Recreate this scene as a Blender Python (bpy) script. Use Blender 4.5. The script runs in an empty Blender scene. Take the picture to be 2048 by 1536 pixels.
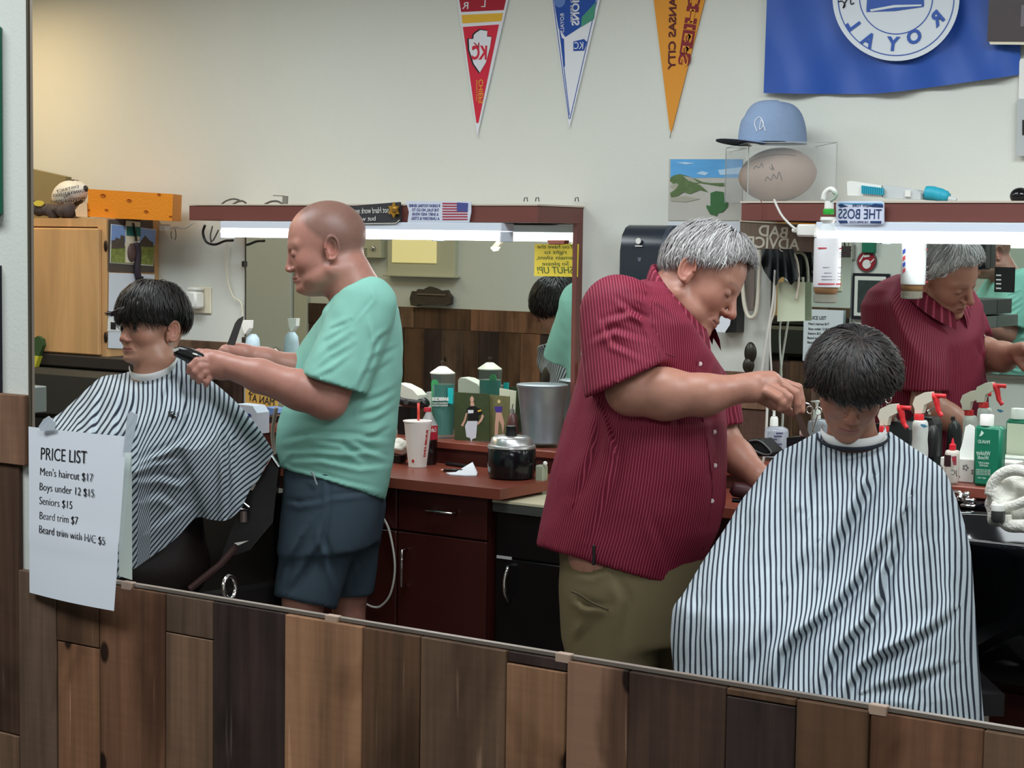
import bpy, bmesh, math, random
import numpy as np
from mathutils import Vector, Matrix
random.seed(4); rng = np.random.default_rng(4)
SC = bpy.context.scene
COL = SC.collection
PI = math.pi
# ---------------------------------------------------------------- camera
FPX = 3670.0
CYAW, CPIT, CROL, CH = math.radians(34.35), math.radians(4.454), math.radians(-0.798), 1.62
_cy, _sy = math.cos(CYAW), math.sin(CYAW)
FW = np.array([-_sy*math.cos(CPIT), _cy*math.cos(CPIT), -math.sin(CPIT)])
_r0 = np.array([_cy, _sy, 0.0]); _d0 = np.cross(FW, _r0)
RT = _r0*math.cos(CROL) + _d0*math.sin(CROL)
DN = -_r0*math.sin(CROL) + _d0*math.cos(CROL)
CAM = np.array([0.0, 0.0, CH])
cd = bpy.data.cameras.new('camera'); cam = bpy.data.objects.new('camera', cd); COL.objects.link(cam)
cd.sensor_fit = 'HORIZONTAL'; cd.sensor_width = 36.0; cd.lens = 36.0*FPX/2048.0
cd.clip_start = 0.05; cd.clip_end = 60
cam.matrix_world = Matrix(((RT[0], -DN[0], -FW[0], 0), (RT[1], -DN[1], -FW[1], 0), (RT[2], -DN[2], -FW[2], CH), (0, 0, 0, 1)))
SC.camera = cam
# ---------------------------------------------------------------- world, exposure, room lights
SC.view_settings.view_transform = 'Standard'; SC.view_settings.look = 'None'
SC.view_settings.gamma = 1.0; SC.view_settings.use_curve_mapping = False
SC.view_settings.exposure = 0.0
SC.cycles.max_bounces = 8; SC.cycles.transparent_max_bounces = 12
wd = bpy.data.worlds.new('world'); SC.world = wd; wd.use_nodes = True
wd.node_tree.nodes['Background'].inputs[0].default_value = (0.75, 0.85, 1.0, 1)
wd.node_tree.nodes['Background'].inputs[1].default_value = 0.1

def area_light(name, loc, sx, sy, power, color=(1, 1, 1), rot=(0, 0, 0)):
    l = bpy.data.lights.new(name, 'AREA'); l.shape = 'RECTANGLE'; l.size = sx; l.size_y = sy
    l.energy = power; l.color = color
    o = bpy.data.objects.new(name, l); COL.objects.link(o); o.location = loc; o.rotation_euler = rot
    return o
COOL = (0.90, 0.97, 1.0)
area_light('ceiling_light_a', (-4.3, 3.55, 2.66), 1.2, 0.6, 24, COOL)
area_light('ceiling_light_b', (-2.4, 3.55, 2.66), 1.2, 0.6, 25, COOL)
area_light('ceiling_light_c', (-0.6, 3.55, 2.66), 1.2, 0.6, 38, COOL)
area_light('ceiling_light_d', (-2.7, 1.0, 2.66), 1.2, 0.6, 34, COOL)
area_light('ceiling_light_e', (-0.6, 0.9, 2.66), 1.2, 0.6, 30, COOL)
area_light('ceiling_light_f', (-6.6, 3.2, 2.66), 1.2, 0.6, 9, (1, 0.85, 0.6))
area_light('warm_lamp', (-5.6, 4.3, 2.55), 0.25, 0.25, 9, (1.0, 0.72, 0.38))

# ---------------------------------------------------------------- geometry helpers
def ray(x, y): return FW + RT*((x-1024)/FPX) + DN*((y-768)/FPX)
def at(x, y, d): return CAM + ray(x, y)*d
def onY(x, y, Y): r = ray(x, y); return CAM + r*(Y/r[1])
def onX(x, y, X): r = ray(x, y); return CAM + r*(X/r[0])
def onZ(x, y, Z): r = ray(x, y); return CAM + r*((Z-CH)/r[2])
def proj(P):
    v = np.asarray(P) - CAM; z = v @ FW
    return 1024 + FPX*(v @ RT)/z, 768 + FPX*(v @ DN)/z, z
YM, YW = 2.096, 4.88

def srgb(c):
    return tuple((v/255/12.92 if v/255 <= 0.04045 else ((v/255+0.055)/1.055)**2.4) for v in c[:3]) + (1,)
_M = {}
def mat(name, col, rough=0.6, metal=0.0, noise=0.0, nscale=20, bump=0.0, bscale=60, spec=0.5, trans=0.0, ior=1.45, emit=None, estr=0.0, stretch=(1, 1, 1), alpha=1.0, coat=0.0, sub=0.0):
    if name in _M: return _M[name]
    m = bpy.data.materials.new(name); m.use_nodes = True; nt = m.node_tree; b = nt.nodes['Principled BSDF']
    c = srgb(col); b.inputs['Base Color'].default_value = c
    b.inputs['Roughness'].default_value = rough; b.inputs['Metallic'].default_value = metal
    b.inputs['Specular IOR Level'].default_value = spec; b.inputs['IOR'].default_value = ior
    b.inputs['Transmission Weight'].default_value = trans; b.inputs['Alpha'].default_value = alpha
    b.inputs['Coat Weight'].default_value = coat
    if sub: b.inputs['Subsurface Weight'].default_value = sub; b.inputs['Subsurface Radius'].default_value = (0.012, 0.005, 0.003)
    if emit: b.inputs['Emission Color'].default_value = srgb(emit); b.inputs['Emission Strength'].default_value = estr
    if noise or bump:
        tc = nt.nodes.new('ShaderNodeTexCoord'); mp = nt.nodes.new('ShaderNodeMapping'); mp.inputs['Scale'].default_value = stretch
        nt.links.new(tc.outputs['Object'], mp.inputs[0])
    if noise:
        n = nt.nodes.new('ShaderNodeTexNoise'); n.inputs['Scale'].default_value = nscale; n.inputs['Detail'].default_value = 5
        nt.links.new(mp.outputs[0], n.inputs['Vector'])
        mx = nt.nodes.new('ShaderNodeMix'); mx.data_type = 'RGBA'
        mx.inputs['A'].default_value = tuple(v*(1-noise) for v in c[:3]) + (1,)
        mx.inputs['B'].default_value = tuple(min(1, v*(1+noise)) for v in c[:3]) + (1,)
        nt.links.new(n.outputs['Fac'], mx.inputs['Factor']); nt.links.new(mx.outputs['Result'], b.inputs['Base Color'])
    if bump:
        n2 = nt.nodes.new('ShaderNodeTexNoise'); n2.inputs['Scale'].default_value = bscale; n2.inputs['Detail'].default_value = 4
        nt.links.new(mp.outputs[0], n2.inputs['Vector'])
        bp = nt.nodes.new('ShaderNodeBump'); bp.inputs['Strength'].default_value = bump; bp.inputs['Distance'].default_value = 0.01
        nt.links.new(n2.outputs['Fac'], bp.inputs['Height']); nt.links.new(bp.outputs[0], b.inputs['Normal'])
    _M[name] = m; return m

def emission(name, col, s):
    return mat(name, (255, 255, 255), 0.5, emit=col, estr=s)

def wood(name, col, dark=0.55, rough=0.62, grain=1.0, knots=True):
    """reclaimed board: grain along local Z, random per object"""
    if name in _M: return _M[name]
    m = bpy.data.materials.new(name); m.use_nodes = True; nt = m.node_tree; b = nt.nodes['Principled BSDF']; L = nt.links.new
    tc = nt.nodes.new('ShaderNodeTexCoord'); oi = nt.nodes.new('ShaderNodeObjectInfo')
    cmb = nt.nodes.new('ShaderNodeVectorMath'); cmb.operation = 'SCALE'; cmb.inputs[0].default_value = (37, 11, 23)
    L(oi.outputs['Random'], cmb.inputs['Scale'])
    add = nt.nodes.new('ShaderNodeVectorMath'); add.operation = 'ADD'; L(tc.outputs['Object'], add.inputs[0]); L(cmb.outputs[0], add.inputs[1])
    def noise(sc, stretch, det=6, dist=0.0):
        mp = nt.nodes.new('ShaderNodeMapping'); mp.inputs['Scale'].default_value = stretch; L(add.outputs[0], mp.inputs[0])
        n = nt.nodes.new('ShaderNodeTexNoise'); n.inputs['Scale'].default_value = sc; n.inputs['Detail'].default_value = det
        n.inputs['Distortion'].default_value = dist; L(mp.outputs[0], n.inputs['Vector']); return n
    n1 = noise(9, (1, 1, 0.12), 6, 0.6); n2 = noise(90, (1, 1, 0.03), 4); n3 = noise(5, (1, 1, 0.5), 3, 1.0)
    c = srgb(col)[:3]
    r = nt.nodes.new('ShaderNodeValToRGB'); e = r.color_ramp.elements
    e[0].position = 0.34 if knots else 0.28; e[0].color = tuple(v*dark for v in c) + (1,)
    e[1].position = 0.64 if knots else 0.72; e[1].color = tuple(min(1, v*1.35) for v in c) + (1,)
    e.new(0.5).color = tuple(c) + (1,)
    mixv = nt.nodes.new('ShaderNodeMath'); mixv.operation = 'MULTIPLY_ADD'; mixv.inputs[1].default_value = 0.45*grain
    L(n2.outputs['Fac'], mixv.inputs[0]); sub = nt.nodes.new('ShaderNodeMath'); sub.operation = 'ADD'; sub.inputs[1].default_value = -0.22*grain
    L(n1.outputs['Fac'], sub.inputs[0]); L(sub.outputs[0], mixv.inputs[2]); L(mixv.outputs[0], r.inputs[0])
    col_out = r.outputs[0]
    rk = nt.nodes.new('ShaderNodeValToRGB'); k = rk.color_ramp.elements; k[0].position = 0.34 if knots else 0.2; k[0].color = (0.42, 0.36, 0.33, 1); k[1].position = 0.50 if knots else 0.3; k[1].color = (1, 1, 1, 1)
    L(n3.outputs['Fac'], rk.inputs[0])
    mm = nt.nodes.new('ShaderNodeMix'); mm.data_type = 'RGBA'; mm.blend_type = 'MULTIPLY'; mm.inputs['Factor'].default_value = 0.8
    L(col_out, mm.inputs['A']); L(rk.outputs[0], mm.inputs['B']); col_out = mm.outputs['Result']
    if knots:
        mp = nt.nodes.new('ShaderNodeMapping'); mp.inputs['Scale'].default_value = (1, 1, 0.55); L(add.outputs[0], mp.inputs[0])
        v = nt.nodes.new('ShaderNodeTexVoronoi'); v.inputs['Scale'].default_value = 8; L(mp.outputs[0], v.inputs['Vector'])
        rr = nt.nodes.new('ShaderNodeValToRGB'); q = rr.color_ramp.elements; q[0].position = 0.07; q[0].color = (0.12, 0.09, 0.08, 1); q[1].position = 0.10; q[1].color = (1, 1, 1, 1)
        L(v.outputs['Distance'], rr.inputs[0])
        m2 = nt.nodes.new('ShaderNodeMix'); m2.data_type = 'RGBA'; m2.blend_type = 'MULTIPLY'; m2.inputs['Factor'].default_value = 1
        L(col_out, m2.inputs['A']); L(rr.outputs[0], m2.inputs['B']); col_out = m2.outputs['Result']
    if knots:   # pale scratches along the grain, faint saw marks across it
        n5 = noise(70, (1, 1, 0.05), 2, 0.3); rs = nt.nodes.new('ShaderNodeValToRGB'); z = rs.color_ramp.elements; z[0].position = 0.70; z[0].color = (0, 0, 0, 1); z[1].position = 0.76; z[1].color = (1, 1, 1, 1); L(n5.outputs['Fac'], rs.inputs[0])
        n6 = noise(6, (1, 1, 1), 2); rm = nt.nodes.new('ShaderNodeMath'); rm.operation = 'MULTIPLY'; L(rs.outputs[0], rm.inputs[0]); L(n6.outputs['Fac'], rm.inputs[1])
        m3 = nt.nodes.new('ShaderNodeMix'); m3.data_type = 'RGBA'; L(rm.outputs[0], m3.inputs['Factor']); L(col_out, m3.inputs['A']); m3.inputs['B'].default_value = tuple(min(1, v*2.4+0.05) for v in c)+(1,); col_out = m3.outputs['Result']
        n7 = noise(40, (0.12, 0.12, 3.0), 2); r7 = nt.nodes.new('ShaderNodeMapRange'); r7.inputs['From Min'].default_value = 0.3; r7.inputs['From Max'].default_value = 0.7; r7.inputs['To Min'].default_value = 0.94; r7.inputs['To Max'].default_value = 1.03; L(n7.outputs['Fac'], r7.inputs['Value'])
        m4 = nt.nodes.new('ShaderNodeMix'); m4.data_type = 'RGBA'; m4.blend_type = 'MULTIPLY'; m4.inputs['Factor'].default_value = 1; L(col_out, m4.inputs['A']); L(r7.outputs[0], m4.inputs['B']); col_out = m4.outputs['Result']
    L(col_out, b.inputs['Base Color']); b.inputs['Roughness'].default_value = rough; b.inputs['Specular IOR Level'].default_value = 0.3
    bp = nt.nodes.new('ShaderNodeBump'); bp.inputs['Strength'].default_value = 0.35; bp.inputs['Distance'].default_value = 0.003
    L(mixv.outputs[0], bp.inputs['Height']); L(bp.outputs[0], b.inputs['Normal'])
    _M[name] = m; return m

def mesh(name, V, F, m=None, parent=None, smooth=False, label=None, cat=None, group=None, kind=None, uv=None, auto=None):
    """V world coordinates"""
    V = np.asarray(V, dtype=float).reshape(-1, 3)
    if parent is None:
        lo, hi = V.min(0), V.max(0); org = np.array([(lo[0]+hi[0])/2, (lo[1]+hi[1])/2, lo[2]])
    else:
        org = np.array(parent['_o']) if '_o' in parent else np.zeros(3)
    me = bpy.data.meshes.new(name)
    me.from_pydata((V-org).tolist(), [], [tuple(int(i) for i in f) for f in F] if not isinstance(F, np.ndarray) else F.tolist())
    me.update()
    bm = bmesh.new(); bm.from_mesh(me); bmesh.ops.recalc_face_normals(bm, faces=bm.faces) if kind != 'sheet' else None
    bm.to_mesh(me); bm.free()
    if uv is not None:
        ul = me.uv_layers.new(name='uv'); idx = np.zeros(len(me.loops), dtype=np.int32); me.loops.foreach_get('vertex_index', idx)
        ul.data.foreach_set('uv', np.asarray(uv, dtype=np.float32)[idx].ravel())
    if smooth: me.polygons.foreach_set('use_smooth', [True]*len(me.polygons))
    if auto is not None:
        me.polygons.foreach_set('use_smooth', [True]*len(me.polygons)); me.set_sharp_from_angle(angle=math.radians(auto))
    if m is not None:
        for mm in (m if isinstance(m, (list, tuple)) else [m]): me.materials.append(mm)
    o = bpy.data.objects.new(name, me); COL.objects.link(o)
    o['_o'] = [float(v) for v in org]
    if parent is None: o.location = org
    else: o.parent = parent
    tag(o, label, cat, group, kind if kind != 'sheet' else None)
    return o
def tag(o, label=None, cat=None, group=None, kind=None):
    if label: o['label'] = label
    if cat: o['category'] = cat
    if group: o['group'] = group
    if kind: o['kind'] = kind
    return o
def thing(name, loc, label, cat, group=None):
    o = bpy.data.objects.new(name, None); COL.objects.link(o); o.location = tuple(loc); o.empty_display_size = 0.05
    o['_o'] = [float(v) for v in loc]; return tag(o, label, cat, group)

class B:
    """collects shapes -> one mesh"""
    def __init__(s): s.V = []; s.F = []; s.mi = []; s.cur = 0
    def add(s, V, F):
        n = sum(len(v) for v in s.V); s.V.append(np.asarray(V, float).reshape(-1, 3)); s.F += [tuple(int(i)+n for i in f) for f in F]; s.mi += [s.cur]*len(F); return s
    def box(s, lo, hi, bev=0.0):
        x0, y0, z0 = lo; x1, y1, z1 = hi
        b = min(bev, (x1-x0)/2.01, (y1-y0)/2.01, (z1-z0)/2.01)
        if b <= 0:
            V = [(x0,y0,z0),(x1,y0,z0),(x1,y1,z0),(x0,y1,z0),(x0,y0,z1),(x1,y0,z1),(x1,y1,z1),(x0,y1,z1)]
            return s.add(V, [(0,3,2,1),(4,5,6,7),(0,1,5,4),(1,2,6,5),(2,3,7,6),(3,0,4,7)])
        V, F = [], []
        def ringpts(X0, X1, Y0, Y1, Z): return [(X0,Y0,Z),(X1,Y0,Z),(X1,Y1,Z),(X0,Y1,Z)]
        def oct_(z, i):  # outer ring with chamfered corners
            return [(x0+b,y0+i,z),(x1-b,y0+i,z),(x1-i,y0+b,z),(x1-i,y1-b,z),(x1-b,y1-i,z),(x0+b,y1-i,z),(x0+i,y1-b,z),(x0+i,y0+b,z)]
        rings = [oct_(z0, b), oct_(z0+b, 0), oct_(z1-b, 0), oct_(z1, b)]
        for r in rings: V += r
        for k in range(3):
            for j in range(8):
                a, c = k*8+j, k*8+(j+1) % 8; F.append((a, c, c+8, a+8))
        F.append(tuple(range(7, -1, -1))); F.append(tuple(range(24, 32)))
        return s.add(V, F)
    def prism(s, P, ext):
        """planar polygon P (n,3) extruded by vector ext"""
        P = np.asarray(P, float); n = len(P); V = np.vstack([P, P+np.asarray(ext, float)])
        return s.add(V, [tuple(range(n))[::-1], tuple(range(n, 2*n))] + [(i, (i+1) % n, n+(i+1) % n, n+i) for i in range(n)])
    def tube(s, pts, r, n=10, closed=False, cap=True):
        P = smoothline(pts) if False else np.asarray(pts, float); m = len(P)
        rr = np.full(m, r, float) if np.isscalar(r) else np.asarray(r, float)
        T = np.gradient(P, axis=0) if not closed else (np.roll(P, -1, 0)-np.roll(P, 1, 0))
        T /= np.linalg.norm(T, axis=1)[:, None]+1e-12
        up = np.array([0, 0, 1.0]) if abs(T[0][2]) < 0.9 else np.array([1.0, 0, 0])
        u = np.cross(T[0], up); u /= np.linalg.norm(u); V = []
        for i in range(m):
            u = u - T[i]*(u @ T[i]); u /= np.linalg.norm(u)+1e-12; w = np.cross(T[i], u)
            for k in range(n):
                a = 2*PI*k/n; V.append(P[i]+rr[i]*(math.cos(a)*u+math.sin(a)*w))
        F = []
        for i in range(m if closed else m-1):
            j = (i+1) % m
            for k in range(n): F.append((i*n+k, i*n+(k+1) % n, j*n+(k+1) % n, j*n+k))
        if cap and not closed: F += [tuple(range(n))[::-1], tuple((m-1)*n+k for k in range(n))]
        return s.add(V, F)
    def lathe(s, prof, c, n=28, axis=(0, 0, 1), sx=1.0, sy=1.0, xa=None):
        """prof [(r,h)...]"""
        a = np.asarray(axis, float); a /= np.linalg.norm(a)
        u = np.cross(a, (0, 1, 0)) if abs(a[1]) < 0.9 else np.cross(a, (1, 0, 0)); u /= np.linalg.norm(u)
        if xa is not None: u = np.asarray(xa, float); u = u-a*(u@a); u /= np.linalg.norm(u)
        w = np.cross(a, u); V = []; F = []; m = len(prof); c = np.asarray(c, float)
        for r, h in prof:
            r = max(r, 1e-5)
            for k in range(n):
                t = 2*PI*k/n; V.append(c+a*h+u*r*sx*math.cos(t)+w*r*sy*math.sin(t))
        for i in range(m-1):
            for k in range(n): F.append((i*n+k, i*n+(k+1) % n, (i+1)*n+(k+1) % n, (i+1)*n+k))
        F += [tuple(range(n))[::-1], tuple((m-1)*n+k for k in range(n))]
        return s.add(V, F)
    def ell(s, c, r, n=20, m=12, R=None):
        V = []; F = []; c = np.asarray(c, float)
        for i in range(m+1):
            p = PI*i/m
            for k in range(n):
                t = 2*PI*k/n; q = np.array([r[0]*math.sin(p)*math.cos(t), r[1]*math.sin(p)*math.sin(t), r[2]*math.cos(p)])
                if R is not None: q = R @ q
                V.append(c+q)
        for i in range(m):
            for k in range(n): F.append((i*n+k, i*n+(k+1) % n, (i+1)*n+(k+1) % n, (i+1)*n+k))
        return s.add(V, F)
    def build(s, name, m, parent=None, **kw):
        o = mesh(name, np.vstack(s.V), s.F, m, parent, **kw)
        if isinstance(m, (list, tuple)): o.data.polygons.foreach_set('material_index', s.mi)
        return o
def box(name, lo, hi, m, parent=None, bev=0.0, **kw): return B().box(lo, hi, bev).build(name, m, parent, **kw)
def spline(pts, n=8):
    """Catmull-Rom"""
    P = np.asarray(pts, float); P = np.vstack([2*P[0]-P[1], P, 2*P[-1]-P[-2]]); out = []
    for i in range(1, len(P)-2):
        for t in np.linspace(0, 1, n, endpoint=False):
            a, b, c, d = P[i-1], P[i], P[i+1], P[i+2]
            out.append(0.5*((2*b)+(c-a)*t+(2*a-5*b+4*c-d)*t*t+(3*b-a-3*c+d)*t**3))
    out.append(P[-2]); return np.array(out)
def pxY(pts, Y): return np.array([onY(x, y, Y) for x, y in pts])
def ypx(cx, Y, Z):
    X = onY(cx, 900, Y)[0]; return proj((X, Y, Z))[1]
def plate(name, pts, Y, th, m, parent=None, **kw):
    """px polygon on the plane Y, thickness th towards the viewer"""
    return B().prism(pxY(pts, Y), (0, -th, 0)).build(name, m, parent, **kw)
def rect(x0, y0, x1, y1): return [(x0, y0), (x1, y0), (x1, y1), (x0, y1)]
_FONT = {}
def text(s, org, xd, up, size, m, parent=None, name='lettering', ext=0.0004, width=None, align='LEFT', shear=0.0, bold=0.0, warp=None, **kw):
    cu = bpy.data.curves.new('t', 'FONT'); cu.body = s; cu.size = size; cu.extrude = ext; cu.align_x = align; cu.shear = shear; cu.offset = bold; cu.resolution_u = 3
    ob = bpy.data.objects.new('t', cu); COL.objects.link(ob)
    me = bpy.data.meshes.new_from_object(ob, depsgraph=bpy.context.evaluated_depsgraph_get())
    V = np.zeros(len(me.vertices)*3); me.vertices.foreach_get('co', V); V = V.reshape(-1, 3); F = [tuple(p.vertices) for p in me.polygons]
    bpy.data.objects.remove(ob); bpy.data.curves.remove(cu); bpy.data.meshes.remove(me)
    if len(V) == 0: return None
    sx = 1.0
    if width: sx = width/max(1e-6, V[:, 0].max()-V[:, 0].min())
    xd = np.asarray(xd, float); xd /= np.linalg.norm(xd); up = np.asarray(up, float); up = up/np.linalg.norm(up); nz = np.cross(xd, up)
    W = np.asarray(org)+V[:, :1]*sx*xd+V[:, 1:2]*up+V[:, 2:3]*nz
    if warp: W = warp(W)
    return mesh(name, W, F, m, parent, **kw)
def mtext(s, px0, px1, Y, m, parent=None, h=None, name='lettering', **kw):
    """mirrored text on plane Y: px0 = its start (baseline, right side in picture), px1 = its end (left)"""
    a, b = onY(*px0, Y), onY(*px1, Y); d = b-a; w = np.linalg.norm(d); d /= w; up = np.cross((0, 1, 0), d)
    up = -up if up[2] < 0 else up
    size = h/3670*proj(a)[2]/0.7 if h else w/len(s)*1.6
    return text(s, a, d, up, size, m, parent, name=name, width=w, **kw)
# ================================================================ materials
M_wall = mat('painted_wall', (214, 216, 208), 0.75, noise=0.03, nscale=3, bump=0.08, bscale=180)
M_ceil = mat('ceiling_tile', (225, 225, 220), 0.9)
M_floor = mat('vinyl_floor', (72, 62, 56), 0.5, noise=0.12, nscale=6)
M_mirror = mat('silvered_glass', (232, 240, 236), 0.0, metal=1.0)
M_edge = mat('mirror_edge_metal', (150, 138, 128), 0.35, metal=0.6)
M_edged = mat('mirror_bevel_edge', (92, 84, 70), 0.4, metal=0.3)
M_clip = mat('clip_plastic', (176, 150, 132), 0.4)
M_cherry = mat('cherry_laminate', (130, 66, 52), 0.32, noise=0.06, nscale=8, stretch=(1, 1, 6))
M_cherryd = mat('cherry_cabinet', (64, 26, 22), 0.35, noise=0.1, nscale=7, stretch=(1, 1, 0.4))
M_val = mat('cherry_valance', (112, 64, 58), 0.4, noise=0.05, nscale=9, stretch=(0.3, 1, 1))
M_black = mat('black_plastic', (22, 22, 24), 0.35)
M_blackm = mat('black_laminate', (14, 14, 16), 0.3, noise=0.2)
M_chrome = mat('chrome', (225, 225, 225), 0.12, metal=1.0)
M_white = mat('white_plastic', (228, 228, 222), 0.4)
M_cream = mat('cream_plastic', (222, 214, 190), 0.5)
M_paper = mat('white_paper', (226, 230, 238), 0.8)
M_ink = mat('black_ink', (24, 24, 28), 0.7)
M_cloth = mat('white_towel_cotton', (224, 222, 212), 0.95, bump=0.5, bscale=150, noise=0.04)
M_tube = emission('fluorescent_tube', (255, 252, 245), 7.0)
M_fix = mat('fixture_enamel', (214, 222, 236), 0.35)
M_cable = mat('grey_cable', (88, 84, 80), 0.6)
M_wcable = mat('white_cable', (205, 203, 195), 0.5)
M_lwood = wood('blond_cabinet_wood', (196, 154, 106), 0.92, 0.45, 0.25, knots=False)
PLK = {k: wood('plank_'+k, tuple(int(0.80*w_*v) for v, w_ in zip(c, (1.03, 0.97, 0.92))), d) for k, c, d in (
    ('umber', (100, 78, 64), 0.6), ('grey_brown', (118, 100, 86), 0.7), ('honey', (172, 130, 100), 0.7), ('brown', (148, 110, 86), 0.62),
    ('taupe', (136, 112, 92), 0.72), ('charcoal', (72, 58, 56), 0.6), ('tan', (178, 138, 108), 0.72), ('walnut', (110, 84, 64), 0.6),
    ('dusk', (92, 72, 62), 0.7), ('rose', (156, 124, 104), 0.75))}

# ================================================================ shell
box('floor', (-7.6, -2.6, -0.06), (1.7, 5.0, 0.0), M_floor, kind='structure')
box('ceiling', (-7.6, -2.6, 2.7), (1.7, 5.0, 2.76), M_ceil, kind='structure')
W_back = box('wall_back', (-7.6, YW, 0.0), (1.7, YW+0.1, 2.7), M_wall, kind='structure')
box('wall_left', (-7.6, -2.6, 0.0), (-7.5, YW, 2.7), M_wall, kind='structure')
box('wall_right', (1.6, -2.6, 0.0), (1.7, YW, 2.7), M_wall, kind='structure')
box('wall_rear', (-7.5, -2.6, 0.0), (1.6, -2.5, 2.7), M_wall, kind='structure')
XL, XR, ZB, ZT = -2.418, 1.2, 1.056, 2.55          # the mirror's edges
YB = YM+0.006
wf = B(); y0, y1 = YM, YB
wf.box((-7.5, y0, 0.0), (XL, y1, 2.7)); wf.box((XR, y0, 0.0), (1.6, y1, 2.7)); wf.box((XL, y0, 0.0), (XR, y1, ZB-0.004)); wf.box((XL, y0, ZT), (XR, y1, 2.7))
WF = wf.build('wall_front', M_wall, kind='structure')
# ---- reclaimed planks under the mirror
edges = [(-2.99, 'walnut'), (-2.86, 'brown'), (-2.74, 'dusk'), (-2.62, 'taupe'), (-2.525, 'umber'), (-2.439, 'grey_brown'), (-2.345, 'honey'), (-2.243, 'brown'), (-2.092, 'taupe'), (-1.988, 'charcoal'), (-1.836, 'tan'), (-1.684, 'walnut'),
         (-1.577, 'taupe'), (-1.427, 'tan'), (-1.328, 'rose'), (-1.229, 'dusk'), (-1.082, 'charcoal'), (-0.983, 'walnut'), (-0.885, 'brown'), (-0.74, 'taupe'), (-0.62, 'honey'), (-0.48, 'umber'), (-0.35, 'brown'), (-0.2, None)]
joints = {7-1: (0.868, 'walnut'), 8: (0.915, 'dusk'), 13: (1.012, 'umber'), 17-1: (1.018, 'walnut')}
def zj(px, py): return onY(px, py, YM)[2]
joints = {'-2.345': (zj(168, 1287), 'walnut'), '-2.092': (zj(388, 1270), 'grey_brown'), '-1.427': (zj(1080, 1331), 'charcoal'), '-1.082': (zj(1530, 1398), 'walnut'), '-2.525': (zj(30, 1465), 'taupe')}
def plank(x0, x1, z0, z1, k, y=YM, d=-1, th=0.012, parent=WF):
    t = th+random.uniform(-0.0025, 0.0025); g = 0.0008
    a, b = (y-t, y) if d < 0 else (y, y+t)
    return box('plank', (x0+g, a, z0+g), (x1-g, b, z1-g), PLK[k], parent, bev=0.0012)
for (xa, k), (xb, _) in zip(edges[:-1], edges[1:]):
    top = ZB-0.006 if xa > -2.44 else zj(30, 926.5)
    j = joints.get(str(xa))
    if j:
        if xa == -2.525:
            plank(xa, xb, j[0], top, k); plank(xa, xb, 0.0, j[0]-0.075, k); plank(xa, xa+0.03, j[0]-0.075, j[0], k); plank(xa+0.03, xb, j[0]-0.075, j[0], j[1])
        else:
            plank(xa, xb, 0.0, j[0], k); plank(xa, xb, j[0], top, j[1])
    else: plank(xa, xb, 0.0, top, k)
zc0, zc1 = zj(30, 926.5), zj(30, 787.5)
for xa, xb, k in ((-3.3, -2.62, 'brown'), (-2.62, XL-0.004, 'rose')):
    box('cap_board', (xa, YM-0.016, zc0), (xb, YM, zc1), PLK[k], WF, bev=0.0015)
# ---- the great mirror: its edge channel, bevelled side edge and clips (the room seen in it stands beyond)
GM = thing('wall_mirror', (XL, YM, ZB), 'large frameless wall mirror above the reclaimed plank wainscot', 'mirror')
box('edge_channel', (XL, YM-0.006, ZB-0.005), (XR, YM+0.004, ZB), M_edge, GM)
box('side_edge', (XL-0.001, YM-0.005, ZB), (XL+0.0022, YM+0.003, ZT), M_edged, GM)
box('side_bevel', (XL+0.0025, YM-0.001, ZB), (XL+0.0045, YM+0.004, ZT), M_edge, GM)
for px in (262, 671, 1135, 1768):
    X = onY(px, 1200, YM)[0]
    box('clip', (X-0.012, YM-0.011, ZB-0.011), (X+0.012, YM+0.001, ZB+0.002), M_clip, GM, bev=0.001)
# seam where two sheets of glass meet is not visible
# ---- things on the near wall, left edge of picture
M_green = mat('green_board', (22, 112, 86), 0.5); M_bframe = mat('black_frame', (26, 24, 40), 0.4)
fx1 = onY(8, 430, YM)[0]; zt, zb = onY(6, 52, YM)[2], onY(8, 430, YM)[2]
box('green_board', (fx1-0.4, YM-0.03, zb), (fx1, YM, zt), M_green, label='green framed board on the white wall at the upper left edge', cat='board', bev=0.003)
fx2 = onY(4, 600, YM)[0]; z1_, z0_ = onY(4, 531, YM)[2], onY(4, 786, YM)[2]
pf = thing('picture_frame', (fx2-0.15, YM, z0_), 'black framed picture on the white wall just above the plank cap board', 'picture')
b = B(); w = 0.02
b.box((fx2-0.3, YM-0.02, z0_), (fx2, YM, z0_+w)); b.box((fx2-0.3, YM-0.02, z1_-w), (fx2, YM, z1_)); b.box((fx2-w, YM-0.02, z0_+w), (fx2, YM, z1_-w)); b.box((fx2-0.3, YM-0.02, z0_+w), (fx2-0.3+w, YM, z1_-w))
b.build('frame', M_bframe, pf); box('print', (fx2-0.3+w, YM-0.008, z0_+w), (fx2-w, YM-0.004, z1_-w), mat('grey_print', (150, 150, 150), 0.6), pf)

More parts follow.
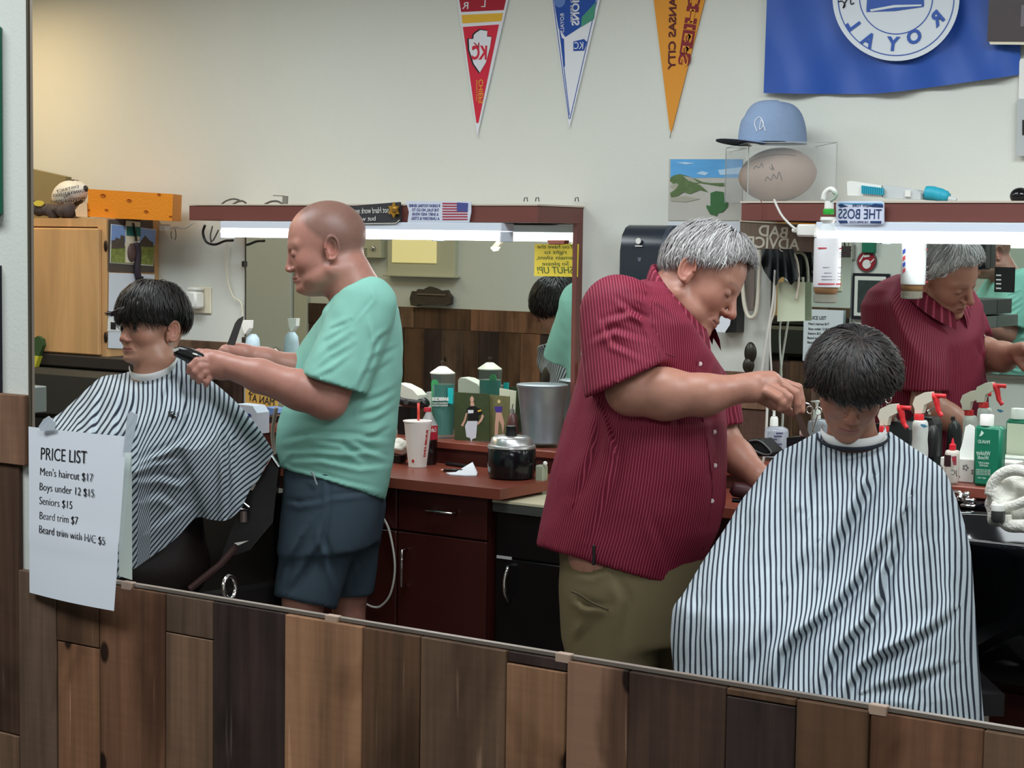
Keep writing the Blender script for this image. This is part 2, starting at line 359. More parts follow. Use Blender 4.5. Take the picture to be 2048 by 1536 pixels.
# ---- price list sheet, lower left corner of the mirror
def sheet_mesh(name, corners, bulge, m, parent, n=14, **kw):
    """corners TL TR BR BL world; bulge(s,t)->offset toward viewer"""
    TL, TR, BR, BL = [np.array(c) for c in corners]; V = []; F = []
    for i in range(n+1):
        for j in range(n+1):
            s, t = j/n, i/n
            P = (TL*(1-s)+TR*s)*(1-t)+(BL*(1-s)+BR*s)*t; V.append(P+np.array([0, -1, 0])*bulge(s, t))
    for i in range(n):
        for j in range(n): a = i*(n+1)+j; F.append((a, a+1, a+n+2, a+n+1))
    return mesh(name, V, F, m, parent, smooth=True, **kw)
ys = YM-0.008
cn = [onY(57, 853, ys), onY(253, 873, ys-0.012), onY(228, 1222, ys-0.03), onY(59, 1185, ys-0.015)]
PS = thing('price_list', cn[3], 'white PRICE LIST sheet taped over the lower left corner of the mirror', 'sign')
bl = lambda s, t: 0.006*math.sin(PI*s)+0.004*math.exp(-((t-0.62)/0.03)**2)*(1-abs(s-.5))
sheet_mesh('paper', cn, bl, M_paper, PS)
rows = [('PRICE LIST', 80, 919, 171, 927, 25), ("Men's haircut $17", 79, 950, 184, 963, 15.5), ('Boys under 12 $15', 78, 980, 186, 994, 15.5),
        ('Seniors $15', 78, 1008, 143, 1018, 15.5), ('Beard trim $7', 78, 1038, 154, 1049, 15.5), ('Beard trim with H/C $5', 77, 1065, 208, 1090, 15.5)]
def yoff(px, py):
    s = (px-57)/196; t = (py-853)/345; return ys-0.012*s*(1-t)-t*(0.015+0.015*s)-bl(min(max(s, 0), 1), min(max(t, 0), 1))-0.0025
for s, x0, yy0, x1, yy1, hh in rows:
    a, b_ = onY(x0, yy0, yoff(x0, yy0)), onY(x1, yy1, yoff(x1, yy1)); d = b_-a; w = np.linalg.norm(d)
    up = onY(x0+0.6, yy0-20, yoff(x0, yy0-20))-a
    def wp(W):
        out = []
        for p in W: px_, py_, _ = proj(p); out.append(onY(px_, py_, yoff(px_, py_)+0.0012))
        return np.array(out)
    text(s, a, d, up, hh/1200/0.72*1.05, M_ink, PS, width=w, bold=-0.00035, warp=wp)
M_tape = mat('frosted_tape', (196, 204, 212), 0.4, alpha=0.75)
B().prism([onY(x, y, ys-0.014) for x, y in ((78, 853), (88, 838), (98, 832), (112, 845), (110, 860), (82, 862))], (0, -0.001, 0)).build('tape', M_tape, PS)
B().prism([onY(x, y, ys-0.02) for x, y in ((247, 905), (256, 828), (262, 822), (276, 830), (262, 905))], (0, -0.001, 0)).build('tape', M_tape, PS)
# its back, seen in the mirror
y2 = YM+0.014
B().prism([onY(236, 905, y2), onY(263, 905, y2+0.005), onY(264, 1160, y2+0.02), onY(238, 1152, y2)], (0, 0.0006, 0)).build('paper_reflection', mat('paper_back', (196, 206, 200), 0.8), label='pale green grey back of the price sheet seen in the mirror', cat='paper')

# ================================================================ back wall wainscot and inner side of the front wall
def wains(x0, x1, ztop, y, d, parent, row=True, seed=3):
    r = random.Random(seed); ks = ['walnut', 'umber', 'dusk', 'brown', 'taupe', 'charcoal', 'grey_brown', 'walnut', 'dusk']
    zr = ztop-0.11 if row else ztop
    if row:
        x = x0
        while x < x1-0.01:
            e = min(x1, x+r.uniform(0.3, 0.6)); plank(x, e, zr, ztop, r.choice(ks[:5]), y, d, 0.014, parent); x = e
    x = x0
    while x < x1-0.01:
        e = min(x1, x+r.uniform(0.09, 0.15)); plank(x, e, 0.0, zr, r.choice(ks), y, d, 0.012, parent); x = e
wains(-5.6, -1.5, 1.243, YW, -1, W_back)
wains(-7.4, -2.97, 1.27, YB, 1, WF, seed=8)
# things on the inner side of the front wall that the station mirrors show
def refl(x, y): return onY(x, y, 2*YW-YB-0.04)
def rbox(name, x0, yy0, x1, yy1, th, m, parent=None, off=0.0, **kw):
    a, b = refl(x0, yy0), refl(x1, yy1)
    return box(name, (min(a[0], b[0]), YB+off, min(a[2], b[2])), (max(a[0], b[0]), YB+off+th, max(a[2], b[2])), m, parent, bev=0.002, **kw)
M_door = mat('grey_white_door', (205, 210, 208), 0.45)
d1 = thing('door_1', refl(545, 900)*[1, 0, 0]+[0, YB, 0], None, None); d1['kind'] = 'structure'
a, c = refl(492, 480)[0], refl(592, 480)[0]
box('door_leaf', (a-0.4, YB+0.004, 0.0), (c, YB+0.045, 2.1), M_door, d1, bev=0.004)
box('door_casing', (c+0.006, YB, 0.0), (c+0.10, YB+0.03, 2.16), mat('casing_paint', (196, 196, 180), 0.6), d1, bev=0.004)
B().ell((c-0.07, YB+0.08, 1.0), (0.028, 0.028, 0.028)).build('door_handle', M_chrome, d1, smooth=True)
M_ac = mat('aged_enamel', (196, 194, 170), 0.5)
ac = thing('wall_vent_box', refl(748, 530)*[1, 0, 1]+[0, YB, 0], 'cream metal vent box with a round knob reflected behind the bald barber', 'vent')
rbox('body', 718, 470, 772, 516, 0.05, M_ac, ac); e = refl(755, 505)
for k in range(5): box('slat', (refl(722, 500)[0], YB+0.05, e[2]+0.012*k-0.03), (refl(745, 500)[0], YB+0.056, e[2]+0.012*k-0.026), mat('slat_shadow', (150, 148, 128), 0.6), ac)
B().lathe([(0.014, 0), (0.014, 0.012), (0.008, 0.016)], (refl(758, 496)[0], YB+0.05, refl(758, 496)[2]), axis=(0, 1, 0)).build('knob', M_chrome, ac, smooth=True)
w1 = thing('window_1', refl(845, 556)*[1, 0, 1]+[0, YB, 0], None, None); w1['kind'] = 'structure'
rbox('window_frame', 782, 440, 915, 556, 0.03, M_ac, w1); rbox('window_sill', 778, 548, 920, 556, 0.06, M_ac, w1)
rbox('blind', 792, 440, 880, 527, 0.006, mat('yellow_blind', (250, 236, 176), 0.6, emit=(250, 230, 160), estr=0.35), w1, off=0.032)
pq = thing('carved_plaque', refl(870, 612)*[1, 0, 1]+[0, YB, 0], 'dark carved wooden plaque leaning above the reflected wainscot in the left station mirror', 'plaque')
P = [refl(x, y)*[1, 0, 1]+[0, YB+0.02, 0] for x, y in ((832, 610), (830, 596), (834, 582), (842, 584), (846, 578), (856, 579), (868, 573), (880, 577), (890, 582), (902, 580), (905, 586), (911, 594), (910, 608), (900, 611), (890, 609), (850, 609), (842, 612))]
B().prism(P, (0, 0.03, 0)).build('board', mat('dark_carving', (70, 60, 50), 0.6, bump=0.5, bscale=90), pq)
B().tube([refl(846, 588)*[1, 0, 1]+[0, YB+0.053, 0], refl(902, 590)*[1, 0, 1]+[0, YB+0.053, 0]], 0.004).build('moulding', mat('carving_edge', (120, 108, 92), 0.5), pq)
# second wall mirror, price list, frame, round badge, reflected in the right station mirror
m2 = thing('wall_mirror', refl(1600, 728)*[1, 0, 1]+[0, YB, 0], 'smaller wall mirror above the planks, seen striped with the cape in the right station mirror', 'mirror')
rbox('glass', 1400, 420, 1700, 728, 0.006, M_mirror, m2, off=0.012)
p2 = thing('price_list', refl(1650, 727)*[1, 0, 1]+[0, YB, 0], 'small white PRICE LIST sheet reflected in the right station mirror above the dark haired boy', 'sign')
rbox('paper', 1613, 618, 1689, 725, 0.001, M_paper, p2, off=0.03)
for s, x0, y0_, x1, hh in (('PRICE LIST', 1622, 638, 1657, 9), ("Men's haircut $17", 1622, 649, 1663, 6), ('Boys under 12 $15', 1622, 659, 1664, 6), ('Seniors $15', 1621, 668, 1647, 6), ('Beard trim $7', 1620, 677, 1652, 6), ('Beard trim with H/C', 1620, 686, 1668, 6)):
    a, b_ = refl(x0, y0_), refl(x1, y0_+1); a[1] = b_[1] = YB+0.033
    text(s, a, b_-a, (0, 0, 1), hh/560/0.72, M_ink, p2, width=abs(b_[0]-a[0]))
p3 = thing('price_list', refl(1895, 765)*[1, 0, 1]+[0, YB, 0], 'half hidden white price sheet reflected beside the red spray trigger bottle', 'sign')
rbox('paper', 1879, 706, 1912, 766, 0.001, M_paper, p3, off=0.03)
m3 = thing('wall_mirror', refl(1990, 752)*[1, 0, 1]+[0, YB, 0], 'wall mirror within the right station mirror, its bottom edge just above the planks', 'mirror')
rbox('glass', 1912, 400, 2060, 752, 0.005, M_mirror, m3, off=0.012); rbox('edge_channel', 1912, 752, 2060, 755, 0.012, M_edge, m3, off=0.01)
fr = thing('picture_frame', refl(1735, 600)*[1, 0, 1]+[0, YB, 0], 'black framed picture with white mat reflected behind the red shirt barber', 'picture')
rbox('frame', 1708, 546, 1778, 640, 0.02, M_bframe, fr); rbox('mat_board', 1713, 552, 1773, 634, 0.004, M_white, fr, off=0.02); rbox('print', 1720, 560, 1766, 626, 0.003, mat('dark_print', (50, 60, 60), 0.5, noise=0.6, nscale=30), fr, off=0.024)
rbox('green_board', 1730, 430, 1752, 506, 0.03, M_green, label='green board reflected above the round red badge', cat='board')
bd = thing('round_badge', refl(1733, 523)*[1, 0, 1]+[0, YB, 0], 'round dark red and white badge on the wall reflected in the right station mirror', 'badge')
cc = refl(1734, 523); cc[1] = YB
B().lathe([(0.047, 0), (0.047, 0.008)], cc, axis=(0, 1, 0), n=40).build('rim', mat('badge_grey', (90, 84, 84), 0.5), bd)
B().lathe([(0.042, 0.008), (0.042, 0.010)], cc, axis=(0, 1, 0), n=40).build('face', mat('badge_red', (150, 24, 40), 0.5), bd)
bw = mat('badge_white', (235, 230, 230), 0.5)
b = B(); b.lathe([(0.02, 0), (0.02, 0.002)], cc+[0.002, 0.0105, -0.012], axis=(0, 1, 0)); b.prism([cc+[x, 0.0105, z] for x, z in ((-0.035, 0.0), (-0.03, -0.004), (-0.01, 0.028), (-0.014, 0.032))], (0, 0.002, 0)); b.prism([cc+[x, 0.0105, z] for x, z in ((0.02, -0.01), (0.038, 0.01), (0.036, 0.014), (0.016, -0.004))], (0, 0.002, 0)); b.prism([cc+[x, 0.0105, z] for x, z in ((-0.012, 0.018), (0.016, 0.022), (0.014, 0.032), (-0.01, 0.028))], (0, 0.002, 0)); b.build('emblem', bw, bd)
tg = thing('picture_frame', refl(1640, 490)*[1, 0, 1]+[0, YB, 0], 'small grey framed dark picture reflected behind the hanging bottle', 'picture')
rbox('frame', 1600, 488, 1710, 520, 0.015, mat('grey_frame', (140, 136, 128), 0.5), tg); rbox('print', 1606, 491, 1704, 515, 0.004, mat('dark_print2', (60, 48, 48), 0.5), tg, off=0.016)
# dark towel dispenser, sign and cash register that the right station mirror shows
def dispenser(org, w, h, dep, d, label, parentless=None):
    t = thing('towel_dispenser', (org[0]+w/2, org[1], org[2]), label, 'towel dispenser')
    x, y, z = org; s = d
    prof = [(0, 0), (dep*0.85, 0.0), (dep, h*0.15), (dep*0.96, h*0.55), (dep*0.8, h*0.88), (dep*0.55, h), (0, h)]
    P = [np.array([x, y+s*a, z+b]) for a, b in prof]
    B().prism(P, (w, 0, 0)).build('cover', mat('smoked_plastic', (34, 38, 46), 0.25, noise=0.1), t, auto=30)
    B().prism([np.array([x-0.004, y+s*a*1.02, z+b]) for a, b in prof], (0.02, 0, 0)).build('side_panel', M_black, t, auto=30)
    B().prism([np.array([x+w-0.016, y+s*a*1.02, z+b]) for a, b in prof], (0.02, 0, 0)).build('side_panel', M_black, t, auto=30)
    box('slot', (x+w*0.15, min(y, y+s*dep*0.8), z-0.006), (x+w*0.85, max(y, y+s*dep*0.8), z), M_black, t)
    return t
a, b_ = refl(1935, 536), refl(1983, 470)
dispenser((a[0], YB+0.02, a[2]), b_[0]-a[0], b_[2]-a[2], 0.06, 1, 'black paper towel dispenser reflected right of the silver haired head')
sg = thing('notice', refl(2010, 505)*[1, 0, 1]+[0, YB, 0], 'black notice with white lines reflected at the right edge', 'sign')
rbox('board', 1993, 534, 2030, 585, 0.006, M_black, sg, off=0.02)
for k, yy in enumerate((549, 558, 566, 575)): rbox('line', 1996, yy, 2006, yy+3, 0.001, M_white, sg, off=0.0265)
cr = thing('cash_register', refl(1950, 650)*[1, 0, 1]+[0, YB, 0], 'old grey cash register with rows of keys reflected above the outstretched arm', 'cash register')
M_reg = mat('register_grey', (112, 118, 112), 0.45); rbox('base', 1900, 628, 1996, 655, 0.26, M_reg, cr, off=0.02); rbox('hood', 1914, 596, 1996, 628, 0.18, mat('register_dark', (72, 76, 74), 0.4), cr, off=0.02)
for i in range(8): rbox('key', 1922+i*8, 634, 1927+i*8, 639, 0.02, mat('key_black', (30, 30, 32), 0.4), cr, off=0.28)
for i in range(3): rbox('paper_roll', 1908+i*14, 602+2*i, 1917+i*14, 630, 0.01, M_white, cr, off=0.2+0.02*i)
# ================================================================ back wall: stations
ZC = 0.915
def wallbox(name, x0, y0, x1, y1, th, m, parent=None, Y=YW, bev=0.0, **kw):
    a, b = onY(x0, y0, Y), onY(x1, y1, Y)
    return box(name, (min(a[0], b[0]), Y-th, min(a[2], b[2])), (max(a[0], b[0]), Y, max(a[2], b[2])), m, parent, bev=bev, **kw)
# ---- blond wall cabinet
yc = 4.62; ca, cb = onY(-40, 437, yc), onY(213, 437, yc); czb = onY(213, 724, yc)[2]; czt = cb[2]
cab = thing('wall_cabinet', ((ca[0]+cb[0])/2, yc, czb), 'blond wooden wall cabinet with black hinges behind the boy on the left', 'cabinet')
box('carcass', (ca[0], yc+0.018, czb), (cb[0], YW, czt), M_lwood, cab, bev=0.002)
fb = B(); fb.box((ca[0], yc, czb), (cb[0], yc+0.018, czb+0.045)); fb.box((ca[0], yc, czt-0.03), (cb[0], yc+0.018, czt)); fb.box((cb[0]-0.045, yc, czb+0.045), (cb[0], yc+0.018, czt-0.03)); fb.box((ca[0], yc, czb+0.045), (ca[0]+0.03, yc+0.018, czt-0.03)); fb.build('face_frame', M_lwood, cab)
dx1 = onY(197, 600, yc-0.018)[0]; dz0, dz1 = onY(120, 706, yc-0.018)[2], onY(120, 456, yc-0.018)[2]
dr = box('door', (ca[0]+0.01, yc-0.019, dz0), (dx1, yc, dz1), M_lwood, cab, bev=0.004)
for py in (492, 675):
    z = onY(204, py, yc-0.02)[2]; X = onY(204, py, yc-0.02)[0]
    B().lathe([(0.0145, 0), (0.0145, 0.003), (0.011, 0.005)], (X, yc-0.001, z), axis=(0, -1, 0), n=20, sx=0.55, sy=1.35, xa=(1, 0, 0)).build('hinge', mat('antique_bronze', (58, 46, 38), 0.4, metal=0.6), dr, smooth=True)
sx_ = cb[0]  # its right side carries the calendar
def side(px, py): return onX(px, py, sx_+0.004)
M_dk = mat('brown_felt', (84, 74, 68), 0.8)
cal = thing('calendar', side(262, 660), 'wall calendar with a castle photograph hung on the side of the blond cabinet', 'calendar')
B().prism([side(x, y) for x, y in ((217, 439), (305, 441), (308, 545), (216, 543))], (0.002, 0, 0)).build('backing', M_dk, cal)
M_sky = mat('print_sky', (128, 158, 212), 0.5, noise=0.08, nscale=30); M_grass = mat('print_grass', (132, 142, 72), 0.6, noise=0.7, nscale=90); M_rock = mat('print_stone', (86, 76, 66), 0.6, noise=0.7, nscale=120)
def sidep(pts, off, m, name, parent): return B().prism([side(x, y)+np.array([off, 0, 0]) for x, y in pts], (0.0012, 0, 0)).build(name, m, parent)
sidep([(221, 448), (311, 459), (305, 532), (219, 526)], 0.002, M_white, 'photo_border', cal)
sidep([(222, 449), (310, 460), (308, 490), (221, 482)], 0.0035, M_sky, 'photo_sky', cal)
sidep([(221, 494), (308, 490), (304, 530), (220, 525)], 0.0035, M_grass, 'photo_meadow', cal)
sidep([(221, 481), (228, 480), (230, 475), (238, 478), (240, 470), (247, 472), (247, 496), (221, 497)], 0.0048, M_rock, 'photo_castle', cal)
sidep([(279, 484), (288, 471), (298, 482), (304, 484), (304, 494), (278, 493)], 0.0048, M_rock, 'photo_castle', cal)
sidep([(217, 545), (308, 549), (306, 700), (215, 696)], 0.002, mat('calendar_page', (212, 218, 226), 0.7), 'page', cal)
hang = thing('key_lanyard', side(265, 580), 'dark lanyard with keys hanging over the calendar', 'lanyard')
sidep([(249, 441), (278, 444), (275, 527), (248, 525)], 0.006, M_cream, 'card', hang)
sidep([(250, 452), (278, 454), (278, 473), (250, 471)], 0.0075, mat('teal_label', (24, 104, 96), 0.5), 'card_label', hang)
a_ = [side(x, y)+np.array([0.012, 0, 0]) for x, y in ((262, 446), (264, 456), (267, 472), (268, 482))]
B().tube(spline(a_, 4), 0.0035).build('cord', M_black, hang)
B().tube([side(268+5*math.cos(t), 484+6*math.sin(t))+np.array([0.012, 0, 0]) for t in np.linspace(0, 2*PI, 14)[:-1]], 0.0012, closed=True).build('ring', M_chrome, hang)
B().ell(side(259, 505)+[0.012, 0, 0], (0.008, 0.02, 0.034)).build('fob', mat('brown_leather', (86, 64, 60), 0.5), hang, smooth=True)
B().tube(spline([side(x, y)+np.array([0.016, 0, 0]) for x, y in ((267, 486), (270, 510), (268, 540), (271, 556))], 5), [0.012]*16).build('strap', mat('purple_black_strap', (44, 34, 44), 0.7), hang, smooth=True)
B().prism([side(x, y)+np.array([0.01, 0, 0]) for x, y in ((268, 551), (279, 553), (277, 568), (266, 567))], (0.012, 0, 0)).build('buckle', M_black, hang)
sw = thing('switch_plate', side(225, 655), 'small white plate with a black switch at the bottom of the cabinet side', 'switch')
sidep([(214, 637), (250, 638), (250, 663), (213, 662)], 0.004, M_white, 'plate', sw); sidep([(219, 644), (229, 645), (229, 659), (219, 658)], 0.006, M_black, 'switch', sw)
# ---- on top of the cabinet
M_cheese = mat('orange_foam', (226, 138, 28), 0.6, bump=0.2, bscale=120, noise=0.04)
ch = thing('foam_cheese_wedge', onY(260, 440, 4.66), 'orange foam cheese wedge with holes lying on the blond cabinet', 'novelty hat')
cp = pxY([(176, 378), (346, 388), (344, 442), (256, 438), (175, 433)], 4.66)
b = B(); b.prism(cp, (-0.085, 0.13, 0)); b.build('wedge', M_cheese, ch)
M_hole = mat('orange_foam_hole', (176, 92, 14), 0.7)
for hx, hy, rw in ((206, 391, 8), (258, 401, 7), (213, 420, 5), (292, 423, 6), (341, 433, 4), (178, 420, 3), (318, 389, 5)):
    c = onY(hx, hy, 4.659); B().lathe([(rw*0.0018, 0.0), (rw*0.0016, 0.0022), (rw*0.0012, -0.001), (0.0005, -0.004)], c, axis=(0, -1, 0), sy=0.42, sx=1, n=18, xa=(1, 0, 0)).build('hole', M_hole, ch, smooth=True)
fbk = onY(140, 388, 4.76)
ft = thing('football', fbk-[0, 0, 0.05], 'white and black commemorative football with CHAMPIONS lettering on the blond cabinet', 'football')
Rf = np.array(Matrix.Rotation(math.radians(-13), 3, 'Y'))
def fball(c, a, r, R, n=28, m=20, e=0.9):
    V = []; F = []
    for i in range(m+1):
        t = -1+2*i/m; rad = r*(1-abs(t)**2.15)**e if abs(t) < 1 else 0.0005
        for k in range(n):
            p = 2*PI*k/n; V.append(np.asarray(c)+R@np.array([a*t, rad*math.cos(p), rad*math.sin(p)]))
    for i in range(m):
        for k in range(n): F.append((i*n+k, i*n+(k+1) % n, (i+1)*n+(k+1) % n, (i+1)*n+k))
    return V, F
V, F = fball(fbk, 0.098, 0.052, Rf)
mb = mat('football_white', (222, 220, 214), 0.45)
fo = mesh('ball', V, F, [mb, mat('football_dark', (52, 44, 40), 0.5), mat('football_gold', (200, 176, 60), 0.5)], ft, smooth=True)
for p in fo.data.polygons:
    v = Rf.T@(np.array(p.center)-np.array([0, 0, 0.05])); e = (v[0]/0.085)**2+((v[2])/0.043)**2
    p.material_index = 1 if e > 1.15 or v[1] > 0.03 else 0
for s, x0, x1, yy, hh in (('DISTRICT', 158, 113, 377, 5), ('KEARNEY BULLDOGS', 172, 106, 386, 6), ('2002', 146, 128, 388.5, 4), ('UNDEFEATED & DISTRICT', 174, 102, 399, 5), ('CHAMPIONS', 171, 114, 405, 8)):
    mtext(s, (x0, yy-2), (x1, yy+8), 4.705, mat('football_ink', (40, 34, 34), 0.6), ft, h=hh)
bx = B(); bx.prism(pxY([(50, 336), (131, 354), (131, 440), (50, 440)], 4.83), (0, 0.03, 0))
bx.build('canvas_panel', mat('olive_canvas', (132, 122, 88), 0.85, noise=0.15, nscale=12), label='olive canvas panel leaning on the wall above the blond cabinet', cat='canvas')
cl = B()
for k in range(9):
    cx = 58+k*10; c = onY(cx, 424-5*math.sin(k*1.3)**2-(6 if k < 3 else 0), 4.655); cl.ell(c, (0.026, 0.03, 0.018+0.006*(k % 3)), 12, 8)
cl.build('patterned_cap', mat('leopard_cloth', (76, 66, 66), 0.8, noise=0.7, nscale=38), smooth=True, label='crumpled grey and black patterned cloth cap under the football', cat='cap')
B().lathe([(0.018, 0), (0.018, 0.006)], onY(79, 407, 4.63), axis=(0.3, -1, 0.1), sx=0.6, sy=1.2).build('yellow_tag', mat('yellow_tag', (206, 186, 70), 0.6), smooth=False, label='small yellow oval tag on the crumpled patterned cap', cat='tag')
B().prism(pxY([(152, 433), (150, 420), (160, 408), (174, 406), (175, 434)], 4.655), (-0.03, 0.04, 0)).build('paper_scrap', mat('manila_paper', (214, 190, 160), 0.8), label='crumpled cream paper between football and orange wedge', cat='paper')
# ---- green and yellow handled duster at the very left edge of the mirror
du = thing('duster', onY(64, 745, 4.59), 'green and yellow plastic handled tool at the left edge of the mirror', 'duster')
B().prism(pxY([(60, 700), (68, 676), (75, 672), (84, 678), (86, 690), (77, 713), (58, 711)], 4.585), (0, 0.015, 0)).build('green_grip', mat('moss_green_plastic', (58, 88, 50), 0.5), du)
B().prism(pxY([(58, 710), (77, 713), (66, 745), (58, 752)], 4.58), (0, 0.02, 0)).build('yellow_grip', mat('yellow_plastic', (216, 212, 70), 0.4), du)
# ---- dark chair back / hood under the cabinet
hd = thing('salon_cabinet', (-5.0, 4.6, 0), 'dark olive grey padded cabinet under the blond wall cabinet', 'cabinet')
q0, q1 = onY(40, 735, 4.62), onY(345, 735, 4.62)
box('back_cushion', (q0[0]-0.3, 4.55, 0.95), (q1[0], 4.8, q1[2]-0.03), mat('charcoal_vinyl', (50, 50, 46), 0.55), hd, bev=0.02)
box('top_rail', (q0[0]-0.3, 4.6, q1[2]-0.025), (q1[0], 4.87, onY(345, 722, 4.62)[2]), mat('dark_brown_rail', (44, 38, 36), 0.6), hd, bev=0.006)
box('base', (q0[0]-0.28, 4.56, 0.0), (-4.86, 4.79, 0.949), M_blackm, hd)
# ---- outlet with plug adapters
ou = thing('outlet', onY(402, 630, YW), 'cream wall outlet with a white plug adapter beside the left station', 'outlet')
wallbox('cover_plate', 381, 573, 424, 628, 0.008, M_cream, ou, bev=0.003)
c = onY(390, 600, YW-0.03); b = B(); b.box(c+[-0.03, -0.03, -0.03], c+[0.03, 0.022, 0.032], 0.008); b.box(c+[-0.055, -0.024, -0.018], c+[-0.028, 0.012, 0.02], 0.006); b.box(c+[-0.02, -0.024, 0.034], c+[0.028, 0.02, 0.046], 0.004); b.build('adapter', M_white, ou, auto=40)
# ================================================================ left station valance
YV = 4.62
def valance(name, x0, x1, ztop, zbot, label):
    t = thing(name, ((x0+x1)/2, YW, zbot), label, 'shelf')
    box('fascia', (x0, YV, zbot), (x1, YV+0.018, ztop-0.006), M_val, t, bev=0.0015)
    box('end_panel', (x1-0.016, YV+0.0185, zbot), (x1, YW, ztop-0.006), M_val, t, bev=0.001)
    box('end_panel', (x0, YV+0.0185, zbot), (x0+0.016, YW, ztop-0.006), M_val, t, bev=0.001)
    box('top_board', (x0-0.003, YV-0.003, ztop-0.005), (x1+0.003, YW, ztop), mat('cream_edge', (200, 186, 170), 0.5), t)
    box('soffit', (x0+0.017, YV+0.019, zbot+0.002), (x1-0.017, YW, zbot+0.010), M_val, t)
    return t
vl0, vl1 = onY(378, 413, YV)[0], onY(1075, 404, YV)[0]
zt1 = onY(700, 408, YV)[2]; zb1 = onY(600, 442, YV)[2]
V1 = valance('valance_shelf', vl0, vl1, zt1, zb1, 'dark cherry valance shelf above the left station mirror')
# vertical frame board at its right end, down the mirror's side
xf = vl1
box('side_board', (xf-0.016, YW-0.035, ZC+0.1), (xf, YW, zb1), M_val, V1, bev=0.001)
def fixture(x0, x1, y, ztop, label, group=None, cover=True):
    t = thing('light_fixture', ((x0+x1)/2, y, ztop-0.06), label, 'light')
    box('housing', (x0, y, ztop-0.027), (x1, y+0.07, ztop-0.002), M_fix, t, bev=0.002)
    P = [(x0+0.004, 0, 0)]
    b = B(); V = []; n = 9
    prof = [(0.0, -0.028), (-0.004, -0.036)] + [(0.028-0.034*math.cos(a), -0.036-0.020*math.sin(a)) for a in np.linspace(0.1, PI-0.1, n)] + [(0.062, -0.028)]
    b.prism([np.array([x0+0.002, y+p[0]+0.004, ztop+p[1]]) for p in prof], (x1-x0-0.004, 0, 0)); b.build('tube', M_tube, t, auto=50)
    for xx in (x0, x1-0.006): box('end_cap', (xx, y-0.001, ztop-0.060), (xx+0.006, y+0.068, ztop-0.028), M_fix, t, bev=0.002)
    return t
f0, f1, f2, f3 = onY(441, 460, YV-0.01)[0], onY(596, 460, YV-0.01)[0], onY(700, 460, YV-0.01)[0], onY(1003, 460, YV-0.01)[0]
fixture(f0, f1, YV-0.012, zb1, 'glowing fluorescent fixture left of the bald barber under the valance')
fixture(f2, f3, YV-0.012, zb1, 'glowing fluorescent fixture right of the bald barber under the valance')
box('light_glow', (0, 0, 0), (0.001, 0.001, 0.001), M_fix) if False else None
for n_, xx, wdt in (('station_light_a', (f0+f1)/2, f1-f0), ('station_light_b', (f2+f3)/2, f3-f2)):
    area_light(n_, (xx, YV+0.02, zb1-0.075), wdt, 0.05, 1.2, COOL)
# left station mirror (real)
mx0 = onY(491, 600, YW-0.02)[0]
sm = thing('station_mirror', ((mx0+xf)/2, YW, ZC), 'mirror of the left station under the glowing valance', 'mirror')
gz = onY(700, 880, YW)[2]
def tilted_mirror(name, x0, x1, z0, z1, y, tilt, parent, yawd=0.0):
    h = (z1-z0)*math.tan(math.radians(tilt)); s = (x1-x0)*math.tan(math.radians(yawd))
    V = [(x0, y-h, z0), (x1, y-h-s, z0), (x1, y-s, z1), (x0, y, z1)]; V += [(a, b+0.006, c) for a, b, c in V]
    return mesh(name, V, [(0, 1, 2, 3), (7, 6, 5, 4), (0, 4, 5, 1), (1, 5, 6, 2), (2, 6, 7, 3), (3, 7, 4, 0)], M_mirror, parent)
tilted_mirror('glass', mx0, xf-0.018, 0.93, zb1, YW-0.018, 0.0, sm)
box('edge_strip', (mx0-0.004, YW-0.02, 0.93), (mx0-0.0005, YW-0.004, zb1), mat('dark_strip', (60, 54, 46), 0.5), sm)
for py in (528, 680): c = onY(490, py, YW-0.02); B().box(c+[-0.012, -0.006, -0.01], c+[0.004, 0.004, 0.01], 0.002).build('clip', mat('clip_dark', (48, 40, 34), 0.5), sm)
# cables, bracket, wires on top of the valance
b = B(); zz = zt1
def cab_(pts, Y, r, name, m, label, **kw): return B().tube(spline(pxY(pts, Y), 8), r, n=8).build(name, m, smooth=True, label=label, cat='cable', **kw)
cab_([(440, 411), (452, 402), (466, 398), (478, 400)], 4.75, 0.003, 'cable', M_cable, 'thin grey cable looping over the left end of the valance', group=None)
cab_([(462, 411), (474, 404), (484, 402), (492, 406)], 4.75, 0.0035, 'cable', M_cable, 'second short cable loop on the valance right of the first')
cab_([(530, 408), (543, 403), (556, 403), (566, 409)], 4.75, 0.0035, 'cable', M_cable, 'flat cable hump on the valance beside the metal bracket')
cab_([(410, 450), (406, 466), (413, 484), (430, 489), (450, 482), (466, 481)], 4.78, 0.0045, 'cable', M_black, 'black cable curving below the left end of the valance')
cab_([(425, 452), (421, 470), (422, 484)], 4.8, 0.0025, 'cable', M_cable, 'thin grey wire hanging straight under the valance left end')
cab_([(437, 460), (428, 478), (422, 484)], 4.8, 0.0025, 'cable', M_cable, 'thin slanting wire joining the hanging wire under the valance')
cab_([(386, 446), (370, 456), (352, 455), (340, 458)], 4.75, 0.003, 'cable', M_wcable, 'grey white cable from the cabinet corner to the valance')
wallbox('wire_connector', 330, 449, 342, 461, 0.03, M_white, Y=4.75, bev=0.003, label='small white wire connector under the orange foam wedge', cat='connector')
cab_([(343, 462), (342, 470), (344, 478)], 4.76, 0.0015, 'cable', M_cable, 'short thin black wire dangling below the connector')
cab_([(350, 458), (352, 470), (350, 480)], 4.76, 0.0015, 'cable', M_cable, 'second short wire dangling right of the connector')
cab_([(454, 486), (452, 520), (455, 560), (466, 592), (482, 606), (486, 640)], 4.86, 0.002, 'cable', M_cream, 'thin pale wire running down the wall to the comb')
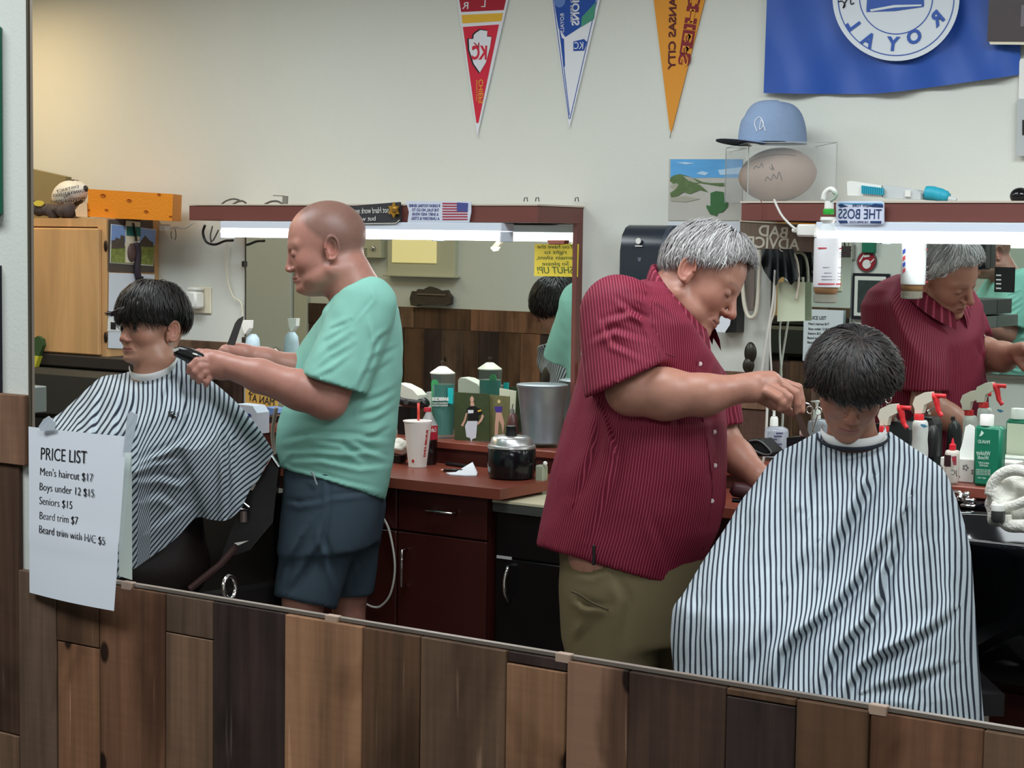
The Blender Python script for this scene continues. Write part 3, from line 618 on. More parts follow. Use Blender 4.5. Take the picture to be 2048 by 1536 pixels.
br = B(); br.prism(pxY([(546, 390), (566, 391), (566, 393), (546, 392)], 4.8), (0, 0.01, 0)); br.prism(pxY([(565, 391), (573, 392), (572, 410), (564, 410)], 4.8), (0, 0.01, 0)); br.build('metal_bracket', mat('grey_metal', (150, 150, 146), 0.4, metal=0.5), label='small grey metal bracket standing on the left valance', cat='bracket')
for px, lab in ((1051, 'tiny clear clip on the valance top near its corner'), (1074, 'pair of tiny hooks at the valance corner'), (1153, 'tiny hook on the wall above the valance end')):
    B().tube(pxY([(px-3, 403), (px-2, 396), (px+3, 395), (px+4, 403)], 4.66 if px < 1100 else 4.86), 0.0018, n=6).build('wire_clip', M_cable, label=lab, cat='clip')
# black sign, star badge, flag sticker
M_slate = mat('slate_sign', (52, 52, 58), 0.5)
s1 = thing('valance_sign', onY(760, 448, 4.6), 'black sign with white script on the left valance behind the bald barber', 'sign')
B().prism(pxY([(672, 414), (799, 404), (801, 440), (793, 448), (672, 450)], 4.606), (0, 0.008, 0)).build('board', M_slate, s1)
B().tube(pxY([(672, 448.5), (792, 446.5), (799, 440)], 4.602), 0.0012, n=6).build('border', M_white, s1)
mtext('I do not Hard work never', (796, 425), (700, 428), 4.604, mat('sign_white', (214, 214, 210), 0.6), s1, h=12, shear=0.2); mtext('but why risk', (752, 441), (690, 443), 4.604, mat('sign_white', (214, 214, 210), 0.6), s1, h=9)
st = []
for k in range(12): r = 14 if k % 2 == 0 else 8; st.append((789+r*math.sin(k*PI/6)*0.85, 420-r*math.cos(k*PI/6)*1.15))
sb = thing('star_badge', onY(789, 440, 4.6), 'gold six pointed sheriff star badge on the valance', 'badge')
M_gold = mat('gold_metal', (196, 150, 62), 0.35, metal=0.7)
B().prism(pxY(st, 4.6), (0, -0.006, 0)).build('star', M_gold, sb); B().lathe([(0.010, 0), (0.010, 0.002), (0.006, 0.004)], onY(789, 420, 4.594), axis=(0, -1, 0)).build('seal', mat('gold_dark', (150, 112, 50), 0.4, metal=0.6), sb)
s2 = thing('flag_sticker', onY(877, 445, 4.6), 'white bumper sticker with blue lines and an American flag on the valance', 'sticker')
fl = pxY([(813, 402), (943, 403), (943, 424), (939, 445), (816, 446), (819, 424)], 4.612); B().prism(fl, (0, -0.003, 0)).build('sticker', mat('sticker_white', (206, 212, 228), 0.5), s2)
M_fr, M_fb = mat('flag_red', (168, 54, 74), 0.6), mat('flag_blue', (70, 76, 140), 0.6)
for k in range(7): B().prism(pxY([(885, 405.5+k*5.3), (935, 406+k*5.2), (935, 408.6+k*5.2), (885, 408.2+k*5.3)], 4.6085), (0, -0.0008, 0)).build('stripe', M_fr, s2)
B().prism(pxY([(914, 405), (936, 406), (935, 423.5), (914, 422.5)], 4.6075), (0, -0.0008, 0)).build('canton', M_fb, s2)
for k, (s, x0, x1) in enumerate((('IF SUNDAY FOOTBALL BEHIND', 880, 818), ('THE FLAG, NO GO TO', 878, 824), ('A SHIRT AND WEAR', 877, 824), ('A UNIFORM & STEEL', 879, 822))):
    mtext(s, (x0, 414.5+k*8.6), (x1, 414+k*8.4), 4.6082, M_fb, s2, h=6)
# yellow sign on the mirror
s3 = thing('yellow_sign', onY(1112, 553, 4.85), 'yellow sign reading SHUT UP! taped to the left station mirror', 'sign')
B().prism(pxY([(1070, 488), (1158, 488), (1156, 554), (1069, 552)], 4.85), (0, -0.002, 0)).build('sheet', mat('sign_yellow', (226, 204, 66), 0.6), s3)
B().prism(pxY([(1094, 480), (1130, 480), (1127, 489), (1098, 489)], 4.849), (0, -0.001, 0)).build('tape', mat('red_tape', (196, 110, 96), 0.5), s3)
M_gt = mat('sign_green_ink', (66, 92, 40), 0.6)
for s, x0, x1, yy, hh in (('You have the', 1148, 1076, 497, 8), ('right to', 1134, 1090, 508, 8), ('remain silent,', 1153, 1074, 519, 8), ('So please', 1139, 1085, 531, 8), ('SHUT UP!', 1148, 1075, 547, 14)):
    mtext(s, (x0, yy), (x1, yy), 4.8475, M_gt, s3, h=hh, shear=0.15)
# small clothes-peg like white bracket below fixture end
B().prism(pxY([(981, 496), (1001, 473), (1008, 474), (992, 502), (987, 503)], 4.64), (0, 0.012, 0)).build('white_clip', M_cream, label='white plastic clip hanging off the end of the lit fixture', cat='clip')
# ================================================================ left station counter
yf = onZ(1000, 979, ZC)[1]; xr = onZ(1000, 979, ZC)[0]; xl = -4.40
yr = onZ(900, 928, ZC)[1]
ct = thing('counter', ((xl+xr)/2, yf, 0), 'cherry laminate counter of the left station with a raised back ledge', 'counter')
n = 16; fr_ = [(xl, yf-0.02)] + [(xl+(xr-xl)*t, yf-0.02+0.05*max(0, (0.75-t))*0.2) for t in np.linspace(0.1, 0.95, n)] + [(xr, yf)]
b = B(); b.prism([np.array([x, y, ZC-0.03]) for x, y in [(xl, yf), (xr, yf), (xr, YW), (xl, YW)]], (0, 0, 0.03)); b.build('worktop', M_cherry, ct, bev=None) if False else b.build('worktop', M_cherry, ct)
zr_ = onY(900, 884, yr)[2]
box('riser', (xl, yr, ZC), (xr-0.02, yr+0.02, zr_-0.022), M_cherryd, ct)
box('ledge', (xl, yr-0.008, zr_-0.022), (xr-0.02, YW-0.024, zr_), M_cherry, ct, bev=0.002)
cbn = thing('base_cabinet', ((xl+xr)/2, yf+0.05, 0), 'dark cherry base cabinet with chrome bar handles under the left counter', 'cabinet')
yb_ = yf+0.03; p_bx = onZ(986, 999, 0.875)[0]; x_r = p_bx-0.004
box('carcass', (xl+0.02, yb_+0.018, 0.06), (x_r, YW-0.02, ZC-0.031), M_cherryd, cbn)
zs = onY(900, 1074, yb_)[2]; xm = onY(795, 1100, yb_)[0]
for k, (a, c_) in enumerate(((xm, x_r), (xm-0.42, xm-0.004), (xm-0.80, xm-0.424))):
    dw = box('drawer', (a+0.002, yb_, zs+0.003), (c_-0.002, yb_+0.017, ZC-0.034), M_cherryd, cbn, bev=0.002)
    dd = box('door', (a+0.002, yb_, 0.09), (c_-0.002, yb_+0.017, zs-0.003), M_cherryd, cbn, bev=0.002)
    hx0, hz = (onY(862, 1019, yb_)[0], onY(888, 1022, yb_)[2]) if k == 0 else ((a+c_)/2-0.05, onY(888, 1022, yb_)[2])
    hx1 = onY(913, 1025, yb_)[0] if k == 0 else hx0+0.1
    B().tube([(hx0, yb_, hz), (hx0, yb_-0.024, hz), (hx1, yb_-0.024, hz), (hx1, yb_, hz)], 0.0035, n=8).build('handle', M_chrome, dw, smooth=True)
    hz1 = onY(815, 1098, yb_)[2]; hx = (onY(814, 1100, yb_)[0] if k == 0 else a+0.04)
    B().tube([(hx, yb_, hz1), (hx, yb_-0.024, hz1), (hx, yb_-0.024, hz1-0.11), (hx, yb_, hz1-0.11)], 0.0035, n=8).build('handle', M_chrome, dd, smooth=True)
# black cabinet with white top
zbt = 0.875; p0 = onZ(986, 999, zbt); yb2 = p0[1]+0.004; xb0 = p0[0]; xb1 = min(xb0+0.42, -2.65)
bc = thing('black_cabinet', ((xb0+xb1)/2, yb2, 0), 'worn black base cabinet with cream top between the two stations', 'cabinet')
box('top', (xb0, p0[1]-0.004, zbt-0.007), (xb1, YW-0.001, zbt), mat('cream_laminate', (206, 200, 170), 0.5, noise=0.05), bc)
box('top_edge', (xb0+0.001, p0[1]-0.003, zbt-0.034), (xb1, YW-0.04, zbt-0.0075), mat('worn_black_edge', (70, 72, 68), 0.5, noise=0.5, nscale=14, stretch=(1, 1, 14)), bc)
box('carcass', (xb0+0.008, yb2+0.02, 0.0), (xb1, YW-0.05, zbt-0.0345), M_blackm, bc)
zsp = onY(1040, 1120, yb2)[2]
box('drawer', (xb0+0.008, yb2+0.002, zsp+0.003), (xb1-0.004, yb2+0.019, zbt-0.036), M_blackm, bc, bev=0.002)
dd = box('door', (xb0+0.008, yb2+0.002, 0.03), (xb1-0.004, yb2+0.019, zsp-0.003), M_blackm, bc, bev=0.002)
hp = spline([onY(x, y, yb2-o) for x, y, o in ((1012, 1134, 0.0), (1015, 1137, 0.02), (1009, 1160, 0.03), (1010, 1185, 0.028), (1017, 1206, 0.0))], 6)
B().tube(hp, [0.004]+[0.006]*(len(hp)-2)+[0.004], n=8).build('handle', M_chrome, dd, smooth=True)
wk = B()
for k in range(16):
    px = 996+k*5.4; wk.box(onY(px, 1021.5+k*0.62, yb2-0.001)+[0, 0, -0.004*random.random()], onY(px+5, 1020+k*0.62, yb2+0.003)+[0, 0, 0.001])
wk.build('worn_patch', mat('chipped_paint', (190, 190, 190), 0.8), bc, kind='stuff')
B().box(onY(993, 1116, yb2-0.001), onY(1024, 1116, yb2+0.003)+[0, 0, 0.003]).build('scratch', mat('chipped_paint', (190, 190, 190), 0.8), bc)
cu_ = thing('pump_bottle', onZ(1081, 985, zbt), 'small pale green bottle with white cap on the cream cabinet top beside the red shirt', 'bottle')
c0 = onZ(1083, 987, zbt); B().box(c0+[-0.011, -0.012, 0], c0+[0.013, 0.012, 0.035], 0.003).build('base', mat('pale_green_plastic', (196, 204, 186), 0.4), cu_)
B().box(c0+[-0.016, -0.014, 0.0355], c0+[0.014, 0.014, 0.085], 0.004).build('body', mat('sage_plastic', (160, 166, 144), 0.4), cu_)
B().ell(c0+[0.018, -0.01, 0.092], (0.007, 0.007, 0.007), 12, 8).build('cap', M_white, cu_, smooth=True)
# ================================================================ pennants and flag
def pol(pts, Y, th, m, name, parent, **kw): return B().prism(pxY(pts, Y), (0, -th, 0)).build(name, m, parent, **kw)
M_red = mat('felt_red', (206, 44, 66), 0.9); M_dred = mat('felt_dark_red', (166, 36, 54), 0.9); M_yel = mat('felt_gold', (224, 176, 60), 0.9); M_fwh = mat('felt_white', (222, 224, 230), 0.9)
M_blue = mat('royal_blue_felt', (40, 78, 160), 0.9); M_org = mat('felt_orange', (220, 148, 56), 0.9, noise=0.03); M_mar = mat('maroon_print', (128, 40, 48), 0.8); M_teal = mat('teal_print', (70, 146, 120), 0.8)
Yp = YW-0.004
def edge_x(pl, y): (x0, y0), (x1, y1) = pl; return x0+(x1-x0)*(y-y0)/(y1-y0)
def band(pn, ya, yb, inset, Y, m, name, parent, th=0.001):
    L, R_ = pn['L'], pn['R']
    return pol([(edge_x(L, ya)+inset, ya), (edge_x(R_, ya)-inset, ya), (edge_x(R_, yb)-inset, yb), (edge_x(L, yb)+inset, yb)], Y, th, m, name, parent)
def vtext(s, x, ya, yb, Y, m, parent, h, name='lettering', bold=0.0, x2=None):
    a, b_ = onY(x, ya, Y), onY(x2 or x, yb, Y); d = b_-a; up = np.cross((0, 1, 0), d); up = up if up[0] < 0 else -up
    return text(s, a, d, up, h/3670*proj(a)[2]/0.7, m, parent, name=name, width=np.linalg.norm(d), bold=bold)
p1 = dict(L=((915, 0), (955, 272)), R=((1017, 0), (955, 272)))
t1 = thing('pennant', onY(955, 272, YW), 'red CHIEFS pennant with arrowhead emblem hanging point down, leftmost of the three', 'pennant', 'pennants on the back wall')
pol([(edge_x(p1['L'], -150), -150), (edge_x(p1['R'], -150), -150), (955, 272)], Yp, 0.002, M_fwh, 'felt', t1)
pol([(edge_x(p1['L'], -148)+4, -148), (edge_x(p1['R'], -148)-5, -148), (edge_x(p1['R'], 20)-5, 20), (edge_x(p1['L'], 24)+4, 24)], Yp-0.002, 0.001, M_dred, 'upper_field', t1)
pol([(923, 30), (1006, 26), (1003, 42), (925, 47)], Yp-0.002, 0.001, M_yel, 'gold_band', t1)
pol([(926, 54), (998, 49), (957, 246), (953, 246)], Yp-0.002, 0.001, M_red, 'red_field', t1)
ah = [(952, 66), (961, 60), (975, 62), (974, 73), (983, 74), (980, 95), (972, 125), (960, 145), (948, 128), (939, 100), (938, 78), (947, 78), (948, 70)]
pol([(958+(x-960)*1.07, 102+(y-102)*1.05) for x, y in ah], Yp-0.003, 0.001, M_ink, 'arrowhead_outline', t1)
pol(ah, Yp-0.004, 0.001, M_fwh, 'arrowhead', t1)
mtext('KC', (974, 118), (944, 118), Yp-0.0055, M_red, t1, h=26, name='monogram', bold=0.002)
mtext('K', (960, 100), (946, 100), Yp-0.0052, M_dred, t1, h=15, name='monogram')
vtext('CHIEFS', 966, 158, 206, Yp-0.0035, M_yel, t1, 11); vtext('KANSAS CITY', 955, 160, 202, Yp-0.0035, M_yel, t1, 3.5)
mtext('L', (972, 14), (964, 14), Yp-0.0035, M_fwh, t1, h=14); mtext('R', (938, 18), (926, 18), Yp-0.0035, M_fwh, t1, h=14)
for k in range(3): B().tube([onY(954+k*3, 268-k*2, Yp-0.002), onY(953+k*3.4, 276+k, Yp)], 0.0006, n=5).build('fringe', M_fwh, t1)
p2_ = dict(L=((1103, 0), (1138, 257)), R=((1201, 0), (1140, 257)))
t2 = thing('pennant', onY(1138, 257, YW), 'white and blue ROYALS champions pennant, middle of the three hanging point down', 'pennant', 'pennants on the back wall')
pol([(edge_x(p2_['L'], -150), -150), (edge_x(p2_['R'], -150), -150), (1139, 257)], Yp, 0.002, M_fwh, 'felt', t2)
pol([(1107, 0), (1189, 0), (1190, 15), (1164, 52), (1130, 73), (1127, 132), (1124, 110)], Yp-0.002, 0.001, M_blue, 'blue_field', t2) if False else None
pol([(edge_x(p2_['L'], -148)+4, -148), (edge_x(p2_['R'], -148)-8, -148), (1192, 0), (1188, 22), (1160, 55), (1131, 74), (1117, 56), (1108, 0)], Yp-0.002, 0.001, M_blue, 'blue_field', t2)
pol([(1192, 4), (1188, 38), (1162, 54), (1164, 34)], Yp-0.003, 0.001, M_teal, 'teal_corner', t2)
pol([(1128, 78), (1124, 76), (1120, 62), (1127, 135), (1130, 132)], Yp-0.002, 0.0008, M_blue, 'blue_streak', t2)
for pts in (([(1106, 0), (1138, 238)]), ([(1194, 0), (1140, 238)]), ([(1112, 0), (1139, 230)])): B().tube(pxY(pts, Yp-0.0025), 0.0012, n=5).build('border_line', M_blue, t2)
vtext('CHAMPIONS', 1158, -75, 50, Yp-0.0035, M_fwh, t2, 17, bold=0.001); vtext('ROYALS', 1128, 26, 64, Yp-0.0035, M_fwh, t2, 9); vtext('2015 WORLD SERIES', 1146, -70, 44, Yp-0.0035, M_fwh, t2, 6)
B().lathe([(0.02, 0), (0.02, 0.001)], onY(1120, 2, Yp-0.003), axis=(0, -1, 0)).build('ball_emblem', mat('faded_blue', (96, 128, 190), 0.8), t2)
pol([(1147, 83), (1168, 78), (1174, 84), (1168, 101), (1147, 102)], Yp-0.003, 0.0008, M_blue, 'shield', t2); mtext('KC', (1167, 98), (1149, 98), Yp-0.0045, M_fwh, t2, h=14, name='monogram')
B().tube([onY(1138, 255, Yp-0.001), onY(1138, 262, Yp-0.001)], 0.0006, n=5).build('fringe', M_fwh, t2)
t3 = thing('pennant', onY(1343, 265, YW), 'orange KANSAS CITY CHIEFS pennant with maroon lettering, rightmost of the three', 'pennant', 'pennants on the back wall')
pol([(1287, -150), (1450, -150), (1410, 0), (1343, 265), (1340, 258), (1308, 0)], Yp, 0.0025, M_org, 'felt', t3)
vtext('CHIEFS', 1402, -22, 133, Yp-0.0035, M_mar, t3, 24, bold=0.003, x2=1377); vtext('CHIEFS', 1399.5, -20.5, 131.5, Yp-0.0048, M_org, t3, 18, bold=-0.0035, x2=1374.5)
vtext('KANSAS CITY', 1353, -22, 138, Yp-0.0035, mat('maroon_dark_print', (90, 36, 34), 0.8), t3, 16, bold=0.001, x2=1350)
B().tube([onY(1342, 262, Yp-0.002), onY(1340, 276, Yp)], 0.0012, n=5).build('tip_thread', mat('faded_thread', (150, 140, 126), 0.8), t3)
# blue flag, waving cloth
fg = thing('flag', onY(1780, 187, YW), 'large blue cloth flag with a white round ROYAL crest on the upper right wall', 'flag')
V = []; F = []; NU, NV = 60, 36
for j in range(NV+1):
    for i in range(NU+1):
        u, v = i/NU, j/NV; yb = 186+2*math.sin(u*5)-36*max(0, u-0.42)**1.25*1.9; xl_ = 1540-13*v*186/186; xr_ = 2045-5*v
        x = xl_+(xr_-xl_)*u; y = -180+(yb+180)*v
        dep = 0.021+0.009*math.sin(u*17+v*6)*v+0.006*math.sin(u*31-v*9+1)*v+0.008*v*max(0, math.sin(u*9+2))
        V.append(onY(x, y, YW-dep)); 
for j in range(NV):
    for i in range(NU): a = j*(NU+1)+i; F.append((a, a+1, a+NU+2, a+NU+1))
M_flag = mat('royal_blue_nylon', (38, 82, 168), 0.5, noise=0.06, nscale=4)
mesh('cloth', V, F, M_flag, fg, smooth=True)
def fc(px, py, off=0.052): return onY(px, py, YW-off)
b = B(); R0_ = 127
def ring(r0, r1, off, m, name, n=72):
    V = []; F = []
    for k in range(n):
        a = 2*PI*k/n; V += [fc(1792+r0*math.cos(a), -5+r0*math.sin(a), off), fc(1792+r1*math.cos(a), -5+r1*math.sin(a), off)]
    for k in range(n): a, c = 2*k, 2*((k+1) % n); F.append((a, a+1, c+1, c))
    mesh(name, V, F, m, fg)
M_cwh = mat('flag_white', (216, 222, 228), 0.6, noise=0.03, nscale=10)
ring(0.5, 127, 0.052, M_cwh, 'crest'); ring(115, 117, 0.0532, M_flag, 'crest_ring'); ring(72, 74, 0.0532, M_flag, 'crest_ring')
pol([(1738, -60), (1846, -60), (1848, 12), (1846, 14), (1790, 22), (1733, 24), (1733, 16)], YW-0.0532, 0.0006, M_flag, 'crown', fg)
pol([(1740, 19), (1788, 10), (1843, 9), (1843, 12), (1790, 15), (1742, 23)], YW-0.0545, 0.0006, M_cwh, 'crown_band', fg)
for s, x, y, ang in (('R', 1874, 37, 42), ('O', 1831, 72, 25), ('Y', 1785, 88, -5), ('A', 1737, 80, -31), ('L', 1705, 47, -57)):
    a = math.radians(ang); c = fc(x, y, 0.054); e = np.array([-math.cos(a), 0, -math.sin(a)*1.0]); e = np.array([-math.cos(a), 0, -math.sin(a)]); up = np.array([-math.sin(a)*-1*-1, 0, math.cos(a)])
    e = np.array([-math.cos(a), 0, math.sin(a)*-1]); up = np.cross((0, 1, 0), e); up = up if up[2] > 0 else -up
    text(s, c-e*0.017-up*0.017, e, up, 0.052, M_flag, fg, bold=0.002)
B().tube(spline([fc(x, y, 0.054) for x, y in ((1676, 4), (1684, 2), (1690, 10), (1686, 16), (1692, 2), (1700, -6), (1702, 8), (1708, 6))], 5), 0.0016, n=6).build('script_mark', M_ink, fg)
# dark poster at upper right and grey frame at the right edge
ps = thing('poster', onY(2015, 90, YW), 'dark poster overlapping the blue flag at the upper right corner', 'poster')
pol([(1984, -120), (2100, -120), (2100, 84), (1975, 83)], YW-0.06, 0.003, mat('dark_poster', (58, 46, 48), 0.4, noise=0.35, nscale=9), 'print', ps)
pol([(1979, 83), (2100, 84), (2100, 90), (1981, 89)], YW-0.058, 0.003, M_cream, 'lower_margin', ps); pol([(2043, 10), (2100, 10), (2100, 53), (2041, 53)], YW-0.0635, 0.001, mat('grey_patch', (112, 104, 110), 0.5), 'patch', ps)
gf = thing('picture_frame', onY(2060, 312, YW), 'pale grey frame at the right edge below the flag', 'picture')
pol([(2042, 118), (2120, 118), (2120, 206), (2040, 206)], YW, 0.012, M_white, 'upper_panel', gf); pol([(2037, 198), (2120, 198), (2120, 313), (2035, 312)], YW-0.013, 0.01, mat('silver_frame', (176, 180, 180), 0.4), 'frame', gf); pol([(2045, 240), (2120, 240), (2120, 270), (2045, 270)], YW-0.024, 0.002, M_black, 'print', gf)
# ================================================================ poster, calendar and dispenser on the wall
bp_ = thing('beach_poster', onY(1400, 440, YW), 'beach dune poster under blue sky on the wall behind the silver haired barber', 'poster')
pol([(1339, 318), (1486, 318), (1484, 441), (1337, 441)], YW, 0.003, mat('sand_print', (186, 184, 176), 0.7, noise=0.06, nscale=14), 'sand', bp_)
pol([(1341, 318.5), (1485, 318.5), (1485, 355), (1341, 356)], YW-0.0032, 0.0005, mat('sky_print', (92, 164, 220), 0.6, noise=0.22, nscale=14, stretch=(0.5, 1, 3)), 'sky', bp_)
M_dune = mat('dune_green', (94, 116, 74), 0.8, noise=0.4, nscale=45); M_dgrey = mat('dune_sand', (168, 166, 150), 0.8, noise=0.12, nscale=30)
pol([(1341, 355), (1350, 350), (1360, 348), (1372, 351), (1392, 358), (1405, 364), (1430, 367), (1436, 372), (1400, 366), (1380, 370), (1352, 372), (1340, 362)], YW-0.004, 0.0005, M_dune, 'dune', bp_)
pol([(1340, 386), (1352, 378), (1358, 368), (1380, 362), (1400, 370), (1416, 384), (1400, 380), (1380, 388), (1368, 384), (1355, 392), (1342, 394)], YW-0.0046, 0.0005, M_dune, 'dune', bp_)
pol([(1366, 352), (1384, 355), (1398, 366), (1380, 364)], YW-0.0043, 0.0005, M_dgrey, 'dune', bp_); pol([(1340, 372), (1352, 366), (1362, 372), (1350, 380)], YW-0.0043, 0.0005, M_dgrey, 'dune', bp_)
pol([(1425, 366), (1448, 366), (1449, 372), (1440, 373)], YW-0.0043, 0.0005, M_dune, 'dune', bp_); pol([(1340, 396), (1370, 392), (1400, 398), (1372, 404), (1342, 402)], YW-0.0043, 0.0005, M_dgrey, 'dune', bp_)
pol([(1352, 325), (1372, 324), (1390, 327), (1372, 329)], YW-0.0043, 0.0005, mat('cloud_print', (176, 208, 232), 0.7), 'cloud', bp_); pol([(1392, 347), (1404, 342), (1418, 346), (1410, 351)], YW-0.0043, 0.0005, mat('cloud_print', (176, 208, 232), 0.7), 'cloud', bp_); pol([(1436, 340), (1484, 334), (1484, 348), (1440, 350)], YW-0.0043, 0.0005, mat('cloud_print', (176, 208, 232), 0.7), 'cloud', bp_)
pol([(1421, 386), (1432, 382), (1447, 384), (1449, 402), (1456, 404), (1455, 414), (1446, 424), (1436, 426), (1434, 432), (1420, 428), (1413, 415), (1413, 410), (1421, 412)], YW-0.005, 0.0006, mat('shrub_green', (62, 108, 66), 0.8, noise=0.2, nscale=60), 'shrub', bp_)
cg = thing('calendar', onY(1390, 560, YW), 'white wall calendar page under the beach poster', 'calendar')
pol([(1337, 444), (1484, 444), (1480, 600), (1335, 600)], YW, 0.002, mat('calendar_page', (212, 218, 226), 0.7), 'page', cg); pol([(1338, 455.5), (1400, 456), (1400, 458.5), (1338, 458)], YW-0.0022, 0.0004, mat('green_line', (40, 84, 72), 0.6), 'header_line', cg)
for r_, row in enumerate(('14', '15', '16')): mtext(row, (1349, 483+r_*17), (1343, 483+r_*17), YW-0.0024, M_ink, cg, h=4)
d0, d1_ = onY(1241, 575, YW-0.13), onY(1325, 449, YW-0.13)
td = thing('towel_dispenser', onY(1290, 575, YW), 'black paper towel dispenser on the wall between the two stations', 'towel dispenser')
zt_, zb_ = onY(1290, 450, YW-0.12)[2], 1.36; xa_, xb_ = onY(1240, 500, YW-0.12)[0], onY(1322, 500, YW-0.12)[0]
prof = [(0, 0), (0.105, 0), (0.12, 0.03), (0.12, (zt_-zb_)*0.75), (0.11, (zt_-zb_)*0.9), (0.09, (zt_-zb_)*0.975), (0.07, zt_-zb_), (0, zt_-zb_)]
M_disp = mat('smoked_black_plastic', (40, 46, 56), 0.22, spec=0.6)
B().prism([np.array([xa_, YW-a, zb_+c_]) for a, c_ in prof], (xb_-xa_, 0, 0)).build('cover', M_disp, td, auto=35)
B().prism([np.array([xb_+0.001, YW-a*1.02, zb_+c_*0.995]) for a, c_ in prof], (0.012, 0, 0)).build('side_panel', mat('dispenser_side', (58, 66, 78), 0.3), td, auto=35)
B().lathe([(0.009, 0), (0.009, 0.002)], onY(1277, 482, YW-0.121), axis=(0, -1, 0)).build('emblem', M_white, td)
B().box(onY(1270, 493, YW-0.122), onY(1285, 491, YW-0.12)).build('nameplate', M_white, td)
pol([(1275, 515), (1283, 515), (1281, 523), (1277, 523)], YW-0.1205, 0.001, mat('grey_arrow', (96, 104, 116), 0.4), 'arrow', td)
# ================================================================ right station
R0x, R1x = onY(1483, 403, YV)[0], -1.0
zt2, zb2 = onY(1760, 402, YV)[2], onY(1760, 443, YV)[2]
V2 = valance('valance_shelf', R0x, R1x, zt2, zb2, 'dark cherry valance shelf above the right station mirror')
g0 = onY(1632, 460, YV-0.01)[0]
fixture(g0, R1x-0.05, YV-0.012, zb2, 'long glowing fluorescent fixture under the right valance')
area_light('station_light_c', ((g0+R1x)/2, YV+0.02, zb2-0.075), R1x-g0-0.1, 0.05, 2.0, COOL)
pa = thing('power_adapter', onY(1620, 475, YV), 'white plug adapter at the left end of the long lit fixture', 'adapter')
c = onY(1620, 461, YV-0.005); B().box(c+[-0.032, -0.02, -0.017], c+[0.026, 0.03, 0.017], 0.005).build('body', M_white, pa)
B().tube([c+[-0.03, 0, 0], c+[-0.052, 0, 0.0]], [0.01, 0.006]).build('strain_relief', M_white, pa)
cab_([(1548, 399), (1555, 415), (1565, 433), (1580, 449), (1592, 459)], 4.56, 0.0035, 'cable', M_wcable, 'white cord dropping over the right valance to the fixture plug')
cab_([(1521, 400), (1525, 412), (1524, 438)], 4.605, 0.0012, 'cable', mat('brown_thread', (110, 50, 44), 0.6), 'thin brown wire hanging down the right valance front')
mx1 = onY(1541, 700, YW-0.02)[0]
sm2 = thing('station_mirror', ((mx1+R1x)/2, YW, 1.0), 'mirror of the right station behind the hanging spray bottle', 'mirror')
tilted_mirror('glass', mx1, R1x-0.02, 1.0, zb2, YW-0.018, 0.0, sm2)
box('edge_strip', (mx1-0.004, YW-0.02, 1.0), (mx1-0.0005, YW-0.004, zb2), mat('dark_strip', (60, 54, 46), 0.5), sm2)
# BAD ADVICE board
ba = thing('wooden_sign', onY(1560, 500, 4.84), 'grey brown board reading BAD ADVICE under the right valance', 'sign')
pol([(1484, 442), (1634, 452), (1636, 505), (1484, 495)], 4.845, 0.012, wood('sign_board', (112, 96, 84), 0.8, knots=False), 'board', ba)
M_let = mat('cream_letters', (206, 200, 184), 0.6)
mtext('BAD', (1576, 477), (1518, 471), 4.832, M_let, ba, h=22, bold=0.001); mtext('ADVICE', (1598, 500), (1494, 494), 4.832, M_let, ba, h=22, bold=0.001)
pol([(1484, 441), (1634, 450), (1634, 452), (1484, 443)], 4.845, 0.016, M_cream, 'top_rim', ba)
# acrylic case with football, cap on top
zcs = zt2+0.001
c1 = onY(1495, 398, 4.62)*[1, 1, 0]; c2 = onY(1671, 396, 4.70)*[1, 1, 0]; c0_ = onY(1450, 398, 4.86)*[1, 1, 0]; c3 = c2+c0_-c1
zct = onY(1495, 287, 4.62)[2]
ac_ = thing('display_case', (c1+c3)/2+[0, 0, zcs], 'clear acrylic display case holding a football on the right valance', 'display case')
def vface(a, b_, name, th=0.002):
    n_ = np.cross(b_-a, (0, 0, 1)); n_ /= np.linalg.norm(n_)
    B().prism([a+[0, 0, zcs], b_+[0, 0, zcs], b_+[0, 0, zct], a+[0, 0, zct]], n_*th).build(name, M_acr, ac_)
M_acr = mat('clear_acrylic', (235, 240, 240), 0.03, alpha=0.07, spec=0.6)
for a, b_ in ((c1, c2), (c2, c3), (c3, c0_), (c0_, c1)): vface(a, b_, 'side_panel')
B().prism([q+[0, 0, zct] for q in (c1, c2, c3, c0_)], (0, 0, 0.003)).build('lid', M_acr, ac_)
eb = B()
for q in (c1, c2, c3, c0_): eb.tube([q+[0, 0, zcs], q+[0, 0, zct]], 0.0016, n=6)
for a, b_ in ((c1, c2), (c2, c3), (c3, c0_), (c0_, c1)): eb.tube([a+[0, 0, zct+0.003], b_+[0, 0, zct+0.003]], 0.0014, n=6)
eb.build('polished_edges', mat('acrylic_edge', (168, 172, 168), 0.3), ac_)
cen = (c1+c2+c3+c0_)/4; ax_ = (c2-c1)/np.linalg.norm(c2-c1); fcn = onY(1555, 350, 4.74)
Rb = np.array([ax_, np.cross((0, 0, 1), ax_), (0, 0, 1)]).T @ np.array(Matrix.Rotation(math.radians(-6), 3, 'Y'))
f2_ = thing('football', fcn-[0, 0, 0.075], 'tan signed football inside the clear acrylic case', 'football')
V, F = fball(fcn, 0.112, 0.076, Rb, 32, 40, 0.6); mesh('ball', V, F, mat('worn_leather', (160, 138, 124), 0.6, noise=0.06, nscale=16, bump=0.15, bscale=300), f2_, smooth=True)
def onball(u, w): rad = 0.076*(1-abs(u/0.112)**2.15)**0.6; return fcn+Rb@np.array([u, -math.sqrt(max(rad*rad-w*w, 1e-6))-0.0006, w])
sg_ = B()
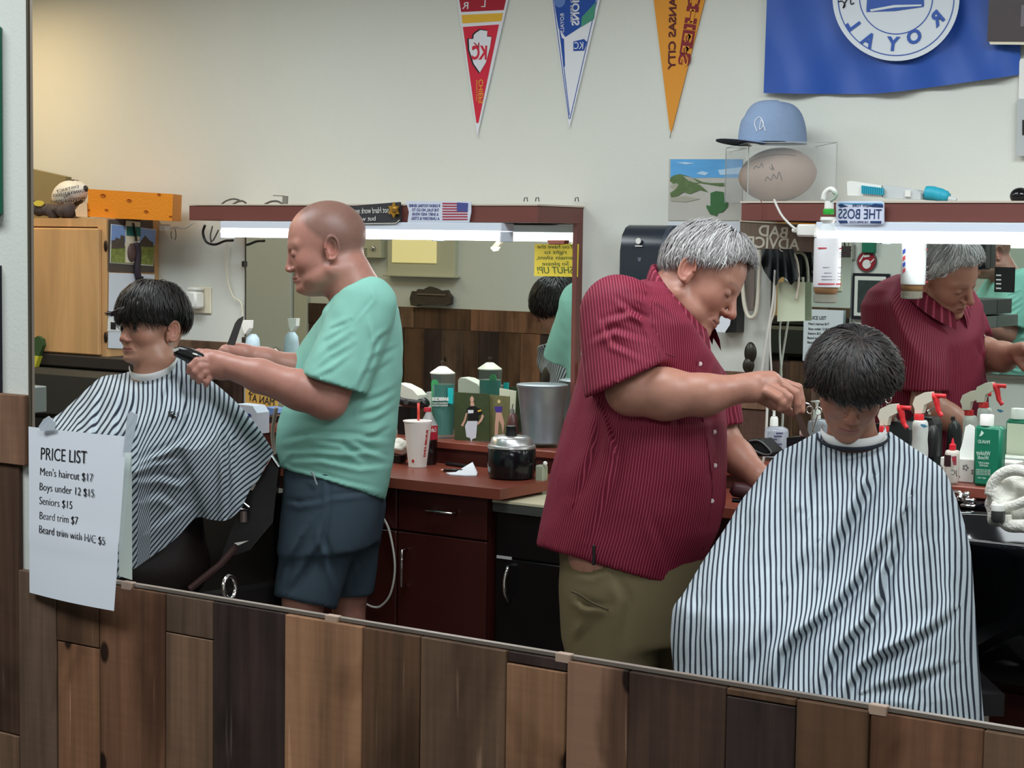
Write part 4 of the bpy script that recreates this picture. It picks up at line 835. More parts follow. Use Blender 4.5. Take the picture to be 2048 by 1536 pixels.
for pts in ([(0.0, 0.012), (0.006, 0.028), (0.003, 0.012), (0.012, 0.02)], [(-0.02, -0.02), (-0.014, 0.004), (-0.006, -0.014), (0.002, 0.0), (0.01, -0.016), (0.02, -0.006), (0.028, -0.018)], [(0.03, 0.022), (0.034, 0.034), (0.042, 0.022), (0.05, 0.028), (0.058, 0.02)]):
    sg_.tube(spline([onball(-a_, b_) for a_, b_ in pts], 4), 0.0011, n=5)
sg_.build('signature', mat('faded_ink', (84, 72, 66), 0.7), f2_)
sb_ = B(); sb_.tube(spline([onball(u, 0.052*(1-(u/0.112)**2)**0.5+0.002) for u in np.linspace(-0.095, 0.06, 9)], 3), 0.001, n=5); sb_.build('seam', mat('faded_ink', (84, 72, 66), 0.7), f2_)
# blue cap
M_cap = mat('heather_blue_cloth', (132, 152, 182), 0.9, bump=0.25, bscale=260, noise=0.05, nscale=60); M_capd = mat('navy_under_brim', (34, 38, 52), 0.8)
hc = onY(1545, 280, 4.72); hc[2] = zct+0.0035
hat = thing('baseball_cap', hc, 'heather blue baseball cap with white stitched emblem on the acrylic case', 'cap')
fd = -RT*[1, 1, 0]*1.0-FW*[1, 1, 0]*0.25; fd /= np.linalg.norm(fd); sd = np.cross((0, 0, 1), fd)
V = []; F = []; n, m_ = 36, 12
for i in range(m_+1):
    p = PI/2*i/m_
    for k in range(n):
        t = 2*PI*k/n; r_ = 0.088*(math.cos(p)**0.55 if i < m_ else 0.01); z = 0.118*math.sin(p)**0.95
        fx = r_*math.cos(t)*1.12; fx = fx*(0.93 if fx > 0 and z > 0.07 else 1)
        V.append(hc+fd*fx+sd*r_*math.sin(t)*0.95+np.array([0, 0, z+(0.004 if math.cos(t) > 0 else 0)]))
for i in range(m_):
    for k in range(n): F.append((i*n+k, i*n+(k+1) % n, (i+1)*n+(k+1) % n, (i+1)*n+k))
F.append(tuple(m_*n+k for k in range(n)))
cr_ = mesh('crown', V, F, M_cap, hat, smooth=True)
B().ell(hc+[0, 0, 0.119], (0.008, 0.008, 0.004), 12, 6).build('button', mat('dark_button', (80, 84, 96), 0.7), cr_, smooth=True)
V = []; F = []
for lay in (0, 1):
    for i in range(9):
        for k in range(17):
            t = -1+2*k/16; s_ = i/8; r_ = 0.080+0.075*s_*math.sqrt(max(0, 1-(abs(t)*0.97)**2.6))
            a = t*1.18*(1-0.25*s_); P_ = hc+fd*(r_*math.cos(a)*1.05)+sd*(r_*math.sin(a)*0.95); P_[2] += 0.010+0.004*s_-0.012*t*t-0.003*lay-0.004*s_; V.append(P_)
for lay in (0, 1):
    for i in range(8):
        for k in range(16): a = lay*153+i*17+k; F.append((a, a+1, a+18, a+17))
for k in range(16): F.append((136+k, 137+k, 137+153+k, 136+153+k))
bo = mesh('brim', V, F, [M_cap, M_capd], hat, smooth=True)
for p in bo.data.polygons: p.material_index = 1 if p.index >= 128 else 0
em = B(); e0 = hc+fd*0.062+sd*0.058
def oncap(f_, z_): # left-front side of crown as seen
    rr_ = 0.088*math.cos(math.asin(min(1, (z_/0.118)**(1/0.95))))**0.55; s_ = math.sqrt(max(1e-5, 1-(f_/(rr_*1.12))**2))*rr_*0.95
    q = hc+fd*f_+sd*s_; alt = hc+fd*f_-sd*s_; q = q if (q-CAM)@FW < (alt-CAM)@FW else alt
    return q*1.0+(CAM-q)/np.linalg.norm(CAM-q)*0.0025+np.array([0, 0, z_])
em.tube(spline([oncap(f_, z_) for f_, z_ in ((0.07, 0.03), (0.074, 0.055), (0.062, 0.07), (0.054, 0.05), (0.064, 0.035), (0.058, 0.062), (0.05, 0.03))], 5), 0.0013, n=5)
em.build('emblem', M_fwh, hat)
# brush wand, black ball, license plate
wd_ = thing('scrub_wand', onY(1800, 404, 4.7), 'white and turquoise scrubbing tool lying on the right valance', 'tool')
M_tq = mat('turquoise_rubber', (40, 160, 184), 0.5); Yw = 4.68
pol([(1709, 365), (1715, 363), (1777, 372), (1777, 395), (1710, 392)], Yw, 0.05, M_white, 'head', wd_)
b = B()
for k in range(12): b.prism(pxY([(1725+k*3.7, 371+k*0.45), (1727.6+k*3.7, 371.4+k*0.45), (1727.6+k*3.7, 387+k*0.3), (1725+k*3.7, 387+k*0.3)], Yw-0.05), (0, -0.008, 0))
b.build('bristles', M_tq, wd_, kind='stuff')
pol([(1779, 371), (1845, 380), (1854, 388), (1854, 400), (1779, 397)], Yw, 0.045, mat('pale_grey_plastic', (196, 200, 200), 0.35), 'handle', wd_)
B().prism(pxY([(1812, 381), (1823, 382), (1822, 394), (1811, 393)], Yw-0.045), (0, -0.006, 0)).build('button', M_white, wd_)
B().tube(spline([onY(x, y, Yw-0.02) for x, y in ((1853, 386), (1868, 387), (1884, 391), (1898, 395))], 5), [0.019]*6+[0.018]*5+[0.016]*3+[0.012, 0.011], n=12).build('grip', M_tq, wd_, smooth=True)
B().tube([onY(1898, 398, Yw-0.02), onY(1913, 400, Yw-0.02)], [0.009, 0.005]).build('tip', mat('pale_grey_plastic', (196, 200, 200), 0.35), wd_)
bb = onY(2040, 392, 4.68); B().ell(bb, (0.026, 0.026, 0.022)).build('black_ball', mat('gloss_black', (16, 14, 16), 0.12), smooth=True, label='glossy black round object on the valance at the right edge', cat='ball')
lp = thing('license_plate', onY(1720, 448, 4.6), 'novelty license plate reading THE BOSS on the right valance', 'license plate')
def rrect(x0, y0, x1, y1, r, n=5):
    P = []
    for cx, cy, a0 in ((x1-r, y0+r, -90), (x1-r, y1-r, 0), (x0+r, y1-r, 90), (x0+r, y0+r, 180)):
        for k in range(n+1): a = math.radians(a0+90*k/n); P.append((cx+r*math.cos(a), cy+r*math.sin(a)))
    return P
pol(rrect(1673, 402, 1769, 449, 7), 4.603, 0.003, mat('plate_rim', (206, 216, 232), 0.4), 'rim', lp)
pol(rrect(1675.5, 404.5, 1766.5, 447, 6), 4.5997, 0.001, mat('plate_white', (208, 212, 232), 0.5), 'field', lp)
M_pb = mat('plate_navy', (24, 52, 100), 0.5)
pol([(1678, 406), (1764, 406), (1766, 409), (1700, 409), (1690, 408), (1680, 411)], 4.5985, 0.0006, mat('plate_sky', (90, 160, 196), 0.5), 'top_band', lp)
pol([(1676, 409), (1684, 408), (1696, 413), (1680, 415)], 4.598, 0.0006, M_pb, 'skyline', lp); pol([(1738, 412), (1750, 407), (1766, 409), (1766, 415), (1745, 414)], 4.598, 0.0006, M_pb, 'skyline', lp)
pol([(1676, 441), (1694, 441), (1696, 446), (1680, 447)], 4.598, 0.0006, M_pb, 'bottom_bar', lp); pol([(1741, 442), (1763, 442), (1762, 447), (1740, 446)], 4.598, 0.0006, M_pb, 'bottom_bar', lp)
mtext('THE BOSS', (1763, 438), (1677, 437), 4.5975, M_pb, lp, h=20); mtext('NEW YORK', (1741, 414), (1704, 413.5), 4.5972, M_pb, lp, h=6); mtext('THE EMPIRE STATE', (1737, 446), (1699, 446), 4.5972, M_pb, lp, h=4)
# hanging spray bottle
hs = thing('spray_bottle', onY(1650, 610, 4.56), 'hanging spray bottle with green ring and white label before the right mirror', 'spray bottle')
Yh = 4.56; pc = lambda x, y: onY(x, y, Yh); s_ = proj(pc(1655, 500))[2]/3670
def lpx(name, prof, cx, m, parent, Y=Yh, n=28, dx=0.0, **kw):
    """lathe from px profile [(halfwidth,y)], axis vertical at px cx"""
    c = onY(cx, prof[-1][1], Y); c0 = c.copy(); sc = proj(c)[2]/3670
    pr = [(w*sc, onY(cx, y, Y)[2]-c0[2]) for w, y in prof[::-1]]
    return B().lathe(pr, c0, n=n, **{k: kw.pop(k) for k in list(kw) if k in ('sx', 'sy', 'xa')}).build(name, m, parent, smooth=False, auto=45, **kw)
lpx('label_band', [(26, 476), (27, 482), (27, 570), (26, 574)], 1653, mat('label_white', (222, 222, 226), 0.5), hs)
lpx('bottle', [(10, 448), (17, 456), (26, 470), (25, 474.5)], 1654, mat('clear_bottle', (226, 232, 232), 0.1, alpha=0.5), hs)
lpx('liquid', [(24.5, 575), (24, 584), (20, 588)], 1651, mat('amber_liquid', (150, 112, 78), 0.15, alpha=0.85), hs)
lpx('base', [(23.5, 588.5), (24, 603), (20, 606)], 1650, mat('clear_bottle2', (150, 146, 132), 0.15, alpha=0.55), hs)
lpx('collar', [(9.5, 418), (11, 419), (11, 428), (10, 429)], 1657, mat('bright_green', (60, 178, 66), 0.4), hs)
lpx('neck', [(15, 434), (16, 440), (10, 447)], 1656, M_white, hs); lpx('neck_ring', [(9, 402), (9.5, 417.5)], 1658, M_white, hs)
B().tube(spline([pc(x, y) for x, y in ((1646, 400), (1650, 386), (1660, 378), (1668, 381), (1672, 392))], 5), [0.007]*21, n=10).build('spray_head', M_white, hs, smooth=True)
B().tube(spline([pc(x, y)+[0, -0.008, 0] for x, y in ((1668, 384), (1676, 389), (1672, 396), (1664, 402))], 5), 0.004, n=8).build('trigger', mat('sage_trigger', (156, 176, 160), 0.4), hs, smooth=True)
M_rl = mat('label_red', (190, 70, 84), 0.6); 
def onlab(x, y, o=0.0012):
    c = onY(1653, y, Yh); r_ = 27*s_; P_ = onY(x, y, Yh-r_); dx_ = P_[0]-c[0]; return np.array([P_[0], c[1]-math.sqrt(max(r_*r_-dx_*dx_, 1e-6))-o, c[2]])
for ya, yb in ((495, 498), (566, 569)):
    V = []; F = []
    xs = np.linspace(1636, 1672, 12)
    for x in xs: V += [onlab(x, ya), onlab(x, yb)]
    for k in range(11): F.append((2*k, 2*k+2, 2*k+3, 2*k+1))
    mesh('red_line', V, F, M_rl, hs)
for k, (w_, yy) in enumerate(((12, 504), (16, 508), (14, 513), (22, 534), (20, 545), (24, 552), (24, 558))):
    V = []; F = []; xs = np.linspace(1672-w_*1.2, 1672, 8)
    for x in xs: V += [onlab(x, yy), onlab(x, yy+1.3)]
    for q in range(7): F.append((2*q, 2*q+2, 2*q+3, 2*q+1))
    mesh('label_text', V, F, mat('label_grey', (128, 124, 140), 0.7), hs)
for k, (yy, col_) in enumerate(((505, 'b'), (520, 'r'), (534, 'b'), (547, 'r'))):
    # far side stripes that the mirror shows
    c = onY(1653, yy, Yh); r_ = 27*s_+0.001
    V = [c+[r_*math.sin(a), r_*math.cos(a), z] for a, z in ((-0.55, 0.008), (-0.25, 0.014), (-0.25, 0.002), (-0.55, -0.004))]; mesh('stripe_mark', V, [(0, 1, 2, 3)], mat('stripe_blue', (52, 72, 170), 0.6) if col_ == 'b' else M_rl, hs)
# things hanging left of the right mirror
bcl = thing('black_cape', onY(1558, 570, 4.8), 'black cloth hanging bunched below the BAD ADVICE board', 'cloth')
V = []; F = []
top = [(1524, 498), (1590, 502)]; hem = [(1522, 525), (1527, 540), (1535, 553), (1545, 566), (1553, 570), (1559, 558), (1566, 554), (1575, 560), (1582, 570), (1590, 562), (1598, 550), (1590, 530)]
hem = spline(np.array([(x, y, 0) for x, y in hem], float), 3); n = len(hem)
for i in range(8):
    for k in range(n):
        t = i/7; x = (1526+(1588-1526)*k/(n-1))*(1-t)+hem[k][0]*t; y = 498*(1-t)+hem[k][1]*t; V.append(onY(x, y, 4.80-0.018*math.sin(k*0.9+i*0.3)*t))
for i in range(7):
    for k in range(n-1): a = i*n+k; F.append((a, a+1, a+n+1, a+n))
mesh('cloth', V, F, mat('black_satin', (30, 36, 40), 0.5), bcl, smooth=True)
B().tube([onY(1560, 494, 4.84), onY(1560, 500, 4.79), onY(1566, 503, 4.79)], 0.002, n=6).build('hook', M_chrome, bcl)
hl = thing('hose_loop', onY(1500, 637, 4.82), 'pale ribbed hose hanging in a U loop on the wall behind the barber face', 'hose')
B().tube(spline([onY(x, y, 4.82) for x, y in ((1484, 500), (1485, 560), (1488, 605), (1495, 630), (1504, 635), (1512, 624), (1516, 590), (1520, 520), (1518, 500))], 7), 0.0058, n=10).build('hose', mat('cream_hose', (206, 200, 184), 0.5), hl, smooth=True)
pol([(1490, 498), (1512, 498), (1510, 590), (1506, 622), (1498, 622), (1492, 590)], 4.85, 0.004, mat('taupe_strop', (120, 108, 100), 0.7), 'strop', hl)
ll = thing('oval_loop', onY(1570, 560, 4.84), 'pale oval wire loop behind the black cloth', 'loop')
B().tube(spline([onY(x, y, 4.83) for x, y in ((1568, 506), (1584, 506), (1594, 522), (1597, 560), (1592, 600))], 7), 0.004, n=8).build('wire', mat('cream_hose', (206, 200, 184), 0.5), ll, smooth=True)
pn_ = thing('paper_note', onY(1582, 643, 4.85), 'pale green paper hanging on the left edge of the right station mirror', 'paper')
pol([(1556, 565), (1573, 563), (1610, 565), (1610, 642), (1555, 643)], 4.84, 0.002, mat('pale_green_paper', (196, 204, 178), 0.8), 'sheet', pn_)
bh = thing('wall_holder', onY(1470, 665, YW), 'black wall holder with a white paper slip behind the barber chin', 'holder')
pol([(1455, 560), (1491, 560), (1488, 664), (1450, 664)], YW, 0.05, M_black, 'body', bh); pol([(1432, 610), (1467, 612), (1460, 650), (1450, 665), (1428, 664)], YW-0.052, 0.002, mat('white_slip', (222, 226, 234), 0.7), 'slip', bh)
ov = thing('hanging_brush', onY(1500, 745, 4.84), 'black oval brush hanging from a nail on the wainscot edge', 'brush')
c = onY(1501, 706, 4.84); B().lathe([(0.022, -0.008), (0.026, 0.0), (0.022, 0.008)], c, axis=(0, -1, 0), sx=0.75, sy=1.25, xa=(1, 0, 0)).build('handle', mat('dark_bronze', (46, 42, 34), 0.35, metal=0.3), ov, smooth=True)
c = onY(1497, 731, 4.84); B().lathe([(0.018, -0.01), (0.023, 0.0), (0.018, 0.01)], c, axis=(0, -1, 0), sx=0.8, sy=1.1, xa=(1, 0, 0)).build('head', mat('dark_bronze', (46, 42, 34), 0.35, metal=0.3), ov, smooth=True)
B().tube(pxY([(1497, 684), (1497, 692)], 4.85), 0.001, n=5).build('nail', M_chrome, ov)
cab_([(1550, 540), (1546, 600), (1536, 660), (1524, 740), (1520, 800)], 4.80, 0.0035, 'cable', M_wcable, 'left of two white cords hanging beside the right mirror edge')
cab_([(1552, 560), (1549, 620), (1541, 650), (1540, 690), (1543, 745), (1544, 800)], 4.83, 0.003, 'cable', M_wcable, 'right of two white cords hanging beside the right mirror edge')
cab_([(1535, 800), (1533, 850), (1530, 900), (1525, 930)], 4.81, 0.004, 'cable', M_wcable, 'white cord running down beside the sanitizer pumps')
# ---- right counter
yr2 = onZ(1930, 972, zr_)[1]
c2_ = thing('counter', ((mx1+R1x)/2, 4.5, 0), 'cherry counter with raised ledge of the right station behind the cape', 'counter')
xcl = -2.63; box('worktop', (xcl, 4.36, ZC-0.03), (-1.845, YW, ZC), M_cherry, c2_, bev=0.002)
box('riser', (xcl, yr2+0.004, ZC), (R1x, yr2+0.02, zr_-0.03), M_cherryd, c2_)
box('ledge', (xcl, yr2-0.01, zr_-0.03), (R1x, YW-0.02, zr_), M_cherry, c2_, bev=0.003)
cb2 = thing('base_cabinet', (-1.9, 4.5, 0), 'dark cherry base cabinet of the right station behind the striped cape', 'cabinet')
box('carcass', (xcl+0.02, 4.42, 0.0), (R1x, YW-0.05, 0.54), M_cherryd, cb2); box('upper_rail', (xcl+0.02, 4.42, 0.5405), (-1.85, YW-0.05, ZC-0.031), M_cherryd, cb2)
for k in range(4): a = xcl+0.03+k*0.4; box('door', (a, 4.405, 0.05), (a+0.39, 4.4195, 0.52), M_cherryd, cb2, bev=0.003)
# shampoo bowl
sk = thing('shampoo_bowl', (-1.5, 4.4, ZC-0.3), 'glossy black shampoo bowl with chrome taps at the right edge', 'sink')
M_gl = mat('gloss_black_sink', (14, 15, 18), 0.08, spec=0.7)
V = []; F = []; cxs, cys = -1.42, 4.40; NR = 48
def oval(rx, ry, z, sq=3.2): return [(cxs+rx*np.sign(math.cos(a))*abs(math.cos(a))**(2/sq), cys+ry*np.sign(math.sin(a))*abs(math.sin(a))**(2/sq), z) for a in np.linspace(0, 2*PI, NR, endpoint=False)]
zs_ = 0.93
rings = [oval(0.10, 0.08, 0.55), oval(0.22, 0.15, 0.58), oval(0.33, 0.20, 0.74), oval(0.385, 0.235, zs_-0.03), oval(0.40, 0.245, zs_-0.012), oval(0.40, 0.245, zs_), oval(0.385, 0.235, zs_+0.003), oval(0.365, 0.215, zs_-0.004), oval(0.33, 0.19, 0.82), oval(0.2, 0.12, 0.70), oval(0.01, 0.01, 0.69)]
for r_ in rings: V += r_
for i in range(len(rings)-1):
    for k in range(NR): F.append((i*NR+k, i*NR+(k+1) % NR, (i+1)*NR+(k+1) % NR, (i+1)*NR+k))
F.append(tuple(range(NR))[::-1]); mesh('basin', V, F, M_gl, sk, smooth=True)
box('backsplash', (-1.83, yr2-0.03, zs_-0.12), (R1x, yr2-0.012, zr_-0.034), M_gl, sk, bev=0.004)
q = onY(1922, 985, yr2-0.05); B().tube(spline([q+[-0.03, 0.0, -0.01], q+[-0.012, -0.006, 0.0], q+[0.004, -0.012, -0.002], q+[0.005, -0.02, -0.014]], 5), 0.006, n=10).build('tap_lever', M_chrome, sk, smooth=True)
q = onY(1938, 1006, yr2-0.05); b = B(); b.box(q+[-0.017, -0.012, 0.0], q+[0.017, 0.012, 0.014], 0.004); b.box(q+[-0.015, -0.01, 0.0145], q+[0.002, 0.01, 0.03], 0.004); b.box(q+[-0.02, -0.014, -0.012], q+[0.02, 0.014, -0.002], 0.003); b.build('tap', M_chrome, sk, auto=40)
B().tube([onY(1912, 1010, yr2-0.04), onY(1918, 990, yr2-0.05)], 0.006, n=10).build('tap_stem', M_chrome, sk, smooth=True)
# ================================================================ things on the left counter and ledge
def placed(px, py, Z): return onZ(px, py, Z)
def bottle_px(name, cx, ybot, prof, Y, m, parent=None, **kw): return lpx(name, prof, cx, m, parent, Y, **kw)
M_glass = mat('clear_glass', (190, 214, 206), 0.04, alpha=0.12, spec=0.7)
M_teal_l = mat('teal_liquid', (6, 104, 92), 0.08, alpha=0.97, spec=0.6)
Yj = 4.73
jar = thing('disinfectant_jar', onY(885, 881, Yj), 'tall glass jar of teal disinfectant with combs inside and white lid on the ledge', 'jar')
lpx('glass', [(25, 746), (25, 752), (24, 757), (24, 872), (25, 878), (25, 881)], 885, M_glass, jar, Yj)
lpx('liquid', [(22.5, 768), (22.5, 868)], 885, M_teal_l, jar, Yj)
ld = lpx('lid', [(3, 732), (8, 733), (18, 740), (25, 745), (25, 747)], 885, mat('enamel_lid', (226, 222, 206), 0.35), jar, Yj)
lpx('knob', [(3.5, 722), (4, 726), (2.5, 728), (2.5, 732)], 885, mat('brown_knob', (64, 44, 34), 0.4), ld, Yj)
pol([(864, 765), (867, 759), (873, 759), (877, 765), (878, 860), (866, 860)], Yj-0.028, 0.004, mat('green_comb', (20, 168, 84), 0.4), 'comb', jar)
pol([(897, 776), (907, 776), (906, 808), (897, 806)], Yj-0.022, 0.004, mat('cyan_comb', (40, 190, 190), 0.4), 'comb', jar)
mtext('BARBICIDE', (897, 801), (864, 801), Yj-0.041, M_white, jar, h=6, bold=0.001); mtext('DISINFECTANT', (896, 808), (865, 808), Yj-0.041, M_white, jar, h=3.5); mtext('GERMICIDE FUNGICIDE', (896, 812.5), (864, 812.5), Yj-0.041, M_white, jar, h=3)
# photographs
Ypz = 4.71
ph = thing('photo_print', onY(940, 882, Ypz), 'photo print of a baseball player in black jersey standing on the ledge', 'photo')
M_pg = mat('photo_foliage', (58, 70, 40), 0.6, noise=0.35, nscale=30); M_skin_p = mat('photo_skin', (206, 160, 140), 0.7)
pol([(910, 784), (979, 788), (980, 882), (910, 880)], Ypz, 0.003, M_pg, 'print', ph)
Y1 = Ypz-0.0035
B().lathe([(0.0085, 0), (0.0085, 0.0004)], onY(944, 799, Y1), axis=(0, -1, 0), sx=0.85, sy=1.2, xa=(1, 0, 0)).build('face', M_skin_p, ph)
pol([(941, 805), (948, 805), (949, 814), (941, 814)], Y1, 0.0003, M_skin_p, 'neck', ph)
pol([(934, 817), (941, 812), (949, 812), (962, 819), (964, 828), (957, 830), (957, 842), (936, 843), (937, 826), (933, 826)], Y1-0.0003, 0.0004, M_black, 'jersey', ph)
pol([(932, 826), (935, 826), (931, 842), (926, 853), (922, 851), (928, 840)], Y1, 0.0004, M_skin_p, 'arm', ph); pol([(964, 828), (968, 832), (964, 842), (956, 850), (954, 847), (961, 838)], Y1, 0.0004, M_skin_p, 'arm', ph)
pol([(935, 842), (955, 842), (952, 876), (945, 878), (943, 884), (940, 876), (933, 874), (930, 852)], Y1-0.0006, 0.0004, mat('photo_white', (206, 208, 218), 0.7), 'trousers', ph)
pol([(936, 820), (947, 820), (947, 826), (936, 827)], Y1-0.001, 0.0004, M_fwh, 'jersey_mark', ph); pol([(955, 821), (962, 819), (963, 822), (956, 824)], Y1-0.001, 0.0004, M_yel, 'sleeve_stripe', ph)
ph2 = thing('photo_print', onY(1000, 882, Ypz+0.01), 'photo print of a cheerleader in purple top standing behind the black warmer', 'photo')
pol([(979, 789), (1020, 793), (1018, 884), (980, 883)], Ypz+0.012, 0.003, mat('photo_meadow2', (112, 108, 70), 0.6, noise=0.35, nscale=40), 'print', ph2)
Y1 = Ypz+0.0085
B().lathe([(0.006, 0), (0.006, 0.0004)], onY(998, 803, Y1), axis=(0, -1, 0)).build('face', mat('photo_blond', (214, 190, 140), 0.7), ph2)
pol([(989, 813), (1005, 813), (1003, 825), (992, 825)], Y1, 0.0004, mat('photo_purple', (72, 50, 140), 0.7), 'top', ph2); pol([(992, 825), (1003, 825), (1009, 846), (1006, 870), (1003, 850), (998, 840), (996, 870), (989, 878), (990, 850)], Y1-0.0003, 0.0004, M_skin_p, 'legs', ph2)
pol([(1000, 776), (1033, 782), (1030, 850), (1000, 850)], Ypz+0.06, 0.003, mat('cream_card', (206, 206, 180), 0.7), 'card', None, label='cream card standing behind the cheerleader photo', cat='card')
# galvanised bucket
bk = thing('bucket', placed(1082, 884, zr_), 'galvanised steel bucket on the ledge beside the red shirt', 'bucket')
c = placed(1082, 884, zr_); c[1] = 4.75; c[0] = onY(1082, 884, 4.75)[0]; 
lpx('pail', [(50, 768), (52, 769), (52, 773), (50, 776), (44, 820), (39, 876), (40, 880), (40, 884)], 1083, mat('galvanised_steel', (150, 156, 162), 0.38, metal=0.75, noise=0.18, nscale=26), bk, 4.74, n=48)
# brown pump bottle behind the warmer
bq = thing('oil_bottle', onY(1023, 860, 4.72), 'small brown bottle with thin metal spout behind the silver lidded warmer', 'bottle')
lpx('body', [(5, 826), (9, 830), (12, 850), (13, 876)], 1025, mat('brown_bottle', (84, 50, 44), 0.35), bq, 4.70); lpx('cap', [(4, 818), (5, 825)], 1024, mat('pewter', (150, 146, 140), 0.3, metal=0.6), bq, 4.70)
B().tube(pxY([(1024, 819), (1026, 808)], 4.70), 0.0013, n=6).build('spout', M_black, bq)
# black warmer with silver lid and handled brush on it
Yq = 4.49
wm = thing('wax_warmer', onY(1023, 954, Yq), 'black electric warmer with domed silver lid on the left counter', 'warmer')
wb = lpx('body', [(46, 896), (48, 899), (49, 920), (47, 945), (45, 953)], 1023, mat('gloss_black_enamel', (16, 18, 22), 0.15), wm, Yq, n=40)
lpx('rim', [(44, 888), (48, 890), (49, 894), (47, 896)], 1023, mat('brushed_silver', (196, 196, 196), 0.3, metal=0.8), wm, Yq, n=40)
ld = lpx('lid', [(16, 871), (34, 872), (40, 876), (43, 886), (44, 888)], 1023, mat('brushed_silver', (196, 196, 196), 0.3, metal=0.8), wm, Yq, n=40)
lpx('knob', [(7, 851), (11, 852), (10, 858), (11, 864), (12, 870.5)], 1022, M_black, ld, Yq)
B().lathe([(0.0055, 0), (0.0055, 0.003)], onY(985, 908, Yq-0.06), axis=(-0.4, -1, 0)).build('dial', mat('red_light', (170, 40, 60), 0.4), wm)
# paper cup with red straw
Yk = 4.53
cp = thing('paper_cup', onY(835, 931, Yk), 'white paper soda cup with red lettering and a red straw on the counter', 'cup')
lpx('cup', [(28, 843), (28, 845), (27, 849), (24, 880), (18.5, ypx(835, 4.53, ZC)-4), (18.5, ypx(835, 4.53, ZC)-0.3)], 835, mat('cup_white', (226, 218, 212), 0.5), cp, Yk, n=36)
lpx('lid', [(22, 840.5), (29, 841), (29.3, 843)], 835, mat('lid_white', (232, 226, 222), 0.35), cp, Yk, n=36)
B().tube(pxY([(837, 846), (837, 806)], Yk-0.004), 0.0042, n=10).build('straw', mat('straw_red', (222, 66, 56), 0.4), cp, smooth=True)
a, b_ = onY(856.5, 860, Yk-0.034), onY(850.5, 914, Yk-0.022); d = b_-a; text('BURGER KING', a, d, np.array([1.0, 0, 0.1])*-1+0*d, 0.010, mat('cup_red', (176, 44, 40), 0.6), cp, width=np.linalg.norm(d), bold=0.0006)
B().lathe([(0.005, 0), (0.005, 0.001)], onY(826, 922, Yk-0.030), axis=(0, -1, 0)).build('round_mark', mat('cup_red', (176, 44, 40), 0.6), cp)
# cola bottle behind
Yc = 4.60
cb_ = thing('soda_bottle', onY(860, 927, Yc), 'dark cola bottle with red cap behind the paper cup', 'bottle')
lpx('cap', [(7, 815), (7.5, 816), (7.5, 823)], 855, mat('cola_red', (170, 30, 50), 0.4), cb_, Yc); lpx('shoulder', [(6, 824), (8, 830), (14, 842), (18, 850)], 857, mat('bottle_clear', (190, 190, 190), 0.08, alpha=0.45), cb_, Yc)
lpx('label', [(18.5, 850.5), (18.5, 878)], 857, mat('cola_red', (170, 30, 50), 0.4), cb_, Yc); lpx('body', [(18, 878.5), (17, 890), (18, 912), (16, ypx(857, 4.60, ZC)-0.3)], 857, mat('cola_dark', (28, 14, 14), 0.1), cb_, Yc)
mtext('Coke', (873, 864), (862, 864), Yc-0.037, M_white, cb_, h=9)
# clipper stand: black base with white hood
cs = thing('clipper_stand', onY(822, 925, 4.74), 'black and white appliance with slanted white hood behind the paper cup', 'appliance')
pol([(806, 808), (806, 770), (810, 765), (822, 767), (844, 778), (854, 789), (855, 806), (840, 812)], 4.71, 0.05, mat('warm_white_plastic', (214, 212, 198), 0.4), 'hood', cs)
B().tube(spline(pxY([(800, 798), (808, 803), (826, 806), (845, 808), (852, 803)], 4.67), 4), 0.017, n=12).build('head', M_black, cs, smooth=True)
pol([(808, 810), (835, 812), (836, ypx(820, 4.72, zr_)-.5), (810, ypx(820, 4.72, zr_)-.5)], 4.76, 0.04, M_black, 'post', cs)
B().lathe([(0.009, 0), (0.009, 0.003)], onY(813, 804, 4.645), axis=(0, -1, 0)).build('dial', mat('dial_grey', (70, 70, 70), 0.4), cs)
pol([(793, 790), (807, 790), (807, 868), (793, 868)], 4.78, 0.03, M_white, 'white_box', None, label='white and grey box behind the black appliance, right of the mint shirt', cat='box')
# rolled white towel
def towel(name, c, r, label, cat='towel', R=None, seed=1, n=26, m=18, fold=0.2):
    rr = random.Random(seed); ph_ = [rr.uniform(0, 6) for _ in range(8)]; V = []; F = []
    for i in range(m+1):
        p = PI*i/m
        for k in range(n):
            t = 2*PI*k/n; q = np.array([math.sin(p)*math.cos(t), math.sin(p)*math.sin(t), math.cos(p)])
            f = 1+fold*(math.sin(3*q[0]+ph_[0]+4*q[2])*math.sin(4*q[1]+ph_[1])+0.5*math.sin(9*q[0]+5*q[1]+ph_[2])*math.cos(7*q[2]+ph_[3]))
            q = q*np.array(r)*f; q = R@q if R is not None else q; V.append(c+q)
    for i in range(m):
        for k in range(n): F.append((i*n+k, i*n+(k+1) % n, (i+1)*n+(k+1) % n, (i+1)*n+k))
    return mesh(name, V, F, M_cloth, smooth=True, label=label, cat=cat)
towel('rolled_towel', onY(798, 893, 4.55)*[1, 1, 0]+[0, 0, ZC+0.055], (0.04, 0.04, 0.022), 'small crumpled white towel between the mint shirt and paper cup')
pol([(786, 910), (812, 910), (812, ypx(800, 4.58, ZC)-.5), (786, ypx(800, 4.58, ZC)-.5)], 4.58, 0.03, M_black, 'black_tray', None, label='black tray under the crumpled towel at the mint shirt', cat='tray')
